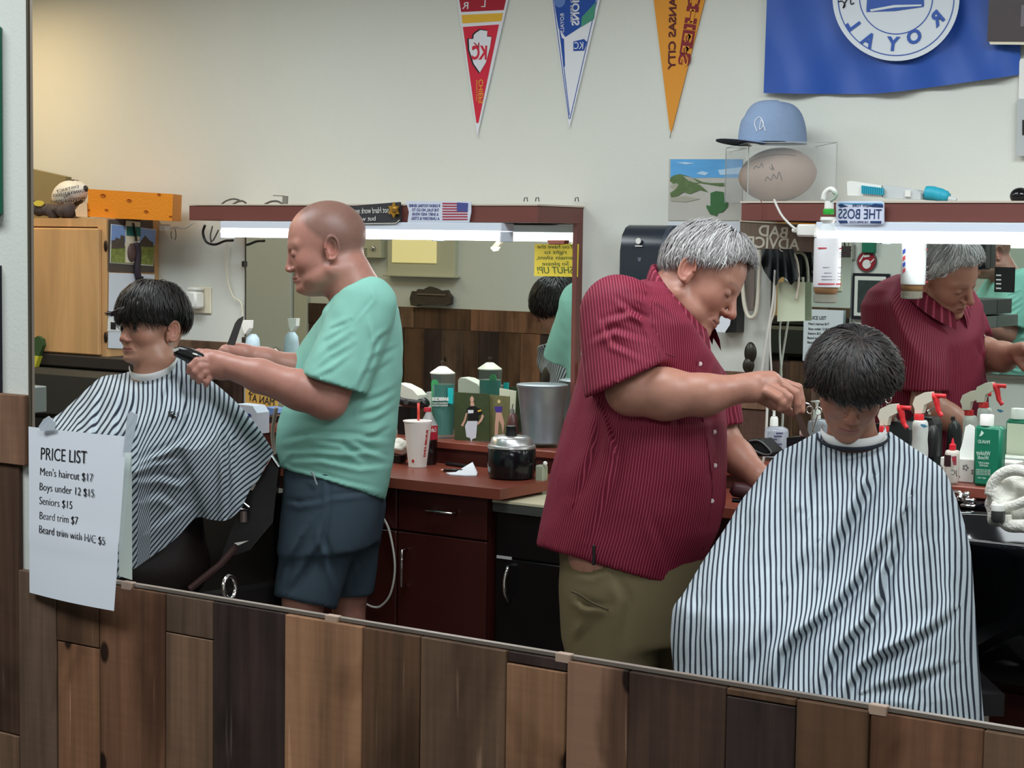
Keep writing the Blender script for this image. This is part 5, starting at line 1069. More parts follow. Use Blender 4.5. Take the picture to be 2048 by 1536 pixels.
# pen and napkin, black comb on the counter
pe = thing('pen', placed(900, 944, ZC), 'black and gold pen lying on the left counter', 'pen')
u0, u1 = placed(880, 944, ZC)+[0, 0, 0.006], placed(925, 945, ZC)+[0, 0, 0.006]
B().tube([u0+(u1-u0)*0.16, u1], 0.0045, n=10).build('barrel', M_black, pe, smooth=True); B().tube([u0, u0+(u1-u0)*0.155], [0.0008, 0.0045], n=10).build('tip', mat('rose_gold', (220, 170, 150), 0.3, metal=0.5), pe, smooth=True)
nk = [placed(x, y, ZC)+[0, 0, z] for x, y, z in ((892, 948, .001), (912, 947, .002), (928, 941, .008), (945, 936, .016), (955, 948, .002), (953, 953, .001), (930, 953, .001), (900, 951, .001))]
B().prism(nk, (0, 0, 0.003)).build('napkin', M_paper, label='white folded paper napkin beside the pen on the left counter', cat='napkin')
B().tube([placed(893, 931, ZC)+[0, 0, 0.006], placed(945, 938, ZC)+[0, 0, 0.006]], 0.006, n=8).build('black_comb', M_black, label='thin black comb lying at the foot of the counter riser', cat='comb')
# ---- left end: spray bottle, orange sign, white boxes, blue cloth
sb2 = thing('spray_bottle', onY(505, 720, 4.8), 'slim white and blue aerosol bottle standing before the left mirror edge', 'bottle')
lpx('body', [(7, 668), (13, 676), (15, 690), (17, 735), (17, 812)], 505, mat('aerosol_blue_white', (176, 196, 206), 0.35, noise=0.25, nscale=40), sb2, 4.76)
pol([(489, 640), (507, 640), (506, 656), (500, 664), (497, 668), (492, 656)], 4.75, 0.02, M_white, 'nozzle', sb2)
osg = thing('orange_sign', onY(520, 815, 4.74), 'orange sign with black letters MAN AT behind the forearm', 'sign')
pol([(492, 735), (556, 750), (556, 818), (493, 806)], 4.70, 0.006, mat('sign_orange', (206, 164, 84), 0.6), 'board', osg)
mtext('MAN AT', (549, 812), (497, 801), 4.693, M_ink, osg, h=15); mtext('WORK', (549, 792), (497, 786), 4.693, M_ink, osg, h=15)
lb = thing('box', onY(490, 850, 4.6), 'small pale blue grey box with a dark blue dot left of the mint shirt', 'box')
pol([(470, 808), (505, 812), (514, 826), (514, 868), (470, 868)], 4.55, 0.0, mat('pale_blue_box', (178, 190, 202), 0.6), 'carton', lb) if False else B().prism(pxY([(470, 808), (505, 812), (514, 826), (514, 868), (470, 868)], 4.5), (0, 0.06, 0)).build('carton', mat('pale_blue_box', (178, 190, 202), 0.6), lb)
B().lathe([(0.008, 0), (0.008, 0.001)], onY(498, 831, 4.499), axis=(0, -1, 0), sx=1.2, sy=0.8, xa=(1, 0, 0)).build('dot', mat('navy_dot', (34, 50, 120), 0.5), lb)
B().prism(pxY([(512, 818), (530, 814), (552, 818), (556, 826), (535, 832), (514, 828)], 4.62), (0, 0.05, 0)).build('blue_cloth', mat('cornflower_cloth', (98, 126, 170), 0.9), label='small folded blue cloth beside the pale box', cat='cloth')
B().box(onY(514, 848, 4.66), onY(560, 832, 4.76)).build('dark_case', M_blackm, label='dark case on the counter beneath the blue cloth', cat='case')
# ---- white cord hanging by the shorts
cab_([(766, 1034), (778, 1060), (788, 1110), (789, 1150), (780, 1190), (762, 1212), (746, 1214), (728, 1206)], 4.28, 0.0035, 'cable', M_wcable, 'white cable loop hanging beside the dark shorts')
cab_([(746, 1064), (742, 1090), (744, 1130), (750, 1180), (754, 1240)], 4.30, 0.0035, 'cable', mat('dim_cable', (120, 108, 100), 0.6), 'grey cable hanging straight left of the white loop')
cab_([(766, 1034), (758, 1036), (750, 1052), (746, 1064)], 4.30, 0.0045, 'cable', mat('pale_cable', (140, 140, 120), 0.6), 'cable knot under the counter edge behind the shorts')
cab_([(553, 815), (548, 840), (545, 870), (550, 905), (566, 930)], 4.25, 0.006, 'cable', mat('beige_strap', (150, 142, 130), 0.6), 'beige strap hanging along the front of the mint shirt')
# ================================================================ right ledge things
Yr = 4.72
gb = thing('talc_bottle', onY(1972, 968, Yr), 'green bottle with white cap and white lettering on the right ledge', 'bottle')
g = [onY(1944, 968, Yr), onY(2000, 972, Yr), onY(2003, 855, Yr), onY(1944, 850, Yr)]
hwx = (g[1][0]-g[0][0])/2; gx = (g[1][0]+g[0][0])/2; gz0 = zr_+0.0005; gz1 = g[3][2]
B().box((gx-hwx, Yr, gz0), (gx+hwx, Yr+0.04, gz1), 0.008).build('body', mat('emerald_plastic', (18, 112, 84), 0.3), gb, auto=40)
cpz = onY(1974, 840, Yr+0.02); B().lathe([(0.0185, -0.001), (0.0185, 0.026), (0.017, 0.028)], (cpz[0], Yr+0.02, gz1+0.001), n=24).build('cap', M_white, gb, auto=40)
M_lt = mat('label_pale_green', (196, 224, 208), 0.6)
mtext('PINAUD', (1980, 888), (1956, 886), Yr-0.0006, M_lt, gb, h=7); mtext('Whiskey', (1981, 912), (1953, 909), Yr-0.0006, M_lt, gb, h=9, shear=0.2); mtext('Woods', (1978, 920), (1956, 918), Yr-0.0006, M_lt, gb, h=8, shear=0.2)
mtext('HAIR & SCALP', (1978, 929), (1957, 927), Yr-0.0006, M_lt, gb, h=4); mtext('MOISTURIZE', (1976, 934), (1959, 932), Yr-0.0006, M_lt, gb, h=3.5)
for k in range(4): mtext('FRESH AND CLEAN FEELING', (1981, 941.5+k*3.2), (1952, 940+k*3.2), Yr-0.0006, M_lt, gb, h=2)
mtext('NET WT', (1972, 958), (1955, 957), Yr-0.0006, M_lt, gb, h=3); pol([(1963, 861), (1968, 866), (1964, 871), (1958, 873), (1961, 867)], Yr-0.0005, 0.0004, M_lt, 'bird_mark', gb)
# its back label, which the station mirror shows
B().box((gx-hwx+0.006, Yr+0.0405, gz0+0.015), (gx+hwx-0.006, Yr+0.0412, gz1-0.012)).build('back_label', mat('label_cream', (214, 216, 196), 0.6), gb)
# tissue box
tb = thing('tissue_box', onY(1950, 966, Yr+0.06), 'white patterned tissue box with a raised white tissue behind the green bottle', 'tissue box')
x0_, x1_ = onY(1872, 950, Yr+0.02)[0], onY(2022, 950, Yr+0.02)[0]; zt_b = onY(1920, 917, Yr+0.05)[2]
B().box((x0_, Yr+0.048, gz0), (x1_, Yr+0.118, zt_b), 0.002).build('carton', mat('tissue_carton', (214, 212, 206), 0.6, noise=0.14, nscale=46), tb)
fb_ = B()
for k in range(9):
    px_, py_ = 1880+k*17, 935+((k*7) % 3)*9; c = onY(px_, py_, Yr+0.0475)
    for j in range(5): a = j*2*PI/5; fb_.ell(c+[0.006*math.cos(a), 0, 0.006*math.sin(a)], (0.003, 0.0006, 0.003), 8, 4)
fb_.build('flower_print', mat('print_grey', (110, 108, 108), 0.7), tb, kind='stuff')
tp = [onY(x, y, Yr+0.08) for x, y in ((1914, 919), (1925, 885), (1931, 853), (1938, 849), (1946, 852), (1962, 880), (1975, 905), (1968, 919))]
B().prism(tp, (0, 0.004, 0)).build('tissue', mat('tissue_white', (228, 232, 228), 0.9), tb)
# glue like bottle with red tip
gl = thing('squeeze_bottle', onY(1903, 965, Yr-0.02), 'small white squeeze bottle with dark label and red pointed cap on the right ledge', 'bottle')
Yg = Yr-0.01
lpx('body', [(12, 900.5), (14, 903), (14.5, 908), (14.5, 960), (13, 964)], 1903, mat('milky_plastic', (214, 206, 196), 0.4), gl, Yg); lpx('label', [(14.8, 909), (14.8, 932)], 1903, mat('label_maroon', (52, 22, 30), 0.5), gl, Yg)
lpx('cap', [(1, 876), (3, 884), (3.5, 887), (6.5, 889), (7, 897), (6, 900)], 1905, mat('cap_red', (214, 34, 52), 0.4), gl, Yg)
mtext('JC', (1914, 950), (1902, 950), Yg-0.030, M_ink, gl, h=10); mtext('OIL', (1912, 922), (1904, 922), Yg-0.031, mat('cap_red', (214, 34, 52), 0.4), gl, h=6); pol([(1903, 913), (1913, 912), (1913, 930), (1907, 931)], Yg-0.0302, 0.0005, mat('label_pink', (150, 70, 80), 0.5), 'label_mark', gl)
# two spray bottles with red triggers
def sprayer(cx, ytop, Y, label, full=True, sc=1.0):
    t = thing('spray_bottle', onY(cx, ytop+140, Y), label, 'spray bottle')
    M_sb = mat('milky_bottle', (206, 208, 202), 0.35, alpha=0.9)
    X = lambda dx, dy: onY(cx+dx*sc, ytop+dy*sc, Y)
    lpx('bottle', [(12*sc, ytop+52*sc), (15*sc, ytop+56*sc), (16*sc, ytop+66*sc), (15*sc, ytop+90*sc), (17*sc, ytop+112*sc), (17*sc, ytop+150*sc)], cx, M_sb, t, Y)
    lpx('collar', [(9.5*sc, ytop+40*sc), (10*sc, ytop+41*sc), (10*sc, ytop+51.5*sc)], cx, mat('trigger_red', (214, 44, 50), 0.35), t, Y)
    B().prism([X(-9, 39), X(-9, 30), X(-13, 20), X(-8, 6), X(10, -3), X(24, -4), X(26, 14), X(10, 22), X(6, 39)], (0, 0.022, 0)).build('spray_head', mat('head_white', (212, 208, 190), 0.4), t)
    B().tube(spline([X(22, 3)+[0, 0.011, 0], X(30, 8)+[0, 0.011, 0], X(33, 20)+[0, 0.011, 0], X(36, 34)+[0, 0.011, 0], X(43, 45)+[0, 0.011, 0]], 5), [0.009]*6+[0.008]*5+[0.007]*5+[0.006]*5, n=10).build('trigger', mat('trigger_red', (214, 44, 50), 0.35), t, smooth=True)
    B().tube([X(30, 5)+[0, 0.011, 0], X(42, 4)+[0, 0.011, 0], X(50, 5)+[0, 0.011, 0]], [0.008, 0.0055, 0.0065], n=10).build('nozzle', mat('trigger_red', (214, 44, 50), 0.35), t, smooth=True)
    return t
s1_ = sprayer(1838, 788, 4.62, 'milky spray bottle with large red trigger right of the dark haired boy')
pol([(1842, 848), (1850, 849), (1856, 853), (1848, 856), (1841, 851)], 4.573, 0.0006, mat('dragonfly_blue', (70, 130, 156), 0.6), 'dragonfly_mark', s1_)
sprayer(1768, 812, 4.55, 'spray bottle half hidden by the dark haired boy, only its red trigger showing')
# clipper stand and small appliances behind the boy
ap = thing('clipper_charger', onY(1800, 900, 4.75), 'black clipper charger between the boy and the milky spray bottle', 'appliance')
B().prism(pxY([(1765, 850), (1773, 842), (1812, 846), (1818, 860), (1818, ypx(1818, 4.78, zr_)), (1770, ypx(1770, 4.78, zr_))], 4.74), (0, 0.06, 0)).build('body', mat('dark_grey_plastic', (34, 40, 40), 0.3), ap)
B().prism(pxY([(1770, 842), (1780, 832), (1786, 832), (1790, 842)], 4.73), (0, 0.02, 0)).build('blade', M_chrome, ap); B().tube(pxY([(1776, 836), (1792, 830)], 4.72), 0.003).build('arm', M_chrome, ap)
bl_ = thing('black_bottle', onY(1866, 905, 4.76), 'slim black bottle right of the milky spray bottle', 'bottle')
lpx('body', [(6, 850), (12, 860), (15, 880), (15, 912)], 1864, M_black, bl_, 4.78); lpx('cap', [(4, 842), (5, 849)], 1862, M_black, bl_, 4.78)
# razor holder, sanitisers, scissors jar, wire
rh = thing('razor_stand', onY(1516, 912, 4.5), 'black razor stand with a sloped oval opening on the right counter', 'stand')
P_ = pxY([(1486, 912), (1488, 886), (1494, 880), (1520, 879), (1545, 905), (1545, 913)], 4.55); B().prism(P_, (0, 0.07, 0)).build('base', M_black, rh)
B().tube(spline([onY(x, y, 4.545) for x, y in ((1498, 882), (1516, 881), (1530, 890), (1543, 906), (1530, 909), (1512, 902), (1500, 892), (1496, 885))], 4), 0.0025, n=8, closed=False).build('rim', mat('worn_black_rim', (84, 84, 86), 0.3), rh, smooth=True)
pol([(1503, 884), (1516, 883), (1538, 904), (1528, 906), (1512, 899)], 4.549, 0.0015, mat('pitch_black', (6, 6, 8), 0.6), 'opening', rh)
def pump(cx, ytop, Y, label):
    t = thing('hand_sanitizer', onY(cx, ytop+100, Y), label, 'bottle')
    lpx('bottle', [(14, ytop+38), (22, ytop+42), (24, ytop+48), (24, ytop+98)], cx+4, mat('clear_gel', (190, 196, 208), 0.1, alpha=0.55), t, Y)
    lpx('collar', [(6, ytop+18), (8, ytop+22), (8.5, ytop+37)], cx, M_white, t, Y); lpx('stem', [(4, ytop+4), (2.5, ytop+9), (3, ytop+17)], cx, M_white, t, Y)
    B().tube([onY(cx-12, ytop+1, Y), onY(cx+5, ytop+1, Y)], [0.002, 0.004], n=8).build('spout', M_white, t, smooth=True)
    for k, (a, b_, yy) in enumerate(((4, 18, 50), (0, 16, 56), (-8, 6, 62), (2, 16, 72), (0, 15, 78))):
        pol([(cx+a, ytop+yy), (cx+b_, ytop+yy), (cx+b_, ytop+yy+3.6), (cx+a, ytop+yy+3.6)], Y-0.040, 0.0006, mat('label_slate', (84, 84, 116), 0.6), 'label_text', t)
    return t
pump(1548, 815, 4.72, 'clear hand sanitizer bottle with white pump left of the scissors')
sj = thing('scissors', onY(1640, 870, 4.7), 'silver haircutting scissors standing handles up in a black holder', 'scissors')
Ys = 4.62
for cx, cy in ((1619.5, 820), (1637, 822)):
    B().tube([onY(cx+6.2*math.cos(t), cy+7.5*math.sin(t), Ys) for t in np.linspace(0, 2*PI, 17)[:-1]], 0.0017, n=7, closed=True).build('finger_ring', M_chrome, sj, smooth=True)
B().tube(pxY([(1622, 828), (1626, 852), (1629, 868)], Ys), 0.0016, n=6).build('blade', M_chrome, sj); B().tube(pxY([(1635, 830), (1630, 846), (1624, 864)], Ys), 0.0016, n=6).build('blade', M_chrome, sj); B().tube(spline(pxY([(1612, 806), (1618, 808), (1624, 814), (1627, 818)], Ys), 4), 0.0016, n=6).build('finger_rest', M_chrome, sj); B().tube(spline(pxY([(1645, 808), (1642, 812), (1640, 816)], Ys), 4), 0.0014, n=6).build('finger_rest', M_chrome, sj)
sh = thing('tool_holder', onY(1630, 915, 4.66), 'black tool holder cup with small metal clips behind the cape shoulder', 'holder')
pol([(1592, 872), (1668, 866), (1668, 905), (1592, 905)], 4.68, 0.06, M_black, 'cup', sh); B().tube(pxY([(1602, 872), (1601, 848)], 4.62), 0.003, n=8).build('clip', M_chrome, sh); B().ell(onY(1603, 866, 4.62), (0.006, 0.006, 0.01), 10, 8).build('clip_ball', mat('pink_beige', (190, 160, 150), 0.4), sh, smooth=True)
# bulky towel in the sink
V = []; F = []; n, m_ = 30, 16; tc = onY(2032, 995, 4.42)
tw = thing('towel', onY(2030, 1050, 4.42), 'bunched white towel lying over the shampoo bowl at the right edge', 'towel')
def blob(c, r, seed, name, m=M_cloth, fold=0.12):
    rr = random.Random(seed); p_ = [rr.uniform(0, 6) for _ in range(6)]; V = []; F = []; n, mm = 32, 20
    for i in range(mm+1):
        p = PI*i/mm
        for k in range(n):
            t = 2*PI*k/n; q = np.array([math.sin(p)*math.cos(t), math.sin(p)*math.sin(t), math.cos(p)])
            f = 1+fold*math.sin(4*q[0]+3*q[2]+p_[0])+fold*0.7*math.sin(7*q[2]-5*q[0]+p_[1]); V.append(c+q*np.array(r)*f)
    for i in range(mm):
        for k in range(n): F.append((i*n+k, i*n+(k+1) % n, (i+1)*n+(k+1) % n, (i+1)*n+k))
    return mesh(name, V, F, m, tw, smooth=True)
blob(onY(2008, 1005, 4.36), (0.045, 0.05, 0.07), 3, 'fold'); blob(onY(2040, 1020, 4.38), (0.06, 0.05, 0.05), 5, 'fold'); blob(onY(2055, 975, 4.40), (0.06, 0.05, 0.05), 9, 'fold')
B().tube(spline([onY(x, y, 4.32) for x, y in ((1980, 990), (1986, 966), (2004, 948), (2030, 940), (2060, 948), (2080, 970))], 6), 0.014, n=12).build('rolled_hem', M_cloth, tw, smooth=True)
B().tube(spline([onY(x, y, 4.31) for x, y in ((1984, 1010), (2000, 1016), (2030, 1010), (2056, 1000))], 6), 0.012, n=12).build('rolled_hem', M_cloth, tw, smooth=True)
B().tube(spline([onY(x, y, 4.30) for x, y in ((2010, 1030), (2012, 1046), (2024, 1052), (2050, 1052))], 6), 0.016, n=12).build('rolled_hem', M_cloth, tw, smooth=True)
wcp = thing('shaving_mug', onY(1996, 1048, 4.3), 'grey and white mug under the bunched towel on the bowl rim', 'mug')
lpx('rim_band', [(13, 1010), (14, 1014), (14, 1021)], 1996, M_white, wcp, 4.28); lpx('body', [(14, 1021.5), (14, 1040), (11, 1044)], 1996, mat('slate_glass', (70, 70, 70), 0.2), wcp, 4.28)
# ================================================================ signed-distance modelling of bodies
f32 = np.float32
def smin(a, b, k): h = np.clip(0.5+0.5*(b-a)/k, 0, 1); return b+(a-b)*h-k*h*(1-h)
def smax(a, b, k): return -smin(-a, -b, k)
def s_ell(P, c, r):
    r = np.asarray(r, f32); q = (P-np.asarray(c, f32)); k0 = np.sqrt(((q/r)**2).sum(-1)); k1 = np.sqrt(((q/(r*r))**2).sum(-1))+1e-9; return k0*(k0-1)/k1
def s_cap(P, a, b, ra, rb=None):
    rb = ra if rb is None else rb; a = np.asarray(a, f32); b = np.asarray(b, f32); ba = b-a
    h = np.clip(((P-a)@ba)/max(float(ba@ba), 1e-12), 0, 1); return np.sqrt(((P-a-h[..., None]*ba)**2).sum(-1))-(ra+(rb-ra)*h)
def chain(P, pts, rad, k=0.004, d=None):
    for i in range(len(pts)-1):
        e = s_cap(P, pts[i], pts[i+1], rad[i], rad[i+1]); d = e if d is None else smin(d, e, k)
    return d
def nets(fn, lo, hi, h):
    lo = np.asarray(lo, float); hi = np.asarray(hi, float); n = np.ceil((hi-lo)/h).astype(int)+1
    ax = [lo[i]+h*np.arange(n[i]) for i in range(3)]
    G = np.stack(np.meshgrid(*ax, indexing='ij'), -1).reshape(-1, 3).astype(f32)
    val = np.empty(len(G), f32); st = 400000
    for i in range(0, len(G), st): val[i:i+st] = fn(G[i:i+st])
    v = val.reshape(n); s = v < 0
    cx = np.zeros(tuple(n-1)+(3,), f32); cnt = np.zeros(tuple(n-1), f32)
    for axis in range(3):
        o1, o2 = [(1, 2), (0, 2), (0, 1)][axis]
        for a in (0, 1):
            for b in (0, 1):
                sl = [slice(0, n[0]-1), slice(0, n[1]-1), slice(0, n[2]-1)]
                off = [0, 0, 0]; off[o1] = a; off[o2] = b
                sl0 = tuple(slice(off[i], n[i]-1+off[i]) for i in range(3)); off2 = list(off); off2[axis] += 1
                sl1 = tuple(slice(off2[i], n[i]-1+off2[i]) for i in range(3))
                v0, v1 = v[sl0], v[sl1]; cr = (v0 < 0) != (v1 < 0); t = np.where(cr, v0/(v0-v1+1e-20), 0)
                p = np.zeros(cx.shape, f32); p[..., o1] = a; p[..., o2] = b; p[..., axis] = t
                cx += p*cr[..., None]; cnt += cr
    act = cnt > 0; idx = -np.ones(act.shape, int); idx[act] = np.arange(act.sum())
    ijk = np.argwhere(act); V = lo+h*(ijk+cx[act]/cnt[act][:, None]); F = []
    for axis in range(3):
        o1, o2 = [(1, 2), (2, 0), (0, 1)][axis]
        sl0 = [slice(1, n[i]-1) for i in range(3)]; sl0[axis] = slice(0, n[axis]-1); sl1 = list(sl0); sl1[axis] = slice(1, n[axis])
        a, b = s[tuple(sl0)], s[tuple(sl1)]; cr = a != b; q = np.argwhere(cr)
        if not len(q): continue
        base = q+np.array([1 if i != axis else 0 for i in range(3)]); fl = a[cr]
        def c(d1, d2): w = base.copy(); w[:, o1] += d1; w[:, o2] += d2; return idx[w[:, 0], w[:, 1], w[:, 2]]
        quad = np.stack([c(-1, -1), c(0, -1), c(0, 0), c(-1, 0)], 1); quad[~fl] = quad[~fl][:, ::-1]; F.append(quad)
    return V, np.vstack(F)
def smooth_mesh(V, F, it=2, lam=0.5):
    E = np.vstack([F[:, [0, 1]], F[:, [1, 2]], F[:, [2, 3]], F[:, [3, 0]]]); n = len(V)
    for _ in range(it):
        S = np.zeros_like(V); c = np.zeros(n)
        for k in range(3): S[:, k] = np.bincount(E[:, 0], V[E[:, 1], k], n)+np.bincount(E[:, 1], V[E[:, 0], k], n)
        c = np.bincount(E[:, 0], minlength=n)+np.bincount(E[:, 1], minlength=n); V = V+lam*(S/np.maximum(c, 1)[:, None]-V)
    return V
def vnormals(V, F):
    N = np.cross(V[F[:, 2]]-V[F[:, 0]], V[F[:, 3]]-V[F[:, 1]]); n = np.zeros_like(V)
    for k in range(4): np.add.at(n, F[:, k], N)
    return n/(np.linalg.norm(n, axis=1)[:, None]+1e-12)
def qmesh(name, V, F, m, parent, col=None, uv=None, **kw):
    o = mesh(name, V, F if isinstance(F, np.ndarray) else np.array(F), m, parent, smooth=True, uv=uv, **kw)
    if col is not None:
        a = o.data.color_attributes.new('tint', 'FLOAT_COLOR', 'POINT'); c = np.ones((len(V), 4), f32); c[:, :3] = col; a.data.foreach_set('color', c.ravel())
    return o
def projv(V):
    v = V-CAM; z = v@FW; return 1024+FPX*(v@RT)/z, 768+FPX*(v@DN)/z
def polydist(x, y, pts):
    """signed distance (left/right) to a px polyline + end falloff"""
    best = np.full(len(x), 1e9); sg = np.zeros(len(x)); tt = np.zeros(len(x)); L = 0; n = len(pts)-1
    for i in range(n):
        (x0, y0), (x1, y1) = pts[i], pts[i+1]; dx, dy = x1-x0, y1-y0; l2 = dx*dx+dy*dy
        t = np.clip(((x-x0)*dx+(y-y0)*dy)/l2, 0, 1); qx, qy = x-x0-t*dx, y-y0-t*dy; d = np.hypot(qx, qy); s = np.sign(dx*qy-dy*qx)
        m = d < best; best[m] = d[m]; sg[m] = s[m]; tt[m] = (i+t[m])/n
    return best*sg, tt
def folds(V, N, lines, facing=True):
    """crease lines (px polyline, amplitude m, width px): a ridge beside a valley"""
    x, y = projv(V); D = np.zeros(len(V)); tow = (CAM-V); tow /= np.linalg.norm(tow, axis=1)[:, None]
    w_f = np.clip(((N*tow).sum(1)), 0, 1)**0.5 if facing else 1.0
    for pts, A, w in lines:
        d, t = polydist(x, y, pts); e = np.sin(np.clip(t, 0.02, 0.98)*PI)**0.5
        D += e*A*(np.exp(-((d-w*0.8)/w)**2)-0.9*np.exp(-((d+w*0.6)/(w*0.75))**2))
    return V+tow*(D*w_f)[:, None], D*w_f
def wav(V, sc, seed):
    """cheap smooth noise"""
    r = np.random.default_rng(seed); o = np.zeros(len(V))
    for k in range(7):
        d = r.normal(size=3); d /= np.linalg.norm(d); o += np.sin(V@(d*sc*r.uniform(0.6, 1.6))+r.uniform(0, 6))/7*1.6
    return o
def vcmat(name, rough, sub=0.0, bump=0.12, bscale=260, spec=0.4, noise=0.06):
    m = bpy.data.materials.new(name); m.use_nodes = True; nt = m.node_tree; b = nt.nodes['Principled BSDF']
    a = nt.nodes.new('ShaderNodeAttribute'); a.attribute_name = 'tint'; tc = nt.nodes.new('ShaderNodeTexCoord')
    n = nt.nodes.new('ShaderNodeTexNoise'); n.inputs['Scale'].default_value = 55; n.inputs['Detail'].default_value = 5; nt.links.new(tc.outputs['Object'], n.inputs['Vector'])
    mr = nt.nodes.new('ShaderNodeMapRange'); mr.inputs['To Min'].default_value = 1-noise*2; mr.inputs['To Max'].default_value = 1+noise*2; nt.links.new(n.outputs['Fac'], mr.inputs['Value'])
    mx = nt.nodes.new('ShaderNodeMix'); mx.data_type = 'RGBA'; mx.blend_type = 'MULTIPLY'; mx.inputs['Factor'].default_value = 1
    nt.links.new(a.outputs['Color'], mx.inputs['A']); nt.links.new(mr.outputs[0], mx.inputs['B']); nt.links.new(mx.outputs['Result'], b.inputs['Base Color'])
    b.inputs['Roughness'].default_value = rough; b.inputs['Specular IOR Level'].default_value = spec
    if sub: b.inputs['Subsurface Weight'].default_value = sub; b.inputs['Subsurface Radius'].default_value = (0.01, 0.004, 0.002); b.inputs['Subsurface Scale'].default_value = 0.6
    n2 = nt.nodes.new('ShaderNodeTexNoise'); n2.inputs['Scale'].default_value = bscale; nt.links.new(tc.outputs['Object'], n2.inputs['Vector'])
    bp = nt.nodes.new('ShaderNodeBump'); bp.inputs['Strength'].default_value = bump; bp.inputs['Distance'].default_value = 0.002; nt.links.new(n2.outputs['Fac'], bp.inputs['Height']); nt.links.new(bp.outputs[0], b.inputs['Normal'])
    return m
M_skin = vcmat('skin', 0.42, sub=0.12)
def lin(c): return np.array(srgb(c)[:3])
# ---------------------------------------------------------------- head
def head_d(P, o):
    lo_ = o.get('lo', 1.0); dz = o.get('nz', 0.0)
    if lo_ != 1.0: P = P.copy(); P[..., 2] = np.where(P[..., 2] < -0.03, -0.03+(P[..., 2]+0.03)*lo_, P[..., 2])
    sy = P.copy(); sy[..., 1] = np.abs(P[..., 1]); fat = o.get('fat', 0.0)
    d = s_ell(P, (-0.010+o.get('cx', 0), 0, 0.033), (0.097-o.get('cr', 0), 0.076, 0.086))
    d = smin(d, s_ell(P, (0.036, 0, -0.028), (0.050, 0.055+fat*0.5, 0.078)), 0.03)
    d = smin(d, s_cap(sy, (-0.004, 0.050+fat, -0.062-fat*0.3), (0.060, 0.016, -0.096-fat*0.3), 0.020+fat*0.8, 0.018+fat*0.3), 0.028)
    d = smin(d, s_ell(sy, (0.046, 0.036, -0.028), (0.030, 0.026, 0.030)), 0.02)
    d = smin(d, s_ell(P, (0.074, 0, -0.100), (0.018, 0.020, 0.015)), 0.016)
    d = smin(d, s_cap(sy, (0.076, 0.010, 0.018), (0.064, 0.042, 0.020), 0.012, 0.010), 0.014)      # brow
    d = smax(d, -s_ell(sy, (0.098, 0.031, -0.001), (0.019, 0.017, 0.012)), 0.010)                 # eye sockets
    nb = o.get('nose', 1.0)
    d = smin(d, s_cap(P, (0.084, 0, 0.010), (0.103*nb, 0, -0.028), 0.0075, 0.0100), 0.008)         # nose
    d = smin(d, s_ell(P, (0.1035*nb, 0, -0.033), (0.0115, 0.0125, 0.0100)), 0.006)
    d = smin(d, s_ell(sy, (0.093, 0.012, -0.037), (0.010, 0.0075, 0.0075)), 0.004)
    d = smax(d, -s_ell(sy, (0.099, 0.0065, -0.0455), (0.006, 0.0035, 0.004)), 0.002)
    d = smin(d, s_ell(P, (0.075, 0, -0.068), (0.016, 0.028, 0.020)), 0.012)                         # muzzle
    d = smin(d, s_cap(sy, (0.0905, 0.0, -0.0630), (0.080, 0.0225, -0.0668), 0.0046, 0.0025), 0.004)  # upper lip
    d = smin(d, s_cap(sy, (0.0885, 0.0, -0.0745), (0.079, 0.020, -0.0700), 0.0054, 0.003), 0.004)    # lower lip
    d = smax(d, -s_cap(sy, (0.0985, 0.0, -0.0688), (0.084, 0.023, -0.0690), 0.0020, 0.0014), 0.003)
    lid = s_ell(sy, (0.0735, 0.0305, -0.0005), (0.0134, 0.0150, 0.0120))                             # lids
    if o.get('open'): lid = smax(lid, -s_ell(sy, (0.089, 0.031, -0.001), (0.014, 0.0125, 0.0036)), 0.0015)
    else: lid = smax(lid, -s_cap(sy, (0.0880, 0.020, -0.0062), (0.0840, 0.041, -0.0058), 0.0014), 0.0015)
    d = smin(d, lid, 0.004)
    if o.get('bag'): d = smin(d, s_cap(sy, (0.080, 0.022, -0.014), (0.074, 0.040, -0.012), 0.004), 0.005)
    if o.get('jowl'): d = smin(d, s_ell(P, (0.026, 0, -0.108), (0.046, 0.040, 0.026)), 0.02)
    if o.get('jowl'): d = smin(d, s_ell(sy, (0.030, 0.044, -0.078), (0.034, 0.020, 0.024)), 0.018)
    d = smax(d, -s_cap(sy, (0.092, 0.018, -0.045), (0.078, 0.031, -0.068), 0.0022), 0.006)           # smile line
    # ear
    Q = sy-np.array([-0.014, 0.078+fat*0.3, -0.006], f32); a = 0.18; c_, s__ = math.cos(a), math.sin(a)
    Q = np.stack([Q[..., 0]*c_+Q[..., 2]*s__, Q[..., 1], -Q[..., 0]*s__+Q[..., 2]*c_], -1); Q[..., 1] -= -0.22*Q[..., 0]
    e = s_ell(Q, (0, 0, 0), (0.0180, 0.0085, 0.031)); e = smin(e, s_ell(Q, (0.004, 0.0, -0.024), (0.010, 0.0055, 0.012)), 0.004)
    rim = np.abs(np.sqrt((Q[..., 0]/0.0165)**2+(Q[..., 2]/0.0285)**2)-1)*0.020; rim = np.sqrt(rim**2+(Q[..., 1]-0.0075)**2)-0.0034
    rim = np.where((Q[..., 0] > 0.008) & (Q[..., 2] < -0.002), 0.02, rim); e = smin(e, rim, 0.003)
    e = smax(e, -s_ell(Q, (0.002, 0.0115, 0.002), (0.0115, 0.0095, 0.020)), 0.002)
    d = smin(d, e, 0.005)
    return d
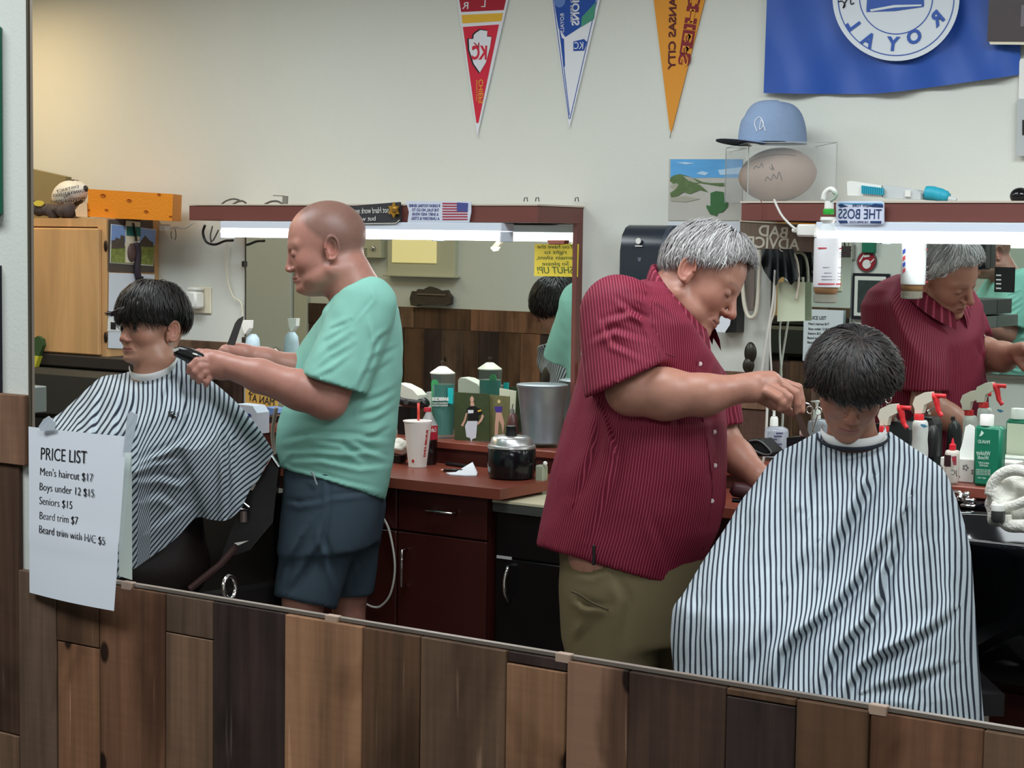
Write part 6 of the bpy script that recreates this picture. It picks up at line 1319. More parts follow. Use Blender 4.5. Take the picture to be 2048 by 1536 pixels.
def skin_tint(L, base, o):
    """L local head coords -> colour"""
    lo_ = o.get('lo', 1.0); L = L.copy(); L[:, 2] = np.where(L[:, 2] < -0.03, -0.03+(L[:, 2]+0.03)*lo_, L[:, 2]); c = np.tile(lin(base), (len(L), 1)); sy = np.abs(L[:, 1])
    def bl(w, col): nonlocal c; w = np.clip(w, 0, 1)[:, None]; c = c*(1-w)+lin(col)*w
    red = tuple(int(v*k) for v, k in zip(base, (1.0, 0.80, 0.80)))
    bl(0.55*np.exp(-(((L[:, 0]-0.108)/0.018)**2+(sy/0.02)**2+((L[:, 2]+0.034)/0.02)**2)), red)
    bl(0.35*np.exp(-(((L[:, 0]-0.06)/0.03)**2+((sy-0.045)/0.02)**2+((L[:, 2]+0.03)/0.025)**2)), red)
    bl(0.6*np.exp(-(((L[:, 0]+0.014)/0.02)**2+((sy-0.084)/0.010)**2+((L[:, 2]+0.006)/0.035)**2)), red)
    lips = np.exp(-(((L[:, 2]+0.0685)/0.0085)**4+(sy/0.023)**4))*(L[:, 0] > 0.076); bl(0.75*lips, o.get('lip', (170, 98, 92)))
    bl(0.8*np.exp(-(((L[:, 2]+0.0686)/0.0014)**2))*(sy < 0.022)*(L[:, 0] > 0.077), (80, 40, 38))
    bl(0.45*np.exp(-(((L[:, 0]-0.082)/0.014)**2+((sy-0.031)/0.018)**2+((L[:, 2]+0.004)/0.012)**2)), tuple(int(v*0.72) for v in base))
    if not o.get('open'): bl(0.8*np.exp(-(((L[:, 2]+0.0064)/0.0013)**2))*(np.abs(sy-0.031) < 0.013)*(L[:, 0] > 0.07), (60, 36, 32))
    brow = np.exp(-(((L[:, 2]-0.0215-0.004*np.sin(np.clip((sy-0.012)/0.035, 0, 1)*PI))/0.0036)**2))*(sy > 0.010)*(sy < 0.050)*(L[:, 0] > 0.045); bl(o.get('browk', 0.5)*brow, o.get('brow', (90, 66, 54)))
    if o.get('stub'):
        top = o['stub'](L); bl(top, o['stubcol'])
    return c
def frame(f, u):
    f = np.asarray(f, float); f /= np.linalg.norm(f); u = np.asarray(u, float); u = u-f*(u@f); u /= np.linalg.norm(u); return np.array([f, np.cross(u, f), u]).T
UPV = -DN
HV = lambda v: v*np.array([1, 1, 0])/np.linalg.norm(v*np.array([1, 1, 0]))
RH, FH, UZ = HV(RT), HV(FW), np.array([0, 0, 1.0])
def make_head(parent, C, R, s, base, o, neck, h=0.0022):
    """neck: list of (world point, radius) from inside the head down to the trunk"""
    nk = [((R.T@(np.asarray(p)-C))/s, r/s) for p, r in neck]
    def fn(P):
        d = head_d(P, o); e = chain(P, [a for a, _ in nk], [r for _, r in nk], 0.02); return smin(d, e, 0.022)
    lo = np.array([-0.125, -0.098, -0.135]); hi = np.array([0.135, 0.098, 0.132])
    for a, r in nk: lo = np.minimum(lo, a-r*0.9); hi = np.maximum(hi, a+r*0.9)
    V, F = nets(fn, lo, hi, h); V = smooth_mesh(V, F, 1, 0.4)
    col = skin_tint(V, base, o); W = C+(V*s)@R.T
    return W, F, col
def to_world(C, R, s, L): return C+(np.asarray(L)*s)@R.T
def arm_mesh(arm, hand, h=0.0034, base=(200, 150, 130), hairy=None):
    """arm: (pts, radii); hand: list of (pts, radii, k)"""
    def fn(P):
        d = chain(P, arm[0], arm[1], 0.02)
        for pts, rad, k in hand: d = smin(d, chain(P, pts, rad, 0.003), k)
        return d
    allp = np.vstack([arm[0]]+[p for p, _, _ in hand]); rmax = max(arm[1])
    V, F = nets(fn, allp.min(0)-rmax*1.05, allp.max(0)+rmax*1.05, h); V = smooth_mesh(V, F, 1, 0.4)
    return V, F, np.tile(lin(base), (len(V), 1))
def merge(parts):
    Vs, Fs, Cs, n = [], [], [], 0
    for V, F, c in parts: Vs.append(V); Fs.append(F+n); Cs.append(c); n += len(V)
    return np.vstack(Vs), np.vstack(Fs), np.vstack(Cs)
def stack(rows, d0, axis=RH, vaxis=FH, rot=0.0):
    """rows: (py, xL, xR, halfdepth[, ddepth]) in px at depth d0 -> function of P"""
    Z, CX, A, Bb, CV = [], [], [], [], []
    ax = axis*math.cos(rot)+vaxis*math.sin(rot); vx = -axis*math.sin(rot)+vaxis*math.cos(rot)
    for r in rows:
        y, xl, xr, b = r[:4]; dd = r[4] if len(r) > 4 else 0.0; p0, p1 = at(xl, y, d0+dd), at(xr, y, d0+dd); c = (p0+p1)/2
        Z.append(c[2]); CX.append(c@ax); CV.append(c@vx); A.append(np.linalg.norm(p1-p0)/2); Bb.append(b)
    o = np.argsort(Z); Z, CX, A, Bb, CV = [np.array(v)[o] for v in (Z, CX, A, Bb, CV)]
    axf, vxf = ax.astype(f32), vx.astype(f32)
    def fn(P):
        z = P[..., 2]; cx = np.interp(z, Z, CX); a = np.interp(z, Z, A); b = np.interp(z, Z, Bb); cv = np.interp(z, Z, CV)
        u = (P@axf-cx)/a; v = (P@vxf-cv)/b; d = (np.sqrt(u*u+v*v)-1)*np.minimum(a, b)*0.9
        return np.maximum(d, np.maximum(z-Z[-1], Z[0]-z))
    return fn
def plane3(p, q, r_, flip=1):
    """half-space through three world points"""
    n = np.cross(np.asarray(q)-p, np.asarray(r_)-p); n /= np.linalg.norm(n); n *= flip; c = float(n@p); nf = n.astype(f32); return lambda P: P@nf-c
# ---------------------------------------------------------------- hair
def hair_strands(name, parent, C, R, s, ell, ang, n, m, width, lift, seed=1, theta0=(0.05, 0.85), seg=8, swirl=0.15, flick=None, crown=(0.0, 0.0), jit=0.004, kind='stuff', frange=(0, 2*PI), droop=0.0, uv=None, rag=4):
    """ribbons running from the crown over an ellipsoid; ang(phi)->end polar angle (deg)"""
    r = np.random.default_rng(seed); c0, rad = np.array(ell[0]), np.array(ell[1]); V = []; F = []; mi = []
    ms = m if isinstance(m, (list, tuple)) else [m]
    for i in range(n):
        ph = r.uniform(*frange); te = math.radians(ang(ph)+r.normal()*rag); t0 = math.radians(r.uniform(*theta0)*math.degrees(te)); t0 = min(t0, te*0.93)
        w = width*r.uniform(0.6, 1.5); l = lift*r.uniform(0.3, 1.0); ln = min(te, t0+math.radians(r.uniform(30, 75))); ps = ph+r.normal()*0.05; base = len(V); a0 = r.uniform(0, 6)
        pts = []
        for k in range(seg+1):
            t = k/seg; th = t0+(ln-t0)*t; p_ = ps+swirl*t+0.05*math.sin(a0+t*3)
            q = np.array([math.sin(th)*math.cos(p_), math.sin(th)*math.sin(p_), math.cos(th)]); q = q+np.array([crown[0], crown[1], 0])*(1-t)*0.3; q /= np.linalg.norm(q)
            P = c0+q*rad*(1+l/0.1*math.sin(t*PI*0.75)*0.55)+r.normal(size=3)*jit*0.12
            if flick and k > seg-3: P = P+flick(ph, th, (k-seg+3)/3, r)
            P[2] -= droop*t*t
            pts.append(P)
        pts = np.array(pts); T = np.gradient(pts, axis=0)
        for k in range(seg+1):
            nrm = (pts[k]-c0)/rad; sd = np.cross(T[k], nrm); sd /= np.linalg.norm(sd)+1e-9; ww = w*(1-(k/seg)**2.2)*0.5+0.0002
            V += [pts[k]-sd*ww, pts[k]+nrm/np.linalg.norm(nrm)*ww*0.35, pts[k]+sd*ww]
        for k in range(seg):
            a = base+k*3; F += [(a, a+1, a+4, a+3), (a+1, a+2, a+5, a+4)]; mi += [i % len(ms)]*2
    W = to_world(C, R, s, np.array(V)); o = mesh(name, W, np.array(F), ms, parent, smooth=True, kind=kind)
    o.data.polygons.foreach_set('material_index', mi); return o
def hair_cap(name, parent, C, R, s, fn, m, h=0.004, lo=(-0.14, -0.12, -0.11), hi=(0.14, 0.12, 0.15), rough=0.002, seed=3):
    V, F = nets(fn, lo, hi, h); V = smooth_mesh(V, F, 2, 0.5); N = vnormals(V, F); V = V+N*(rough*wav(V, 120, seed)+rough*wav(V, 260, seed+1))[:, None]
    return qmesh(name, to_world(C, R, s, V), F, m, parent)
def hairmat(name, col, rough=0.45):
    return mat(name, col, rough, noise=0.25, nscale=90, stretch=(1, 1, 0.3), spec=0.4)
# ================================================================ the four people
# ---------------------------------------------------------------- bald barber in the mint shirt
d1b = 5.32
B1 = thing('person', at(690, 1250, d1b)*[1, 1, 0], 'bald man in mint green t-shirt and dark shorts holding clippers and comb', 'person')
R1 = frame(-RT*math.cos(math.radians(11))-UPV*math.sin(math.radians(11))-FW*0.10, UPV); s1 = 1.17
ear = at(664, 498, d1b-0.08); C1 = ear-R1@(np.array([-0.014, 0.078, -0.008])*s1)
sk1 = (178, 126, 112)
def stub1(L):
    w = np.clip((L[:, 2]-0.028+0.55*np.clip(L[:, 0]-0.02, -0.2, 0.2)*-1*-1)/0.02, 0, 1)
    hl = L[:, 2]-(-0.030+np.clip(L[:, 0]+0.03, 0, 1)*1.15); hl = np.clip(hl/0.018, 0, 1)*np.clip((0.052-L[:, 0])/0.02, 0, 1)
    return 0.62*hl
o1 = dict(lo=1.26, nose=0.925, fat=0.006, jowl=True, bag=True, stub=stub1, stubcol=(92, 74, 66), brow=(120, 90, 78), browk=0.4, lip=(160, 100, 94))
nk1 = [(to_world(C1, R1, s1, (-0.03, 0, -0.03)), 0.062), (at(694, 548, d1b), 0.066), (at(712, 590, d1b), 0.075), (at(725, 640, d1b), 0.09)]
hW, hF, hC = make_head(B1, C1, R1, s1, sk1, o1, nk1)
P3 = lambda *a: np.array([at(x, y, d) for x, y, d in a])
dn = d1b-0.19
armN = (P3((742, 640, dn+0.02), (655, 800, dn-0.02), (600, 780, dn-0.03), (520, 752, dn+0.0), (452, 731, dn+0.03)), [0.044, 0.054, 0.054, 0.045, 0.034])
hd_ = dn+0.04
handN = [(P3((452, 731, hd_), (428, 722, hd_), (412, 720, hd_)), [0.032, 0.030, 0.024], 0.015), (P3((440, 722, hd_+0.02), (415, 712, hd_+0.02)), [0.026, 0.020], 0.015), (P3((440, 742, hd_-0.01), (420, 740, hd_-0.01)), [0.026, 0.020], 0.015),
         (P3((415, 708, hd_+0.02), (398, 705, hd_+0.01), (384, 708, hd_), (374, 712, hd_-0.01)), [0.0125, 0.0115, 0.0105, 0.009], 0.006),
         (P3((412, 722, hd_-0.02), (394, 722, hd_-0.03), (382, 733, hd_-0.035), (378, 744, hd_-0.03)), [0.013, 0.0115, 0.0105, 0.009], 0.004),
         (P3((415, 732, hd_-0.02), (400, 734, hd_-0.035), (390, 744, hd_-0.04), (387, 754, hd_-0.03)), [0.013, 0.0115, 0.010, 0.009], 0.004),
         (P3((420, 742, hd_-0.015), (407, 745, hd_-0.03), (400, 755, hd_-0.035), (398, 763, hd_-0.03)), [0.012, 0.011, 0.010, 0.009], 0.004),
         (P3((428, 750, hd_-0.01), (418, 756, hd_-0.02), (413, 764, hd_-0.025), (412, 770, hd_-0.02)), [0.011, 0.010, 0.009, 0.008], 0.004)]
df = d1b+0.12
armF = (P3((690, 660, df), (640, 742, df+0.02), (590, 738, df), (530, 722, df-0.03), (487, 708, df-0.05)), [0.04, 0.046, 0.043, 0.037, 0.030])
hf = df-0.06
handF = [(P3((487, 708, hf), (468, 703, hf), (456, 703, hf)), [0.028, 0.026, 0.02], 0.012),
         (P3((470, 700, hf), (458, 695, hf-0.01), (448, 697, hf-0.015), (442, 702, hf-0.02)), [0.0125, 0.012, 0.0105, 0.009], 0.006),
         (P3((462, 703, hf-0.01), (448, 701, hf-0.02), (440, 707, hf-0.02), (440, 714, hf-0.01)), [0.012, 0.011, 0.010, 0.009], 0.004),
         (P3((462, 710, hf-0.01), (448, 709, hf-0.02), (441, 716, hf-0.02), (442, 723, hf-0.01)), [0.012, 0.011, 0.010, 0.009], 0.004),
         (P3((464, 717, hf-0.005), (452, 718, hf-0.02), (446, 724, hf-0.02), (447, 730, hf-0.01)), [0.0115, 0.0105, 0.0095, 0.0085], 0.004),
         (P3((468, 722, hf), (458, 725, hf-0.01), (452, 730, hf-0.01), (453, 735, hf)), [0.010, 0.0095, 0.009, 0.008], 0.004)]
trunk1 = stack([(580, 680, 768, 0.13), (620, 655, 792, 0.19), (700, 632, 795, 0.17), (800, 590, 788, 0.16), (860, 566, 782, 0.16), (940, 580, 768, 0.16), (1000, 590, 760, 0.16)], d1b)
legs1 = [(P3((640, 990, d1b-0.08), (606, 1200, d1b-0.09), (612, 1330, d1b-0.09), (640, 1560, d1b-0.05)), [0.070, 0.057, 0.050, 0.040]), (P3((712, 990, d1b+0.10), (697, 1190, d1b+0.12), (700, 1330, d1b+0.12), (700, 1560, d1b+0.14)), [0.070, 0.052, 0.046, 0.040])]
def floorfix(L): L[0][3][2] = 0.09; return L
for L in legs1: L[0][3][2] = 0.10
def body1(P):
    d = trunk1(P)
    for pts, r in legs1: d = smin(d, chain(P, pts, r, 0.02), 0.03)
    for pts, r in legs1:
        a = pts[3]; d = smin(d, s_cap(P, a+[0, 0, -0.03], a+HV(-RT)*0.17-[0, 0, 0.055], 0.045, 0.035), 0.02)
    return d
tV, tF = nets(body1, (at(640, 900, d1b-0.3).min()*0+np.array([C1[0]-0.35, C1[1]-0.42, 0.0])), (C1[0]+0.55, C1[1]+0.45, 1.62), 0.013)
parts = [(hW, hF, hC), arm_mesh(armN, handN, base=sk1), arm_mesh(armF, handF, base=sk1), (tV, tF, np.tile(lin(sk1), (len(tV), 1)))]
V, F, C = merge(parts); qmesh('body', V, F, M_skin, B1, C)
M_stub = hairmat('brown_stubble', (112, 94, 86), 0.8)
hair_strands('hair', B1, C1, R1, s1, ((-0.010, 0, 0.033), (0.0975, 0.0765, 0.0865)), lambda p: 62+50*((1-math.cos(p))/2)**0.8, 5000, M_stub, 0.0009, 0.0015, 5, theta0=(0.02, 0.97), seg=2, swirl=0.02) if False else None
# shirt
M_mint = mat('mint_jersey', (134, 190, 176), 0.75, bump=0.06, bscale=500, spec=0.25)
rows1 = [(556, 700, 752, 0.09), (572, 684, 772, 0.135), (590, 668, 787, 0.175), (620, 648, 799, 0.205), (660, 636, 804, 0.20), (700, 624, 806, 0.185), (740, 607, 806, 0.18), (780, 586, 802, 0.18), (820, 565, 797, 0.18), (850, 556, 794, 0.18), (880, 553, 790, 0.178), (910, 554, 787, 0.176), (935, 559, 784, 0.176), (960, 566, 779, 0.176), (1010, 572, 768, 0.176)]
tor = stack(rows1, d1b)
shN = (P3((732, 612, dn+0.05), (655, 800, dn-0.02)), [0.088, 0.098]); shF = (P3((715, 625, df), (625, 755, df+0.02)), [0.085, 0.085])
cutN = plane3(at(594, 745, dn), at(711, 783, dn), at(594, 745, dn+0.2)); cN = 1 if cutN(np.array([at(655, 830, dn)], f32))[0] > 0 else -1
cutF = plane3(at(590, 745, df), at(660, 770, df), at(590, 745, df+0.2)); cF = 1 if cutF(np.array([at(600, 830, df)], f32))[0] > 0 else -1
hemP = plane3(at(566, 938, d1b), at(764, 999, d1b), at(566, 940, d1b+0.2)); cH = 1 if hemP(np.array([at(660, 1100, d1b)], f32))[0] > 0 else -1
neckP = plane3(at(655, 594, d1b), at(742, 549, d1b), at(655, 594, d1b+0.2)); cK = 1 if neckP(np.array([at(690, 520, d1b)], f32))[0] > 0 else -1
def shirt1(P):
    sl = np.maximum(chain(P, shN[0], shN[1], 0.01), cN*cutN(P)); hol = chain(P, P3((655, 780, dn), (640, 840, dn-0.02)), [0.085, 0.090], 0.01)
    sf = np.maximum(chain(P, shF[0], shF[1], 0.01), cF*cutF(P))
    sl = np.maximum(sl, -np.maximum(hol, -(cN*cutN(P)+0.07)))
    t = np.maximum(tor(P), cH*hemP(P)); t = np.maximum(t, -np.maximum(tor(P)+0.010, -(cH*hemP(P)+0.06)))
    d = smin(smin(t, sl, 0.022), sf, 0.022); nk = chain(P, [p for p, _ in nk1], [r+0.001 for _, r in nk1], 0.01)
    return np.maximum(smax(d, cK*neckP(P), 0.006), -np.maximum(nk, 0-cK*neckP(P)-0.03))
V, F = nets(shirt1, C1+[-0.32, -0.42, -0.95], C1+[0.42, 0.42, 0.03], 0.0062); V = smooth_mesh(V, F, 2, 0.5); N = vnormals(V, F)
fl1 = [([(700, 640), (660, 655), (630, 700)], .006, 6), ([(690, 655), (650, 680), (625, 720)], .007, 7), ([(700, 670), (655, 700), (620, 735)], .007, 8), ([(705, 690), (660, 715), (625, 745)], .006, 7), ([(700, 712), (665, 740), (630, 755)], .005, 6),
       ([(742, 640), (752, 680), (745, 710), (735, 735), (713, 780)], .010, 6), ([(790, 655), (760, 675), (745, 695)], .008, 6), ([(800, 690), (765, 705), (742, 715)], .007, 6), ([(790, 715), (760, 735), (730, 745)], .005, 6),
       ([(795, 770), (760, 790), (720, 800)], .006, 7), ([(795, 790), (755, 815), (720, 825)], .008, 7), ([(785, 820), (750, 840), (722, 845)], .007, 6), ([(780, 850), (750, 868), (720, 875)], .007, 6), ([(560, 885), (620, 870), (700, 872), (780, 880)], .009, 7), ([(565, 905), (630, 900), (700, 905), (775, 900)], .008, 6),
       ([(575, 920), (640, 918), (720, 935), (775, 930)], .009, 6), ([(570, 932), (620, 945), (690, 965), (760, 980)], .007, 5), ([(700, 880), (745, 905), (780, 915)], .009, 6), ([(620, 880), (680, 890), (730, 925)], .006, 6), ([(590, 905), (570, 925), (585, 935)], .008, 5), ([(712, 640), (745, 600), (740, 570)], .004, 4)]
V, _ = folds(V, N, fl1); V = V+N*(0.0022*wav(V, 38, 7)+0.0012*wav(V, 90, 8))[:, None]
sh = qmesh('shirt', V, F, M_mint, B1)
def seam(px, d, m, parent, r=0.0022, name='seam'): return B().tube(spline(np.array([at(x, y, d) for x, y in px]), 6), r, n=6).build(name, m, parent, smooth=True)
# shorts
M_sh = mat('slate_shorts', (62, 76, 88), 0.8, bump=0.1, bscale=400, spec=0.2)
trs = stack([(900, 575, 772, 0.165), (945, 567, 772, 0.17), (1000, 572, 764, 0.175), (1060, 568, 756, 0.18), (1110, 560, 750, 0.18)], d1b)
lgN, lgF = (P3((655, 1010, d1b-0.05), (604, 1230, d1b-0.09)), [0.115, 0.088]), (P3((700, 1010, d1b+0.08), (694, 1230, d1b+0.12)), [0.10, 0.073])
hm1 = plane3(at(548, 1193, d1b-.1), at(656, 1216, d1b-.1), at(548, 1193, d1b+.1)); q1_ = 1 if hm1(np.array([at(600, 1300, d1b)], f32))[0] > 0 else -1
zhf = at(700, 1186, d1b+0.12)[2]
def shorts1(P):
    t = trs(P); a = np.maximum(chain(P, *lgN, 0.01), q1_*hm1(P)); b = np.maximum(chain(P, *lgF, 0.01), zhf-P[..., 2])
    a = np.maximum(a, -np.maximum(chain(P, lgN[0], [0.095, 0.064], 0.01), -(q1_*hm1(P)+0.05))); b = np.maximum(b, -np.maximum(chain(P, lgF[0], [0.08, 0.054], 0.01), -(zhf-P[..., 2]+0.05)))
    zc = at(660, 1085, d1b)[2]; t = np.maximum(t, zc-P[..., 2]); return smin(smin(t, a, 0.05), b, 0.04)
V, F = nets(shorts1, C1+[-0.36, -0.42, -1.35], C1+[0.42, 0.45, -0.62], 0.0075); V = smooth_mesh(V, F, 2, 0.5); N = vnormals(V, F)
fs1 = [([(565, 1002), (600, 1008), (650, 1000)], .008, 6), ([(655, 995), (700, 990), (740, 985)], .006, 6), ([(650, 1040), (640, 1090), (600, 1150), (575, 1185)], .012, 9), ([(645, 1075), (660, 1130), (680, 1190)], .010, 8), ([(620, 1050), (590, 1100), (570, 1140)], .009, 8), ([(600, 1080), (580, 1120), (560, 1170)], .008, 8), ([(700, 1100), (720, 1140), (725, 1180)], .006, 7), ([(655, 950), (655, 1010), (650, 1060)], .005, 6)]
V, _ = folds(V, N, fs1); V = V+N*(0.002*wav(V, 40, 17))[:, None]
so = qmesh('shorts', V, F, M_sh, B1)
seam([(622, 943), (627, 950), (631, 962), (634, 970)], d1b-0.185, mat('grey_drawstring', (150, 156, 162), 0.7), B1, 0.0028, 'drawstring')
B().box(legs1[0][0][3]+[-0.13, -0.11, -0.10], legs1[0][0][3]+[0.10, 0.02, 0.0], 0.03).build('shoe', M_white, B1); B().box(legs1[1][0][3]+[-0.13, -0.08, -0.10], legs1[1][0][3]+[0.10, 0.05, 0.0], 0.03).build('shoe', M_white, B1)
# clippers and comb in his hands (things of their own)
kd = hd_-0.012
clp = thing('hair_clippers', at(372, 712, kd), 'black hair clippers with silver blade held at the boy\'s nape', 'clippers')
B().tube(P3((349, 703, kd), (360, 704, kd), (378, 710, kd), (400, 719, kd), (414, 724, kd)), [0.012, 0.018, 0.021, 0.019, 0.016], n=14).build('housing', mat('graphite_gloss', (30, 30, 32), 0.2), clp, smooth=True)
B().prism(P3((344, 699, kd-.02), (355, 695, kd-.02), (358, 700, kd-.02), (348, 704, kd-.02)), FW*0.03).build('blade', M_chrome, clp); B().prism(P3((386, 705, kd-.022), (396, 708, kd-.022), (394, 711, kd-.022), (385, 708, kd-.022)), FW*0.01).build('lever', M_chrome, clp)
cbm = thing('comb', at(453, 697, hf), 'dark grey barber comb held upright beside the left station mirror', 'comb')
B().prism(P3((451, 697, hf-.02), (470, 646, hf-.02), (476, 638, hf-.02), (487, 632, hf-.02), (485, 642, hf-.02), (470, 688, hf-.02), (463, 698, hf-.02)), FW*0.005).build('spine', mat('dark_grey_comb', (58, 54, 54), 0.45), cbm)
# ---------------------------------------------------------------- silver haired barber in the red shirt
d2 = 4.58
B2 = thing('person', at(1250, 1400, d2)*[1, 1, 0], 'silver haired man in maroon pinstripe shirt and khaki trousers cutting hair on the right', 'person')
tl = math.radians(33)
R2 = frame(RT*math.cos(tl)-UPV*math.sin(tl)-FW*0.34, UPV*math.cos(tl)+RT*math.sin(tl)+FW*0.05); s2h = 1.10
ear2 = at(1375, 540, d2-0.09); C2 = ear2-R2@(np.array([-0.014, -0.078, -0.008])*s2h)
sk2 = (172, 122, 104)
o2_ = dict(cx=0.010, cr=0.008, fat=0.003, jowl=True, bag=True, nose=1.03, brow=(130, 104, 92), browk=0.6, lip=(150, 92, 84), lo=1.04)
nk2 = [(to_world(C2, R2, s2h, (-0.03, 0, -0.03)), 0.060), (at(1352, 590, d2), 0.066), (at(1330, 620, d2), 0.075), (at(1310, 670, d2), 0.09)]
hW, hF, hC = make_head(B2, C2, R2, s2h, sk2, o2_, nk2)
dn2 = d2-0.20
arm2 = (P3((1245, 640, dn2+0.05), (1262, 780, dn2-0.01), (1330, 788, dn2-0.02), (1410, 790, dn2-0.03), (1488, 776, dn2-0.02)), [0.035, 0.058, 0.060, 0.048, 0.032])
h2 = dn2-0.02
hand2 = [(P3((1488, 776, h2), (1520, 768, h2), (1545, 765, h2)), [0.031, 0.030, 0.024], 0.015), (P3((1505, 766, h2+0.02), (1540, 758, h2+0.02)), [0.024, 0.020], 0.015), (P3((1510, 785, h2-0.01), (1535, 782, h2-0.01)), [0.024, 0.018], 0.015),
         (P3((1542, 758, h2+0.025), (1572, 768, h2+0.03), (1596, 776, h2+0.03), (1602, 800, h2+0.025), (1604, 822, h2+0.02)), [0.0125, 0.0115, 0.0115, 0.010, 0.0085], 0.006),
         (P3((1545, 762, h2), (1572, 776, h2-0.005), (1590, 786, h2-0.01), (1595, 808, h2-0.01), (1592, 826, h2-0.005)), [0.013, 0.012, 0.0115, 0.010, 0.0085], 0.004),
         (P3((1542, 774, h2-0.02), (1566, 786, h2-0.03), (1578, 795, h2-0.035), (1574, 812, h2-0.03), (1568, 820, h2-0.025)), [0.0125, 0.0115, 0.0105, 0.0095, 0.008], 0.004),
         (P3((1534, 784, h2-0.03), (1556, 796, h2-0.04), (1564, 806, h2-0.04), (1560, 818, h2-0.035)), [0.0115, 0.0105, 0.0095, 0.008], 0.004),
         (P3((1512, 790, h2+0.02), (1545, 808, h2+0.03), (1570, 818, h2+0.03), (1588, 828, h2+0.02)), [0.016, 0.0135, 0.0115, 0.0095], 0.010)]
d2f = d2+0.12
arm2b = (P3((1395, 730, d2f-0.03), (1440, 880, d2f), (1475, 915, d2f-0.05), (1520, 955, d2f-0.12)), [0.03, 0.05, 0.042, 0.030])
hb = d2f-0.12
hand2b = [(P3((1520, 955, hb), (1545, 968, hb)), [0.029, 0.024], 0.012)]+[(P3((1540, 960+8*k, hb-0.01*k), (1562, 968+8*k, hb-0.015-0.01*k), (1575, 982+8*k, hb-0.01*k)), [0.0115, 0.0105, 0.009], 0.005) for k in range(4)]+[(P3((1525, 955, hb+.02), (1545, 950, hb), (1562, 956, hb-.01)), [0.014, 0.012, 0.010], 0.006)]
trunk2 = stack([(620, 1280, 1360, 0.10), (660, 1215, 1385, 0.13), (760, 1185, 1415, 0.15), (860, 1145, 1435, 0.18), (1000, 1110, 1430, 0.18), (1100, 1130, 1400, 0.16)], d2)
legs2 = [(P3((1215, 1130, d2-0.08), (1222, 1400, d2-0.08), (1228, 1600, d2-0.06), (1235, 1800, d2-0.05)), [0.10, 0.07, 0.06, 0.045]), (P3((1310, 1130, d2+0.10), (1322, 1400, d2+0.12), (1328, 1600, d2+0.12), (1335, 1800, d2+0.14)), [0.10, 0.07, 0.06, 0.045])]
for L in legs2: L[0][3][2] = 0.10
def body2(P):
    d = trunk2(P)
    for pts, r in legs2: d = smin(d, chain(P, pts, r, 0.02), 0.03); a = pts[3]; d = smin(d, s_cap(P, a+[0, 0, -0.03], a+RH*0.17-[0, 0, 0.055], 0.045, 0.035), 0.02)
    return d
tV, tF = nets(body2, (C2[0]-0.62, C2[1]-0.55, 0.0), (C2[0]+0.30, C2[1]+0.45, 1.60), 0.014)
V, F, C = merge([(hW, hF, hC), arm_mesh(arm2, hand2, base=sk2), arm_mesh(arm2b, hand2b, base=sk2), (tV, tF, np.tile(lin(sk2), (len(tV), 1)))]); qmesh('body', V, F, M_skin, B2, C)
# hair: silver, short, combed forward
def hairline2(ph):
    a = abs((ph+PI) % (2*PI)-PI); return np.interp(math.degrees(a), [0, 25, 45, 60, 74, 88, 104, 122, 150, 180], [50, 49, 56, 70, 90, 95, 97, 116, 126, 128])
GH = [hairmat('silver_hair_a', (178, 175, 174), 0.55), hairmat('silver_hair_b', (156, 152, 152), 0.55), hairmat('silver_hair_c', (134, 129, 128), 0.6), hairmat('silver_hair_d', (204, 202, 202), 0.45)]
ellh = ((-0.001, 0, 0.036), (0.095, 0.080, 0.090))
hair_strands('hair_base', B2, C2, R2, s2h, ((-0.001, 0, 0.034), (0.0915, 0.0775, 0.087)), lambda p: hairline2(p)-2, 1500, GH[1:3], 0.010, 0.006, 21, theta0=(0.0, 0.85), seg=5, swirl=0.05)
hair_strands('hair', B2, C2, R2, s2h, ellh, lambda p: hairline2(p)+3, 5600, GH, 0.0020, 0.045, 22, theta0=(0.02, 0.92), seg=6, swirl=0.10, flick=lambda ph, th, t, r: np.array([0.002, 0, 0.0015])*t*(1 if math.cos(ph) > 0.3 else 0))
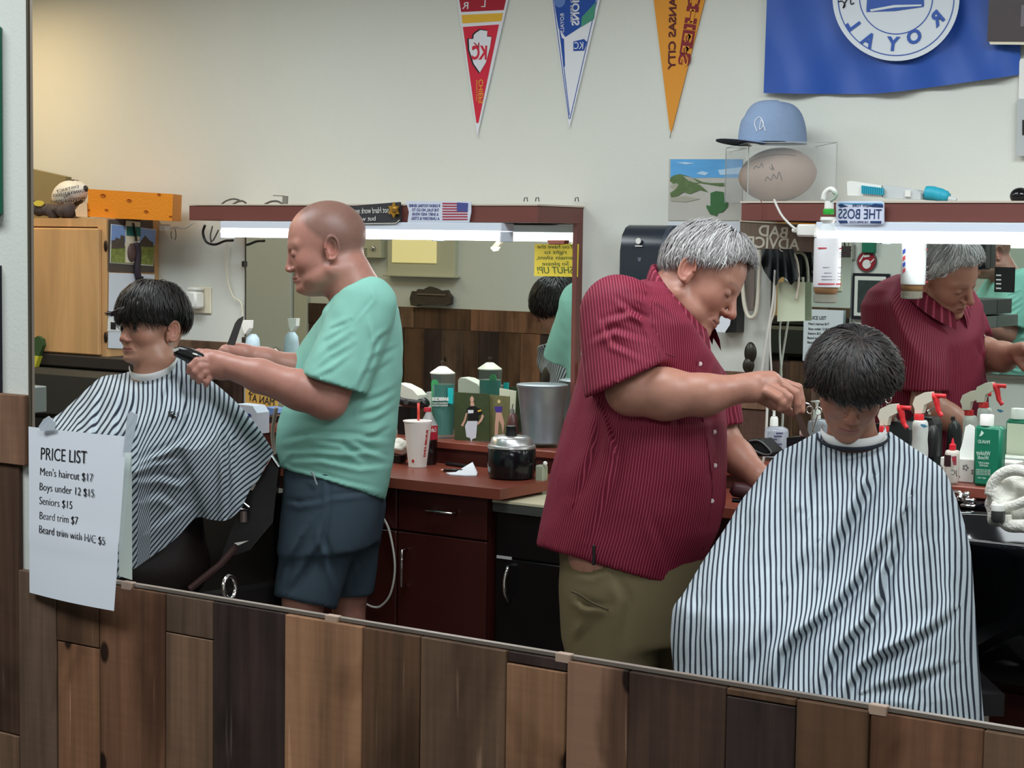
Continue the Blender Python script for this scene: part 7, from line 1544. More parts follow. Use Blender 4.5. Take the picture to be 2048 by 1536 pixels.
# shirt
M_mar = bpy.data.materials.new('maroon_pinstripe'); M_mar.use_nodes = True
def stripe_mat(m, c1, c2_, freq, duty, rough=0.75, bump=0.0, seer=0.0, sheen=0.0):
    nt = m.node_tree; L = nt.links.new; b = nt.nodes['Principled BSDF']; uvn = nt.nodes.new('ShaderNodeUVMap'); uvn.uv_map = 'uv'; sp = nt.nodes.new('ShaderNodeSeparateXYZ'); L(uvn.outputs[0], sp.inputs[0])
    mu = nt.nodes.new('ShaderNodeMath'); mu.operation = 'MULTIPLY'; mu.inputs[1].default_value = freq; L(sp.outputs[0], mu.inputs[0])
    fr_ = nt.nodes.new('ShaderNodeMath'); fr_.operation = 'PINGPONG'; fr_.inputs[1].default_value = 0.5; L(mu.outputs[0], fr_.inputs[0])
    rp = nt.nodes.new('ShaderNodeValToRGB'); e = rp.color_ramp.elements; e[0].position = duty*0.5-0.05; e[0].color = srgb(c1); e[1].position = duty*0.5+0.05; e[1].color = srgb(c2_); L(fr_.outputs[0], rp.inputs[0])
    L(rp.outputs[0], b.inputs['Base Color']); b.inputs['Roughness'].default_value = rough; b.inputs['Specular IOR Level'].default_value = 0.25
    if seer:
        n = nt.nodes.new('ShaderNodeTexNoise'); mp = nt.nodes.new('ShaderNodeMapping'); mp.inputs['Scale'].default_value = (180, 420, 1); L(uvn.outputs[0], mp.inputs[0]); L(mp.outputs[0], n.inputs['Vector']); n.inputs['Scale'].default_value = 1.0
        bp = nt.nodes.new('ShaderNodeBump'); bp.inputs['Strength'].default_value = seer; bp.inputs['Distance'].default_value = 0.002; L(n.outputs['Fac'], bp.inputs['Height']); L(bp.outputs[0], b.inputs['Normal'])
stripe_mat(M_mar, (160, 62, 86), (104, 17, 40), 1/0.0068, 0.26, 0.7, seer=0.15)
rows2 = [(560, 1285, 1358, 0.10), (575, 1245, 1372, 0.15), (600, 1205, 1392, 0.19), (640, 1178, 1420, 0.215), (700, 1165, 1440, 0.21), (760, 1153, 1446, 0.20), (820, 1136, 1451, 0.20), (880, 1119, 1454, 0.21), (940, 1103, 1455, 0.215), (1000, 1089, 1449, 0.215), (1050, 1079, 1438, 0.21), (1090, 1073, 1420, 0.205), (1130, 1078, 1398, 0.20), (1200, 1086, 1380, 0.2)]
tor2 = stack(rows2, d2); sl2 = (P3((1240, 630, dn2+0.06), (1256, 790, dn2-0.02)), [0.098, 0.104]); sl2b = (P3((1385, 640, d2f-0.02), (1425, 850, d2f)), [0.085, 0.08])
ct2 = plane3(at(1196, 785, dn2), at(1324, 724, dn2), at(1196, 785, dn2+0.2)); k2 = 1 if ct2(np.array([at(1290, 850, dn2)], f32))[0] > 0 else -1
zc2 = at(1440, 845, d2f)[2]
hm2 = plane3(at(1073, 1092, d2), at(1345, 1172, d2), at(1073, 1092, d2+.2)); kh2 = 1 if hm2(np.array([at(1200, 1300, d2)], f32))[0] > 0 else -1
nkp2 = plane3(at(1322, 556, d2), at(1420, 700, d2), at(1322, 556, d2+.2)); kk2 = 1 if nkp2(np.array([at(1430, 540, d2)], f32))[0] > 0 else -1
def shirt2(P):
    a = np.maximum(chain(P, sl2[0], sl2[1], 0.01), k2*ct2(P)); a = np.maximum(a, -np.maximum(chain(P, P3((1250, 755, dn2), (1262, 830, dn2-0.02)), [0.074, 0.088], 0.01), -(k2*ct2(P)+0.07)))
    b = np.maximum(chain(P, sl2b[0], sl2b[1], 0.01), zc2-P[..., 2])
    t = np.maximum(tor2(P), kh2*hm2(P)); t = np.maximum(t, -np.maximum(tor2(P)+0.012, -(kh2*hm2(P)+0.06)))
    d = smin(smin(t, a, 0.03), b, 0.03); nk = chain(P, [p for p, _ in nk2], [r+0.004 for _, r in nk2], 0.01)
    return smax(smax(d, kk2*nkp2(P), 0.008), -nk, 0.004)
V, F = nets(shirt2, (C2[0]-0.66, C2[1]-0.48, 0.62), (C2[0]+0.28, C2[1]+0.45, C2[2]+0.06), 0.0062); V = smooth_mesh(V, F, 2, 0.5); N = vnormals(V, F)
fl2 = [([(1235, 600), (1290, 640), (1320, 700), (1325, 722)], .010, 7), ([(1260, 590), (1320, 600), (1370, 640)], .006, 8), ([(1210, 640), (1260, 625), (1300, 640)], .009, 8), ([(1185, 680), (1230, 660), (1290, 680)], .008, 8), ([(1200, 640), (1225, 690), (1290, 720)], .006, 7), ([(1330, 740), (1345, 800), (1350, 860)], .008, 10), ([(1200, 800), (1220, 860), (1230, 900)], .010, 10),
       ([(1195, 820), (1185, 900), (1150, 1000)], .010, 13), ([(1240, 850), (1220, 960), (1180, 1080)], .008, 14), ([(1440, 720), (1420, 770), (1400, 800)], .009, 8), ([(1400, 740), (1440, 800), (1445, 880)], .007, 8), ([(1420, 840), (1425, 900), (1410, 960)], .006, 9), ([(1250, 560), (1290, 600), (1340, 640)], .005, 7), ([(1290, 840), (1380, 850), (1440, 840)], .006, 9), ([(1170, 760), (1150, 850), (1120, 950)], .006, 12), ([(1300, 1040), (1320, 1090), (1330, 1150)], .005, 12)]
V, D = folds(V, N, fl2); V = V+N*(0.0025*wav(V, 30, 27)+0.0010*wav(V, 80, 28))[:, None]
aa, bb_ = sl2[0]; dS = s_cap(V.astype(f32), aa, bb_, 0.10, 0.095); dT = tor2(V.astype(f32)); ws = np.clip((dT-dS-0.012)/0.012, 0, 1)
zr__ = [at((r[1]+r[2])/2, r[0], d2) for r in rows2][::-1]; cu_x = np.interp(V[:, 2], [p[2] for p in zr__], [p@RH for p in zr__]); cu_v = np.mean([p@FH for p in zr__])
th_ = 194*0.0068/(2*PI)*np.arctan2(V@RH-cu_x, -(V@FH-cu_v)); sa = (bb_-aa)/np.linalg.norm(bb_-aa); pa = np.cross(sa, FH); pa /= np.linalg.norm(pa); pa = pa if pa@RH > 0 else -pa
u = th_*(1-ws)+(V@pa+ (aa@RH-aa@pa))*ws; 
shv = qmesh('shirt', V, F, M_mar, B2, uv=np.stack([u+D*0.3, V[:, 2]], 1))
# collar: standing band and folded leaf
def collar(path, h1, out, m, parent, thick=0.003):
    pts = spline(np.array(path), 6); n = len(pts); V = []; F = []; cen = pts.mean(0)
    for i, p in enumerate(pts):
        o_ = p-cen; o_[2] = 0; o_ /= np.linalg.norm(o_)+1e-9
        for q in (p, p+np.array([0, 0, h1*0.5])+o_*0.002, p+np.array([0, 0, h1])+o_*0.0, p+np.array([0, 0, h1*0.9])+o_*0.008, p+np.array([0, 0, h1*0.3])+o_*(out*0.8), p+np.array([0, 0, -h1*0.35])+o_*out): V.append(q)
    for i in range(n-1):
        for k in range(5): a = i*6+k; F.append((a, a+1, a+7, a+6))
    V = np.array(V); return mesh('collar', V, np.array(F), m, parent, smooth=True, uv=np.stack([np.repeat(np.arange(n)*0.004, 6), V[:, 2]], 1))
cpth = [at(1408, 690, d2-0.06), at(1375, 655, d2-0.115), at(1335, 610, d2-0.10), at(1310, 570, d2-0.03), at(1312, 562, d2+0.04), at(1350, 590, d2+0.09), at(1400, 645, d2+0.06), at(1425, 690, d2-0.01)]
collar(cpth, 0.042, 0.022, M_mar, B2)
plc = [(1398, 700), (1402, 760), (1412, 830), (1424, 900), (1432, 980), (1424, 1050), (1412, 1100)]
M_but = mat('pearl_button', (216, 200, 200), 0.3)
def front(x, y, o=0.0):  # nearest shirt point on the ray
    from mathutils.bvhtree import BVHTree
    global _bv
    try: _bv
    except NameError: _bv = BVHTree.FromPolygons([tuple(v) for v in V], [tuple(f) for f in F])
    r = ray(x, y); h_ = _bv.ray_cast(Vector(CAM), Vector(r).normalized()); return np.array(h_[0])-np.array(r)/np.linalg.norm(r)*o if h_[0] else at(x, y, d2-0.15)
B().tube(spline([front(x-7, y, 0.0005) for x, y in plc], 5), 0.0016, n=6).build('placket_edge', mat('maroon_seam', (104, 20, 40), 0.8), B2, smooth=True)
for x, y in ((1400, 728), (1429, 864), (1430, 931), (1424, 1002)):
    p = front(x, y, 0.001); B().lathe([(0.0055, 0), (0.0055, 0.0015), (0.004, 0.002)], p, axis=CAM-p).build('button', M_but, B2, smooth=True)
B().tube(spline([front(x, y, 0.0005) for x, y in ((1330, 706), (1345, 712), (1352, 708))], 4), 0.0015, n=6).build('pocket_seam', mat('maroon_seam', (104, 20, 40), 0.8), B2)
# trousers
M_kh = mat('khaki_twill', (112, 100, 74), 0.8, bump=0.1, bscale=350, spec=0.2)
tr2 = stack([(1060, 1112, 1420, 0.19), (1120, 1119, 1410, 0.19), (1200, 1121, 1405, 0.19), (1300, 1123, 1400, 0.18)], d2)
lg = [(P3((1222, 1180, d2-0.07), (1226, 1500, d2-0.08), (1228, 1760, d2-0.06)), [0.125, 0.10, 0.085]), (P3((1320, 1180, d2+0.10), (1330, 1500, d2+0.12), (1330, 1760, d2+0.13)), [0.12, 0.095, 0.085])]
for q in lg: q[0][2][2] = 0.06
def tro2(P):
    d = np.maximum(tr2(P), at(1250, 1270, d2)[2]-P[..., 2])
    for a, r in lg: d = smin(d, chain(P, a, r, 0.02), 0.03)
    return np.maximum(d, 0.045-P[..., 2])
Vt, Ft = nets(tro2, (C2[0]-0.60, C2[1]-0.45, 0.02), (C2[0]+0.25, C2[1]+0.45, 0.98), 0.011); Vt = smooth_mesh(Vt, Ft, 2, 0.5); Nt = vnormals(Vt, Ft)
Vt, _ = folds(Vt, Nt, [([(1145, 1195), (1170, 1215), (1215, 1218)], .012, 7), ([(1180, 1240), (1160, 1265), (1150, 1280)], .008, 8), ([(1230, 1160), (1250, 1200), (1240, 1280)], .008, 12), ([(1130, 1140), (1180, 1150), (1230, 1130)], .006, 9)])
qmesh('trousers', Vt, Ft, M_kh, B2)
seam([(1142, 1182), (1160, 1190), (1185, 1206), (1217, 1220)], d2-0.205, mat('khaki_seam', (78, 68, 46), 0.8), B2, 0.003, 'pocket_edge')
seam([(1187, 1090), (1188, 1110), (1187, 1130)], d2-0.2, M_black, B2, 0.004, 'belt_clip')
for L in legs2: B().box(L[0][3]+[-0.08, -0.06, -0.10], L[0][3]+[0.16, 0.06, -0.04], 0.025).build('shoe', mat('brown_shoe', (60, 44, 36), 0.5), B2)
cmb2 = thing('comb', at(1605, 860, h2), 'dark brown comb pinched in the silver haired barber fingertips', 'comb')
B().prism(P3((1584, 812, h2-.012), (1594, 812, h2-.012), (1604, 836, h2-.012), (1620, 872, h2-.012), (1616, 880, h2-.012), (1604, 868, h2-.012), (1592, 836, h2-.012)), FW*0.006).build('spine', mat('tortoise_comb', (70, 50, 42), 0.45), cmb2)
tr_ = thing('hair_trimmer', at(1480, 975, hb), 'brown handled trimmer in the silver haired barber hand beside the cape', 'trimmer')
B().tube(P3((1462, 976, hb), (1468, 978, hb), (1500, 984, hb), (1530, 990, hb)), [0.012, 0.019, 0.020, 0.018], n=14).build('grip', mat('brown_vinyl', (78, 40, 44), 0.45), tr_, smooth=True); B().tube(P3((1464, 1000, hb), (1520, 1004, hb)), 0.006).build('cord_stub', M_black, tr_)
# ---------------------------------------------------------------- boys and capes
M_cape = bpy.data.materials.new('seersucker_stripe'); M_cape.use_nodes = True
stripe_mat(M_cape, (34, 42, 56), (178, 188, 196), 1/0.0114, 0.38, 0.8, seer=0.35)
def pl_interp(pts, n):
    P = np.asarray(pts, float); P = spline(P, 10); L = np.concatenate([[0], np.cumsum(np.linalg.norm(np.diff(P[:, :2], axis=0), axis=1))]); t = np.linspace(0, L[-1], n)
    return np.stack([np.interp(t, L, P[:, k]) for k in range(P.shape[1])], 1)
def cape(name, parent, top, left, right, bottom, bulge, back, lines, ufn, ns=150, nt=190, wob=0.003, seed=31, matl=None):
    """boundary curves as (px, py, depth); Coons patch for the front, a bowed sheet behind"""
    T, Bm, Lf, Rg = pl_interp(top, ns), pl_interp(bottom, ns), pl_interp(left, nt), pl_interp(right, nt)
    s = np.linspace(0, 1, ns)[None, :, None]; t = np.linspace(0, 1, nt)[:, None, None]
    G = (1-t)*T[None]+t*Bm[None]+(1-s)*Lf[:, None]+s*Rg[:, None]-((1-s)*(1-t)*T[0]+s*(1-t)*T[-1]+(1-s)*t*Bm[0]+s*t*Bm[-1])
    S, Tt = np.meshgrid(np.linspace(0, 1, ns), np.linspace(0, 1, nt)); dome = np.sqrt(np.clip(1-(2*S-1)**2, 0, 1))
    dep = G[..., 2]-np.interp(Tt, *zip(*bulge))*dome
    W = CAM+(FW[None, None]+RT*((G[..., 0:1]-1024)/FPX)+DN*((G[..., 1:2]-768)/FPX))*dep[..., None]; V = W.reshape(-1, 3)
    idx = np.arange(ns*nt).reshape(nt, ns); F = np.stack([idx[:-1, :-1], idx[1:, :-1], idx[1:, 1:], idx[:-1, 1:]], -1).reshape(-1, 4)
    N = vnormals(V, F); tow = CAM-V.mean(0); N = N if (N@tow).mean() > 0 else -N
    V2, D = folds(V, N, lines, facing=False); edge = (np.clip(np.minimum(S, 1-S)*12, 0, 1)*np.clip(Tt*14, 0, 1)).ravel(); V2 = V+(V2-V)*edge[:, None]
    V2 = V2+N*(wob*wav(V, 26, seed)*edge+wob*0.35*wav(V, 75, seed+1)*edge)[:, None]
    x, y = projv(V); u = ufn(x, y, dep.ravel(), D, S.ravel(), Tt.ravel())
    depb = G[..., 2]+np.interp(Tt, *zip(*back))*dome; Wb = CAM+(FW[None, None]+RT*((G[..., 0:1]-1024)/FPX)+DN*((G[..., 1:2]-768)/FPX))*depb[..., None]; Vb = Wb.reshape(-1, 3)[::1]
    st = 3; ib = idx[::st, ::st]
    # back sheet, coarser
    sel = np.unique(np.concatenate([idx[::st, ::st].ravel()])); nb_t, nb_s = ib.shape; Vb2 = Vb[ib.ravel()]; jb = np.arange(nb_t*nb_s).reshape(nb_t, nb_s)+len(V2)
    Fb = np.stack([jb[:-1, :-1], jb[:-1, 1:], jb[1:, 1:], jb[1:, :-1]], -1).reshape(-1, 4)
    ub = u[ib.ravel()]; Vall = np.vstack([V2, Vb2]); Fall = np.vstack([F, Fb]); vv = np.concatenate([V2[:, 2], Vb2[:, 2]])
    return qmesh(name, Vall, Fall, matl or M_cape, parent, uv=np.stack([np.concatenate([u, ub]), vv], 1))
# ---- boy on the right, facing the viewer with bowed head
d4 = 4.12
B4 = thing('person', at(1700, 1500, d4)*[1, 1, 0]+[0, 0, 0.45], 'boy with dark mop of hair and bowed head in a striped cape on the right', 'person')
tl = math.radians(36); R4 = frame(-FW*math.cos(tl)-UPV*math.sin(tl)-RT*0.10, UPV*math.cos(tl)-FW*math.sin(tl)+RT*0.04); s4 = 0.98
mouth4 = at(1698, 862, d4-0.08); C4 = mouth4-R4@(np.array([0.090, 0, -0.069])*s4)
sk4 = (158, 112, 94); o4 = dict(fat=-0.004, nose=0.96, lip=(150, 92, 86), brow=(60, 44, 38), lo=1.02)
nk4 = [(to_world(C4, R4, s4, (-0.03, 0, -0.03)), 0.050), (at(1705, 885, d4+0.03), 0.054), (at(1705, 925, d4+0.06), 0.062), (at(1705, 1000, d4+0.06), 0.09)]
hW, hF, hC = make_head(B4, C4, R4, s4, sk4, o4, nk4, h=0.0022)
def seated(P, tops, d, knees, feet):
    e = stack(tops, d)(P)
    return e
tr4 = [(at(1705, 985, d4+0.06), at(1705, 1330, d4+0.10), 0.12, 0.15), (at(1590, 985, d4+0.05), at(1500, 1200, d4-0.02), 0.05, 0.045), (at(1820, 985, d4+0.05), at(1880, 1210, d4-0.02), 0.05, 0.045),
       (at(1500, 1200, d4-0.02), at(1560, 1290, d4-0.25), 0.042, 0.03), (at(1880, 1210, d4-0.02), at(1800, 1300, d4-0.25), 0.042, 0.03), (at(1640, 1360, d4+0.08), at(1610, 1470, d4-0.24), 0.085, 0.062), (at(1770, 1360, d4+0.08), at(1790, 1490, d4-0.24), 0.085, 0.062)]
def shin(a): b = a.copy(); b[2] = 0.28; return b
tr4 += [(tr4[5][1], shin(tr4[5][1]), 0.06, 0.045), (tr4[6][1], shin(tr4[6][1]), 0.06, 0.045)]
def body4(P):
    d = None
    for a, b, ra, rb in tr4: e = s_cap(P, a, b, ra, rb); d = e if d is None else smin(d, e, 0.04)
    return d
al = np.array([q for t in tr4 for q in t[:2]]); tV, tF = nets(body4, al.min(0)-0.17, al.max(0)+0.17, 0.016)
V, F, C = merge([(hW, hF, hC), (tV, tF, np.tile(lin((60, 64, 80)), (len(tV), 1)))]); qmesh('body', V, F, M_skin, B4, C)
DH = [hairmat('dark_brown_hair_a', (24, 19, 18), 0.5), hairmat('dark_brown_hair_b', (34, 27, 25), 0.5), hairmat('dark_brown_hair_c', (18, 15, 16), 0.45), hairmat('dark_brown_hair_d', (48, 39, 35), 0.5)]
def cap4(P):
    d = s_ell(P, (-0.008, 0, 0.034), (0.108, 0.088, 0.084)); d = smax(d, -(P[..., 2]-np.where(P[..., 0] > 0.02, 0.026, -0.030)), 0.02)
    return smax(d, -s_ell(P, (0.06, 0, -0.06), (0.06, 0.07, 0.075)), 0.01)
hair_cap('hair_base', B4, C4, R4, s4, cap4, DH[2])
def mop(front, side, back):
    return lambda ph: np.interp(math.degrees(abs((ph+PI) % (2*PI)-PI)), [0, 35, 60, 90, 120, 180], [front, front+1, side+3, side, back-4, back])
hair_strands('hair', B4, C4, R4, s4, ((-0.004, 0, 0.032), (0.114, 0.096, 0.086)), mop(90, 94, 110), 3000, DH, 0.0046, 0.022, 41, theta0=(0.0, 0.7), seg=9, swirl=0.35, crown=(-0.2, 0.1), jit=0.008,
             flick=lambda ph, th, t, r: np.array([0.0, 0.012*np.sign(math.sin(ph))*(abs(math.sin(ph)) > 0.75), -0.002])*t*r.uniform(0.2, 1.4))
hair_strands('hair_tips', B4, C4, R4, s4, ((-0.006, 0, 0.030), (0.114, 0.094, 0.086)), mop(97, 99, 114), 1100, DH, 0.0034, 0.02, 42, theta0=(0.5, 0.85), seg=7, swirl=0.22, rag=6)
wsp = B()
for k in range(26):
    r = random.Random(k); x0, y0 = 1640+r.uniform(-10, 2), 745+r.uniform(-25, 12)
    wsp.tube(spline(np.array([at(x0, y0, d4-0.02), at(x0-14-r.uniform(0, 5), y0+18+r.uniform(-4, 4), d4-0.02), at(1622-r.uniform(-6, 12), 770+r.uniform(-6, 8), d4-0.02), at(1614-r.uniform(-8, 10), 772+r.uniform(-8, 6), d4-0.02)]), 4), [0.003]*5+[0.002]*4+[0.0012]*3+[0.0004], n=4)
wsp.build('hair_wisps', DH[1], B4, smooth=True, kind='stuff')
# neck strip and collar band
def neckband(pts, h_, m, name, parent, r=0.004, lean=0.0):
    P = spline(np.array(pts), 8); V = []; F = []; cen = P.mean(0); n = len(P)
    for p in P:
        o_ = p-cen; o_[2] = 0; o_ /= np.linalg.norm(o_)+1e-9; V += [p, p+UPV*h_*0.5+o_*r, p+UPV*h_+o_*(r*0.4+lean)]
    for i in range(n-1):
        for k in range(2): a = i*3+k; F.append((a, a+1, a+4, a+3))
    return mesh(name, np.array(V), np.array(F), m, parent, smooth=True)
def neckring(cx, cy, d, rx, ry, tilt=0.0, n=20, a0=0, a1=2*PI):
    return [at(cx+rx*math.cos(a), cy+ry*math.sin(a)+tilt*rx*math.cos(a), d-rx/890*math.sin(a)) for a in np.linspace(a0, a1, n)]
neckband(neckring(1707, 872, d4+0.02, 63, 24, n=28, a0=-0.35, a1=PI+0.35), 0.020, mat('neck_strip', (226, 226, 226), 0.9), 'neck_strip', B4)
neckband(neckring(1707, 878, d4+0.02, 69, 25, n=28, a0=-0.35, a1=PI+0.35), 0.010, mat('navy_band', (28, 32, 44), 0.8), 'neck_band', B4, 0.006)
top4 = [(1640, 862, d4+0.04), (1650, 888, d4+0.03), (1680, 903, d4+0.01), (1710, 906, d4+0.0), (1745, 900, d4+0.01), (1768, 882, d4+0.03), (1776, 862, d4+0.04)]
left4 = [(1640, 862, d4+0.04), (1618, 873, d4+0.05), (1594, 886, d4+0.05), (1557, 905, d4+0.05), (1534, 932, d4+0.04), (1507, 970, d4+0.03), (1481, 1003, d4+0.02), (1455, 1049, d4+0.0), (1405, 1124, d4-0.04), (1368, 1185, d4-0.08), (1347, 1215, d4-0.10), (1341, 1268, d4-0.10), (1346, 1341, d4-0.10), (1352, 1480, d4-0.10), (1362, 1700, d4-0.08)]
right4 = [(1776, 862, d4+0.04), (1794, 873, d4+0.05), (1813, 886, d4+0.05), (1859, 917, d4+0.05), (1889, 943, d4+0.04), (1908, 985, d4+0.03), (1927, 1041, d4+0.02), (1942, 1105, d4+0.0), (1949, 1200, d4-0.03), (1957, 1313, d4-0.06), (1968, 1440, d4-0.08), (1978, 1560, d4-0.08), (1985, 1700, d4-0.08)]
bot4 = [(1362, 1700, d4-0.08), (1450, 1720, d4-0.10), (1560, 1715, d4-0.10), (1660, 1725, d4-0.10), (1770, 1718, d4-0.10), (1880, 1722, d4-0.10), (1985, 1700, d4-0.08)]
F4 = [([(1765, 890), (1752, 930), (1738, 970), (1716, 1010), (1690, 1060), (1665, 1100), (1645, 1150)], 0.0319, 18), ([(1805, 1030), (1780, 1070), (1745, 1120), (1715, 1165), (1675, 1210), (1640, 1240), (1605, 1265)], 0.0319, 15), ([(1640, 1240), (1590, 1275), (1562, 1310), (1556, 1345), (1545, 1380)], 0.0290, 15),
      ([(1820, 1000), (1805, 1060), (1785, 1110), (1768, 1150), (1764, 1195), (1740, 1240), (1700, 1280), (1672, 1310), (1648, 1360), (1640, 1400)], 0.0348, 15), ([(1905, 1225), (1860, 1262), (1810, 1290), (1760, 1312), (1722, 1340), (1700, 1375), (1694, 1410)], 0.0319, 14), ([(1900, 1330), (1850, 1350), (1800, 1365), (1740, 1382)], 0.0203, 14),
      ([(1925, 1060), (1930, 1150), (1938, 1250), (1948, 1340), (1960, 1430)], 0.0203, 13), ([(1905, 1010), (1912, 1110), (1918, 1220), (1928, 1330)], 0.0145, 17), ([(1560, 930), (1545, 1010), (1540, 1090), (1520, 1180)], 0.0116, 29), ([(1640, 900), (1625, 960), (1618, 1030)], 0.0174, 18), ([(1600, 905), (1588, 960), (1590, 1010)], 0.0130, 17),
      ([(1480, 1060), (1455, 1150), (1440, 1260), (1425, 1340)], 0.0130, 26), ([(1395, 1180), (1378, 1240), (1372, 1330)], 0.0174, 17), ([(1560, 1180), (1540, 1260), (1500, 1320), (1490, 1370)], 0.0145, 21), ([(1700, 920), (1722, 950), (1740, 950)], 0.0116, 13), ([(1735, 915), (1725, 935), (1718, 950)], 0.0116, 10),
      ([(1780, 880), (1800, 930), (1812, 1000)], 0.0116, 20), ([(1850, 930), (1862, 1000), (1868, 1080)], 0.0116, 23), ([(1850, 1080), (1858, 1150), (1862, 1220)], 0.0116, 20), ([(1630, 1090), (1600, 1130), (1580, 1180)], 0.0116, 20), ([(1800, 1380), (1830, 1400), (1850, 1430)], 0.0145, 20)]
def u4(x, y, d, D, S, T):
    xx = x-1705; return (xx*(1-0.00010*(y-1100)))*4.1/3670+D*0.16+0.0035*np.sin(y/60+x/45)
cape('cape', B4, top4, left4, right4, bot4, [(0, .035), (.08, .09), (.2, .15), (.35, .19), (.5, .26), (.65, .34), (1, .36)], [(0, .05), (.15, .12), (.4, .16), (1, .2)], F4, u4, ns=210, nt=260)
# ---- boy on the left, three-quarter face
d3 = 5.28
B3 = thing('person', at(300, 1200, d3)*[1, 1, 0]+[0, 0, 0.5], 'boy with straight dark hair and fringe seated on the left in a striped cape', 'person')
b3 = math.radians(47); f3 = -RT*math.cos(b3)-FW*math.sin(b3); R3 = frame(f3*math.cos(.03)+UPV*math.sin(.03), UPV); s3 = 1.0
ear3 = at(345, 664, d3-0.02); C3 = ear3-R3@(np.array([-0.014, 0.078, -0.008])*s3)
sk3 = (172, 126, 106); o3 = dict(fat=-0.004, nose=0.94, open=True, lip=(168, 104, 98), brow=(50, 38, 34), browk=0.9, lo=1.24)
nk3 = [(to_world(C3, R3, s3, (-0.03, 0, -0.03)), 0.050), (at(310, 722, d3), 0.053), (at(308, 770, d3), 0.062), (at(308, 820, d3), 0.08)]
hW, hF, hC = make_head(B3, C3, R3, s3, sk3, o3, nk3)
tr3 = [(at(308, 850, d3), at(310, 1120, d3+0.02), 0.11, 0.15), (at(215, 830, d3+0.0), at(150, 1000, d3-0.1), 0.05, 0.045), (at(400, 830, d3+0.0), at(465, 960, d3-0.05), 0.05, 0.045), (at(290, 1130, d3), at(290, 1130, d3)+f3*0.42, 0.09, 0.065), (at(350, 1130, d3+.05), at(350, 1130, d3+.05)+f3*0.42, 0.09, 0.065)]
tr3 += [(tr3[3][1], shin(tr3[3][1]), 0.06, 0.045), (tr3[4][1], shin(tr3[4][1]), 0.06, 0.045)]
def body3(P):
    d = None
    for a, b, ra, rb in tr3: e = s_cap(P, a, b, ra, rb); d = e if d is None else smin(d, e, 0.04)
    return d
al = np.array([q for t in tr3 for q in t[:2]]); tV, tF = nets(body3, al.min(0)-0.17, al.max(0)+0.17, 0.016)
V, F, C = merge([(hW, hF, hC), (tV, tF, np.tile(lin((34, 26, 26)), (len(tV), 1)))]); qmesh('body', V, F, M_skin, B3, C)
for sgn in (1, -1):
    e = B().ell(to_world(C3, R3, s3, (0.0740, 0.0305*sgn, -0.001)), (0.0128,)*3, 20, 14).build('eye', mat('eye_white', (104, 96, 92), 0.4), B3, smooth=True)
    ic = to_world(C3, R3, s3, (0.0800, 0.0305*sgn+0.001, -0.0015)); B().ell(ic, (0.0080, 0.0080, 0.0062), 16, 10).build('iris', mat('dark_iris', (36, 26, 24), 0.15), e, smooth=True)
def cap3(P):
    d = s_ell(P, (-0.004, 0, 0.040), (0.100, 0.088, 0.090)); lowz = np.interp(P[..., 0], [-0.12, -0.05, -0.03, 0.012, 0.03, 0.12], [-0.060, -0.050, 0.008, 0.010, 0.014, 0.016])
    return smax(d, -(P[..., 2]-lowz), 0.012)
hair_cap('hair_base', B3, C3, R3, s3, cap3, DH[2])
def ang3(ph): return np.interp(math.degrees(abs((ph+PI) % (2*PI)-PI)), [0, 40, 62, 80, 100, 118, 150, 180], [92, 93, 92, 92, 95, 112, 120, 122])
hair_strands('hair', B3, C3, R3, s3, ((-0.004, 0, 0.040), (0.100, 0.090, 0.095)), ang3, 2600, DH[:3]+[DH[2]], 0.0042, 0.035, 51, theta0=(0.0, 0.75), seg=9, swirl=0.12, crown=(-0.3, 0.0))
hair_strands('fringe', B3, C3, R3, s3, ((-0.004, 0, 0.036), (0.108, 0.089, 0.094)), lambda p: 104, 700, DH[:3], 0.0030, 0.02, 52, theta0=(0.35, 0.8), seg=7, swirl=0.22, frange=(-1.2, 1.25), rag=6)
wsp = B()
for k in range(14):
    r = random.Random(k+70); wsp.tube(spline(np.array([at(245+r.uniform(-3, 5), 618+r.uniform(-6, 6), d3-0.10), at(236, 624+r.uniform(-6, 6), d3-0.11), at(226+r.uniform(-3, 3), 630+r.uniform(-7, 2), d3-0.11), at(212+r.uniform(-6, 8), 627+r.uniform(-6, 6), d3-0.11)]), 4), [0.003]*5+[0.002]*4+[0.001]*3+[0.0003], n=4)
wsp.build('hair_wisps', DH[1], B3, smooth=True, kind='stuff')
neckband([at(259, 744, d3+0.03), at(264, 757, d3-0.03), at(282, 762, d3-0.07), at(305, 760, d3-0.09), at(332, 750, d3-0.09), at(348, 736, d3-0.06), at(354, 722, d3-0.01)], 0.020, mat('neck_strip', (226, 226, 226), 0.9), 'neck_strip', B3)
top3 = [(262, 742, d3+0.04), (268, 757, d3-0.01), (290, 762, d3-0.04), (315, 756, d3-0.05), (336, 742, d3-0.04), (350, 722, d3+0.01), (352, 706, d3+0.05)]
left3 = [(262, 742, d3+0.04), (240, 748, d3+0.05), (205, 753, d3+0.04), (180, 772, d3+0.02), (150, 800, d3), (118, 828, d3-0.04), (85, 848, d3-0.07), (60, 880, d3-0.08), (30, 960, d3-0.10), (10, 1080, d3-0.12), (5, 1180, d3-0.12)]
right3 = [(352, 706, d3+0.05), (368, 722, d3+0.06), (396, 742, d3+0.06), (432, 768, d3+0.05), (468, 800, d3+0.04), (500, 834, d3+0.02), (524, 866, d3), (548, 905, d3-0.02)]
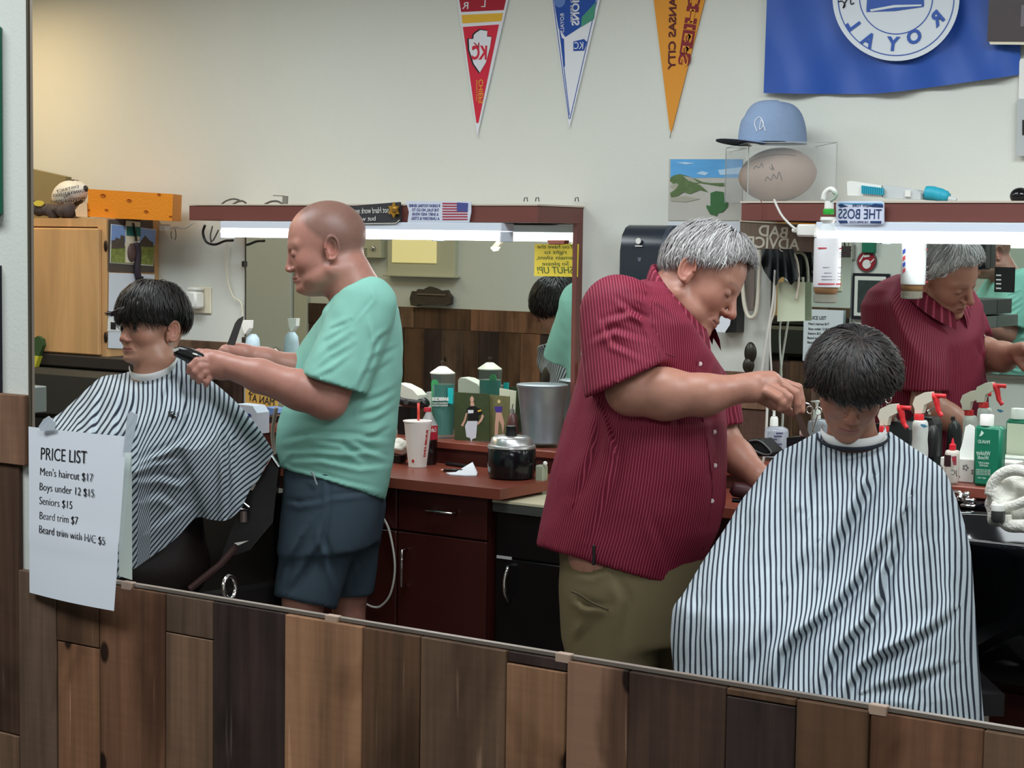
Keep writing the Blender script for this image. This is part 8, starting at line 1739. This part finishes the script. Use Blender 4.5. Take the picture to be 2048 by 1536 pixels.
bot3 = [(5, 1180, d3-0.12), (100, 1185, d3-0.14), (180, 1175, d3-0.14), (225, 1162, d3-0.12), (262, 1142, d3-0.10), (300, 1116, d3-0.08), (350, 1078, d3-0.05), (392, 1036, d3-0.03), (420, 1039, d3-0.03), (452, 1041, d3-0.02), (478, 1022, d3-0.02), (490, 1000, d3-0.02), (502, 975, d3-0.02), (516, 960, d3-0.02), (530, 935, d3-0.02), (548, 905, d3-0.02)]
F3 = [([(200, 775), (190, 830), (185, 880), (188, 920)], .014, 10), ([(245, 775), (232, 830), (230, 900)], .010, 9), ([(268, 770), (262, 840), (258, 900)], .008, 8), ([(352, 740), (366, 780), (372, 830), (360, 870)], .012, 8), ([(340, 760), (322, 800), (300, 850)], .008, 9), ([(268, 930), (300, 912), (340, 895), (380, 870)], .014, 8), ([(262, 945), (310, 925), (350, 920)], .010, 7),
      ([(270, 960), (320, 955), (360, 965), (380, 950)], .012, 9), ([(445, 850), (450, 900), (452, 960), (450, 1030)], .016, 8), ([(470, 860), (466, 910), (470, 960)], .010, 7), ([(290, 1000), (320, 990), (350, 1010)], .008, 10), ([(420, 790), (450, 850), (480, 900)], .007, 12), ([(300, 1060), (340, 1030), (380, 1010)], .006, 10), ([(390, 760), (400, 800), (420, 850)], .008, 9)]
def u3(x, y, d, D, S, T):
    m = np.where(y < 790, 0, np.where(y < 900, 0.85*(y-790)**2/220, 0.85*(y-900)+46.75)); m = m*np.clip((x-190)/110, 0, 1)
    lf = 0.75*(y-775)*np.clip((275-x)/120, 0, 1); rt = -0.25*(x-452)*np.clip((x-452)/60, 0, 1)
    return (x+m+lf+rt)*5.1/3670*0.86+D*0.18
cape('cape', B3, top3, left3, right3, bot3, [(0, .03), (.1, .08), (.3, .15), (.6, .22), (1, .10)], [(0, .05), (.2, .12), (.6, .16), (1, .06)], F3, u3, ns=190, nt=170, wob=0.0022)
cl_ = B()
for k in range(60):
    r = random.Random(k); a = r.uniform(0, 6.3); cx, cy = (341, 832) if k % 3 else (323, 848); p = at(cx+r.gauss(0, 6), cy+r.gauss(0, 3.5), d3-0.20); cl_.tube([p, p+np.array([0.012*math.cos(a), 0, 0.006*math.sin(a)])], 0.0012, n=4)
cl_.build('hair_clippings', DH[0], kind='stuff', label='small dark tuft of cut hair lying on the left boy cape', cat='hair')
# ---------------------------------------------------------------- barber chairs
def chair(pos, f, label, seat=0.46, arms=True):
    t = thing('barber_chair', (pos[0], pos[1], 0), label, 'chair', None); f = HV(f); l = np.cross(UZ, f); p = np.array([pos[0], pos[1], 0])
    def slab(a0, a1, b0, b1, z0, z1, name, m, bev=0.02):
        c = [p+f*a0+l*b0, p+f*a1+l*b0, p+f*a1+l*b1, p+f*a0+l*b1]; return B().prism([q+[0, 0, z0] for q in c], (0, 0, z1-z0)).build(name, m, t)
    M_v = mat('black_vinyl', (24, 22, 24), 0.35)
    B().lathe([(0.30, 0), (0.30, 0.02), (0.26, 0.05), (0.07, 0.07), (0.05, seat-0.14)], p, n=40).build('base', M_chrome, t, smooth=False, auto=40)
    slab(-0.24, 0.24, -0.24, 0.24, seat-0.14, seat-0.02, 'seat', M_v); slab(-0.34, -0.25, -0.23, 0.23, seat+0.02, seat+0.42, 'backrest', M_v)
    for s_ in (1, -1): slab(-0.24, 0.16, s_*0.28-0.03, s_*0.28+0.03, seat+0.12, seat+0.17, 'armrest', M_v); slab(-0.1, -0.04, s_*0.31-0.02, s_*0.31+0.02, seat-0.1, seat+0.12, 'arm_support', M_chrome)
    slab(0.40, 0.60, -0.2, 0.2, 0.16, 0.20, 'footrest', M_chrome); slab(0.24, 0.42, -0.03, 0.03, 0.2, 0.30, 'footrest_arm', M_chrome)
    return t, f, l, p
cp4 = at(1705, 1330, d4+0.12); chair(cp4, -FW, 'black barber chair under the striped cape of the boy on the right')
cp3 = at(310, 1120, d3+0.03); t3_, f_, l_, p_ = chair(cp3, f3, 'black barber chair with chrome parts under the left boy')
bx_ = B(); bx_.prism(P3((545, 912, d3-.02), (556, 905, d3-.02), (560, 912, d3-.02), (552, 985, d3-.02), (546, 1045, d3-.02), (500, 1100, d3-.02), (440, 1120, d3-.02), (470, 1040, d3-.02), (500, 990, d3-.02)), FW*0.06); bx_.build('side_panel', mat('black_vinyl', (24, 22, 24), 0.35), t3_)
B().tube(P3((543, 912, d3-.04), (558, 934, d3-.04)), 0.006, n=8).build('chrome_rod', M_chrome, t3_); B().tube(P3((488, 1006, d3-.06), (498, 1014, d3-.06), (495, 1018, d3-.06), (480, 1018, d3-.06)), 0.003, n=6, closed=True).build('handle_loop', M_chrome, t3_)
B().tube(P3((486, 1022, d3-.05), (486, 1044, d3-.05)), 0.012, n=10).build('lever_grip', mat('dull_metal', (120, 104, 100), 0.4, metal=0.5), t3_); B().prism(P3((468, 1086, d3-.2), (498, 1081, d3-.2), (476, 1091, d3-.2)), FW*0.03).build('footrest_edge', M_chrome, t3_)
B().tube(P3((474, 1092, d3-.18), (440, 1130, d3-.18), (380, 1178, d3-.18)), 0.010, n=8).build('footrest_bar', mat('dark_bar', (70, 48, 46), 0.4), t3_)
rg = thing('chrome_ring', at(457, 1175, 4.9), 'chrome ring shaped grab handle standing near the mirror bottom left of the shorts', 'ring')
B().tube([at(459+12*math.cos(t), 1175+23*math.sin(t), 4.7+0.03*math.cos(t)) for t in np.linspace(0, 2*PI, 33)[:-1]], 0.0055, n=10, closed=True).build('ring', M_chrome, rg, smooth=True); B().tube([at(455, 1196, 4.72), at(455, 1196, 4.72)*[1, 1, 0]], 0.01, n=8).build('post', M_chrome, rg)
for o in list(bpy.data.objects):
    if '_o' in o: del o['_o']
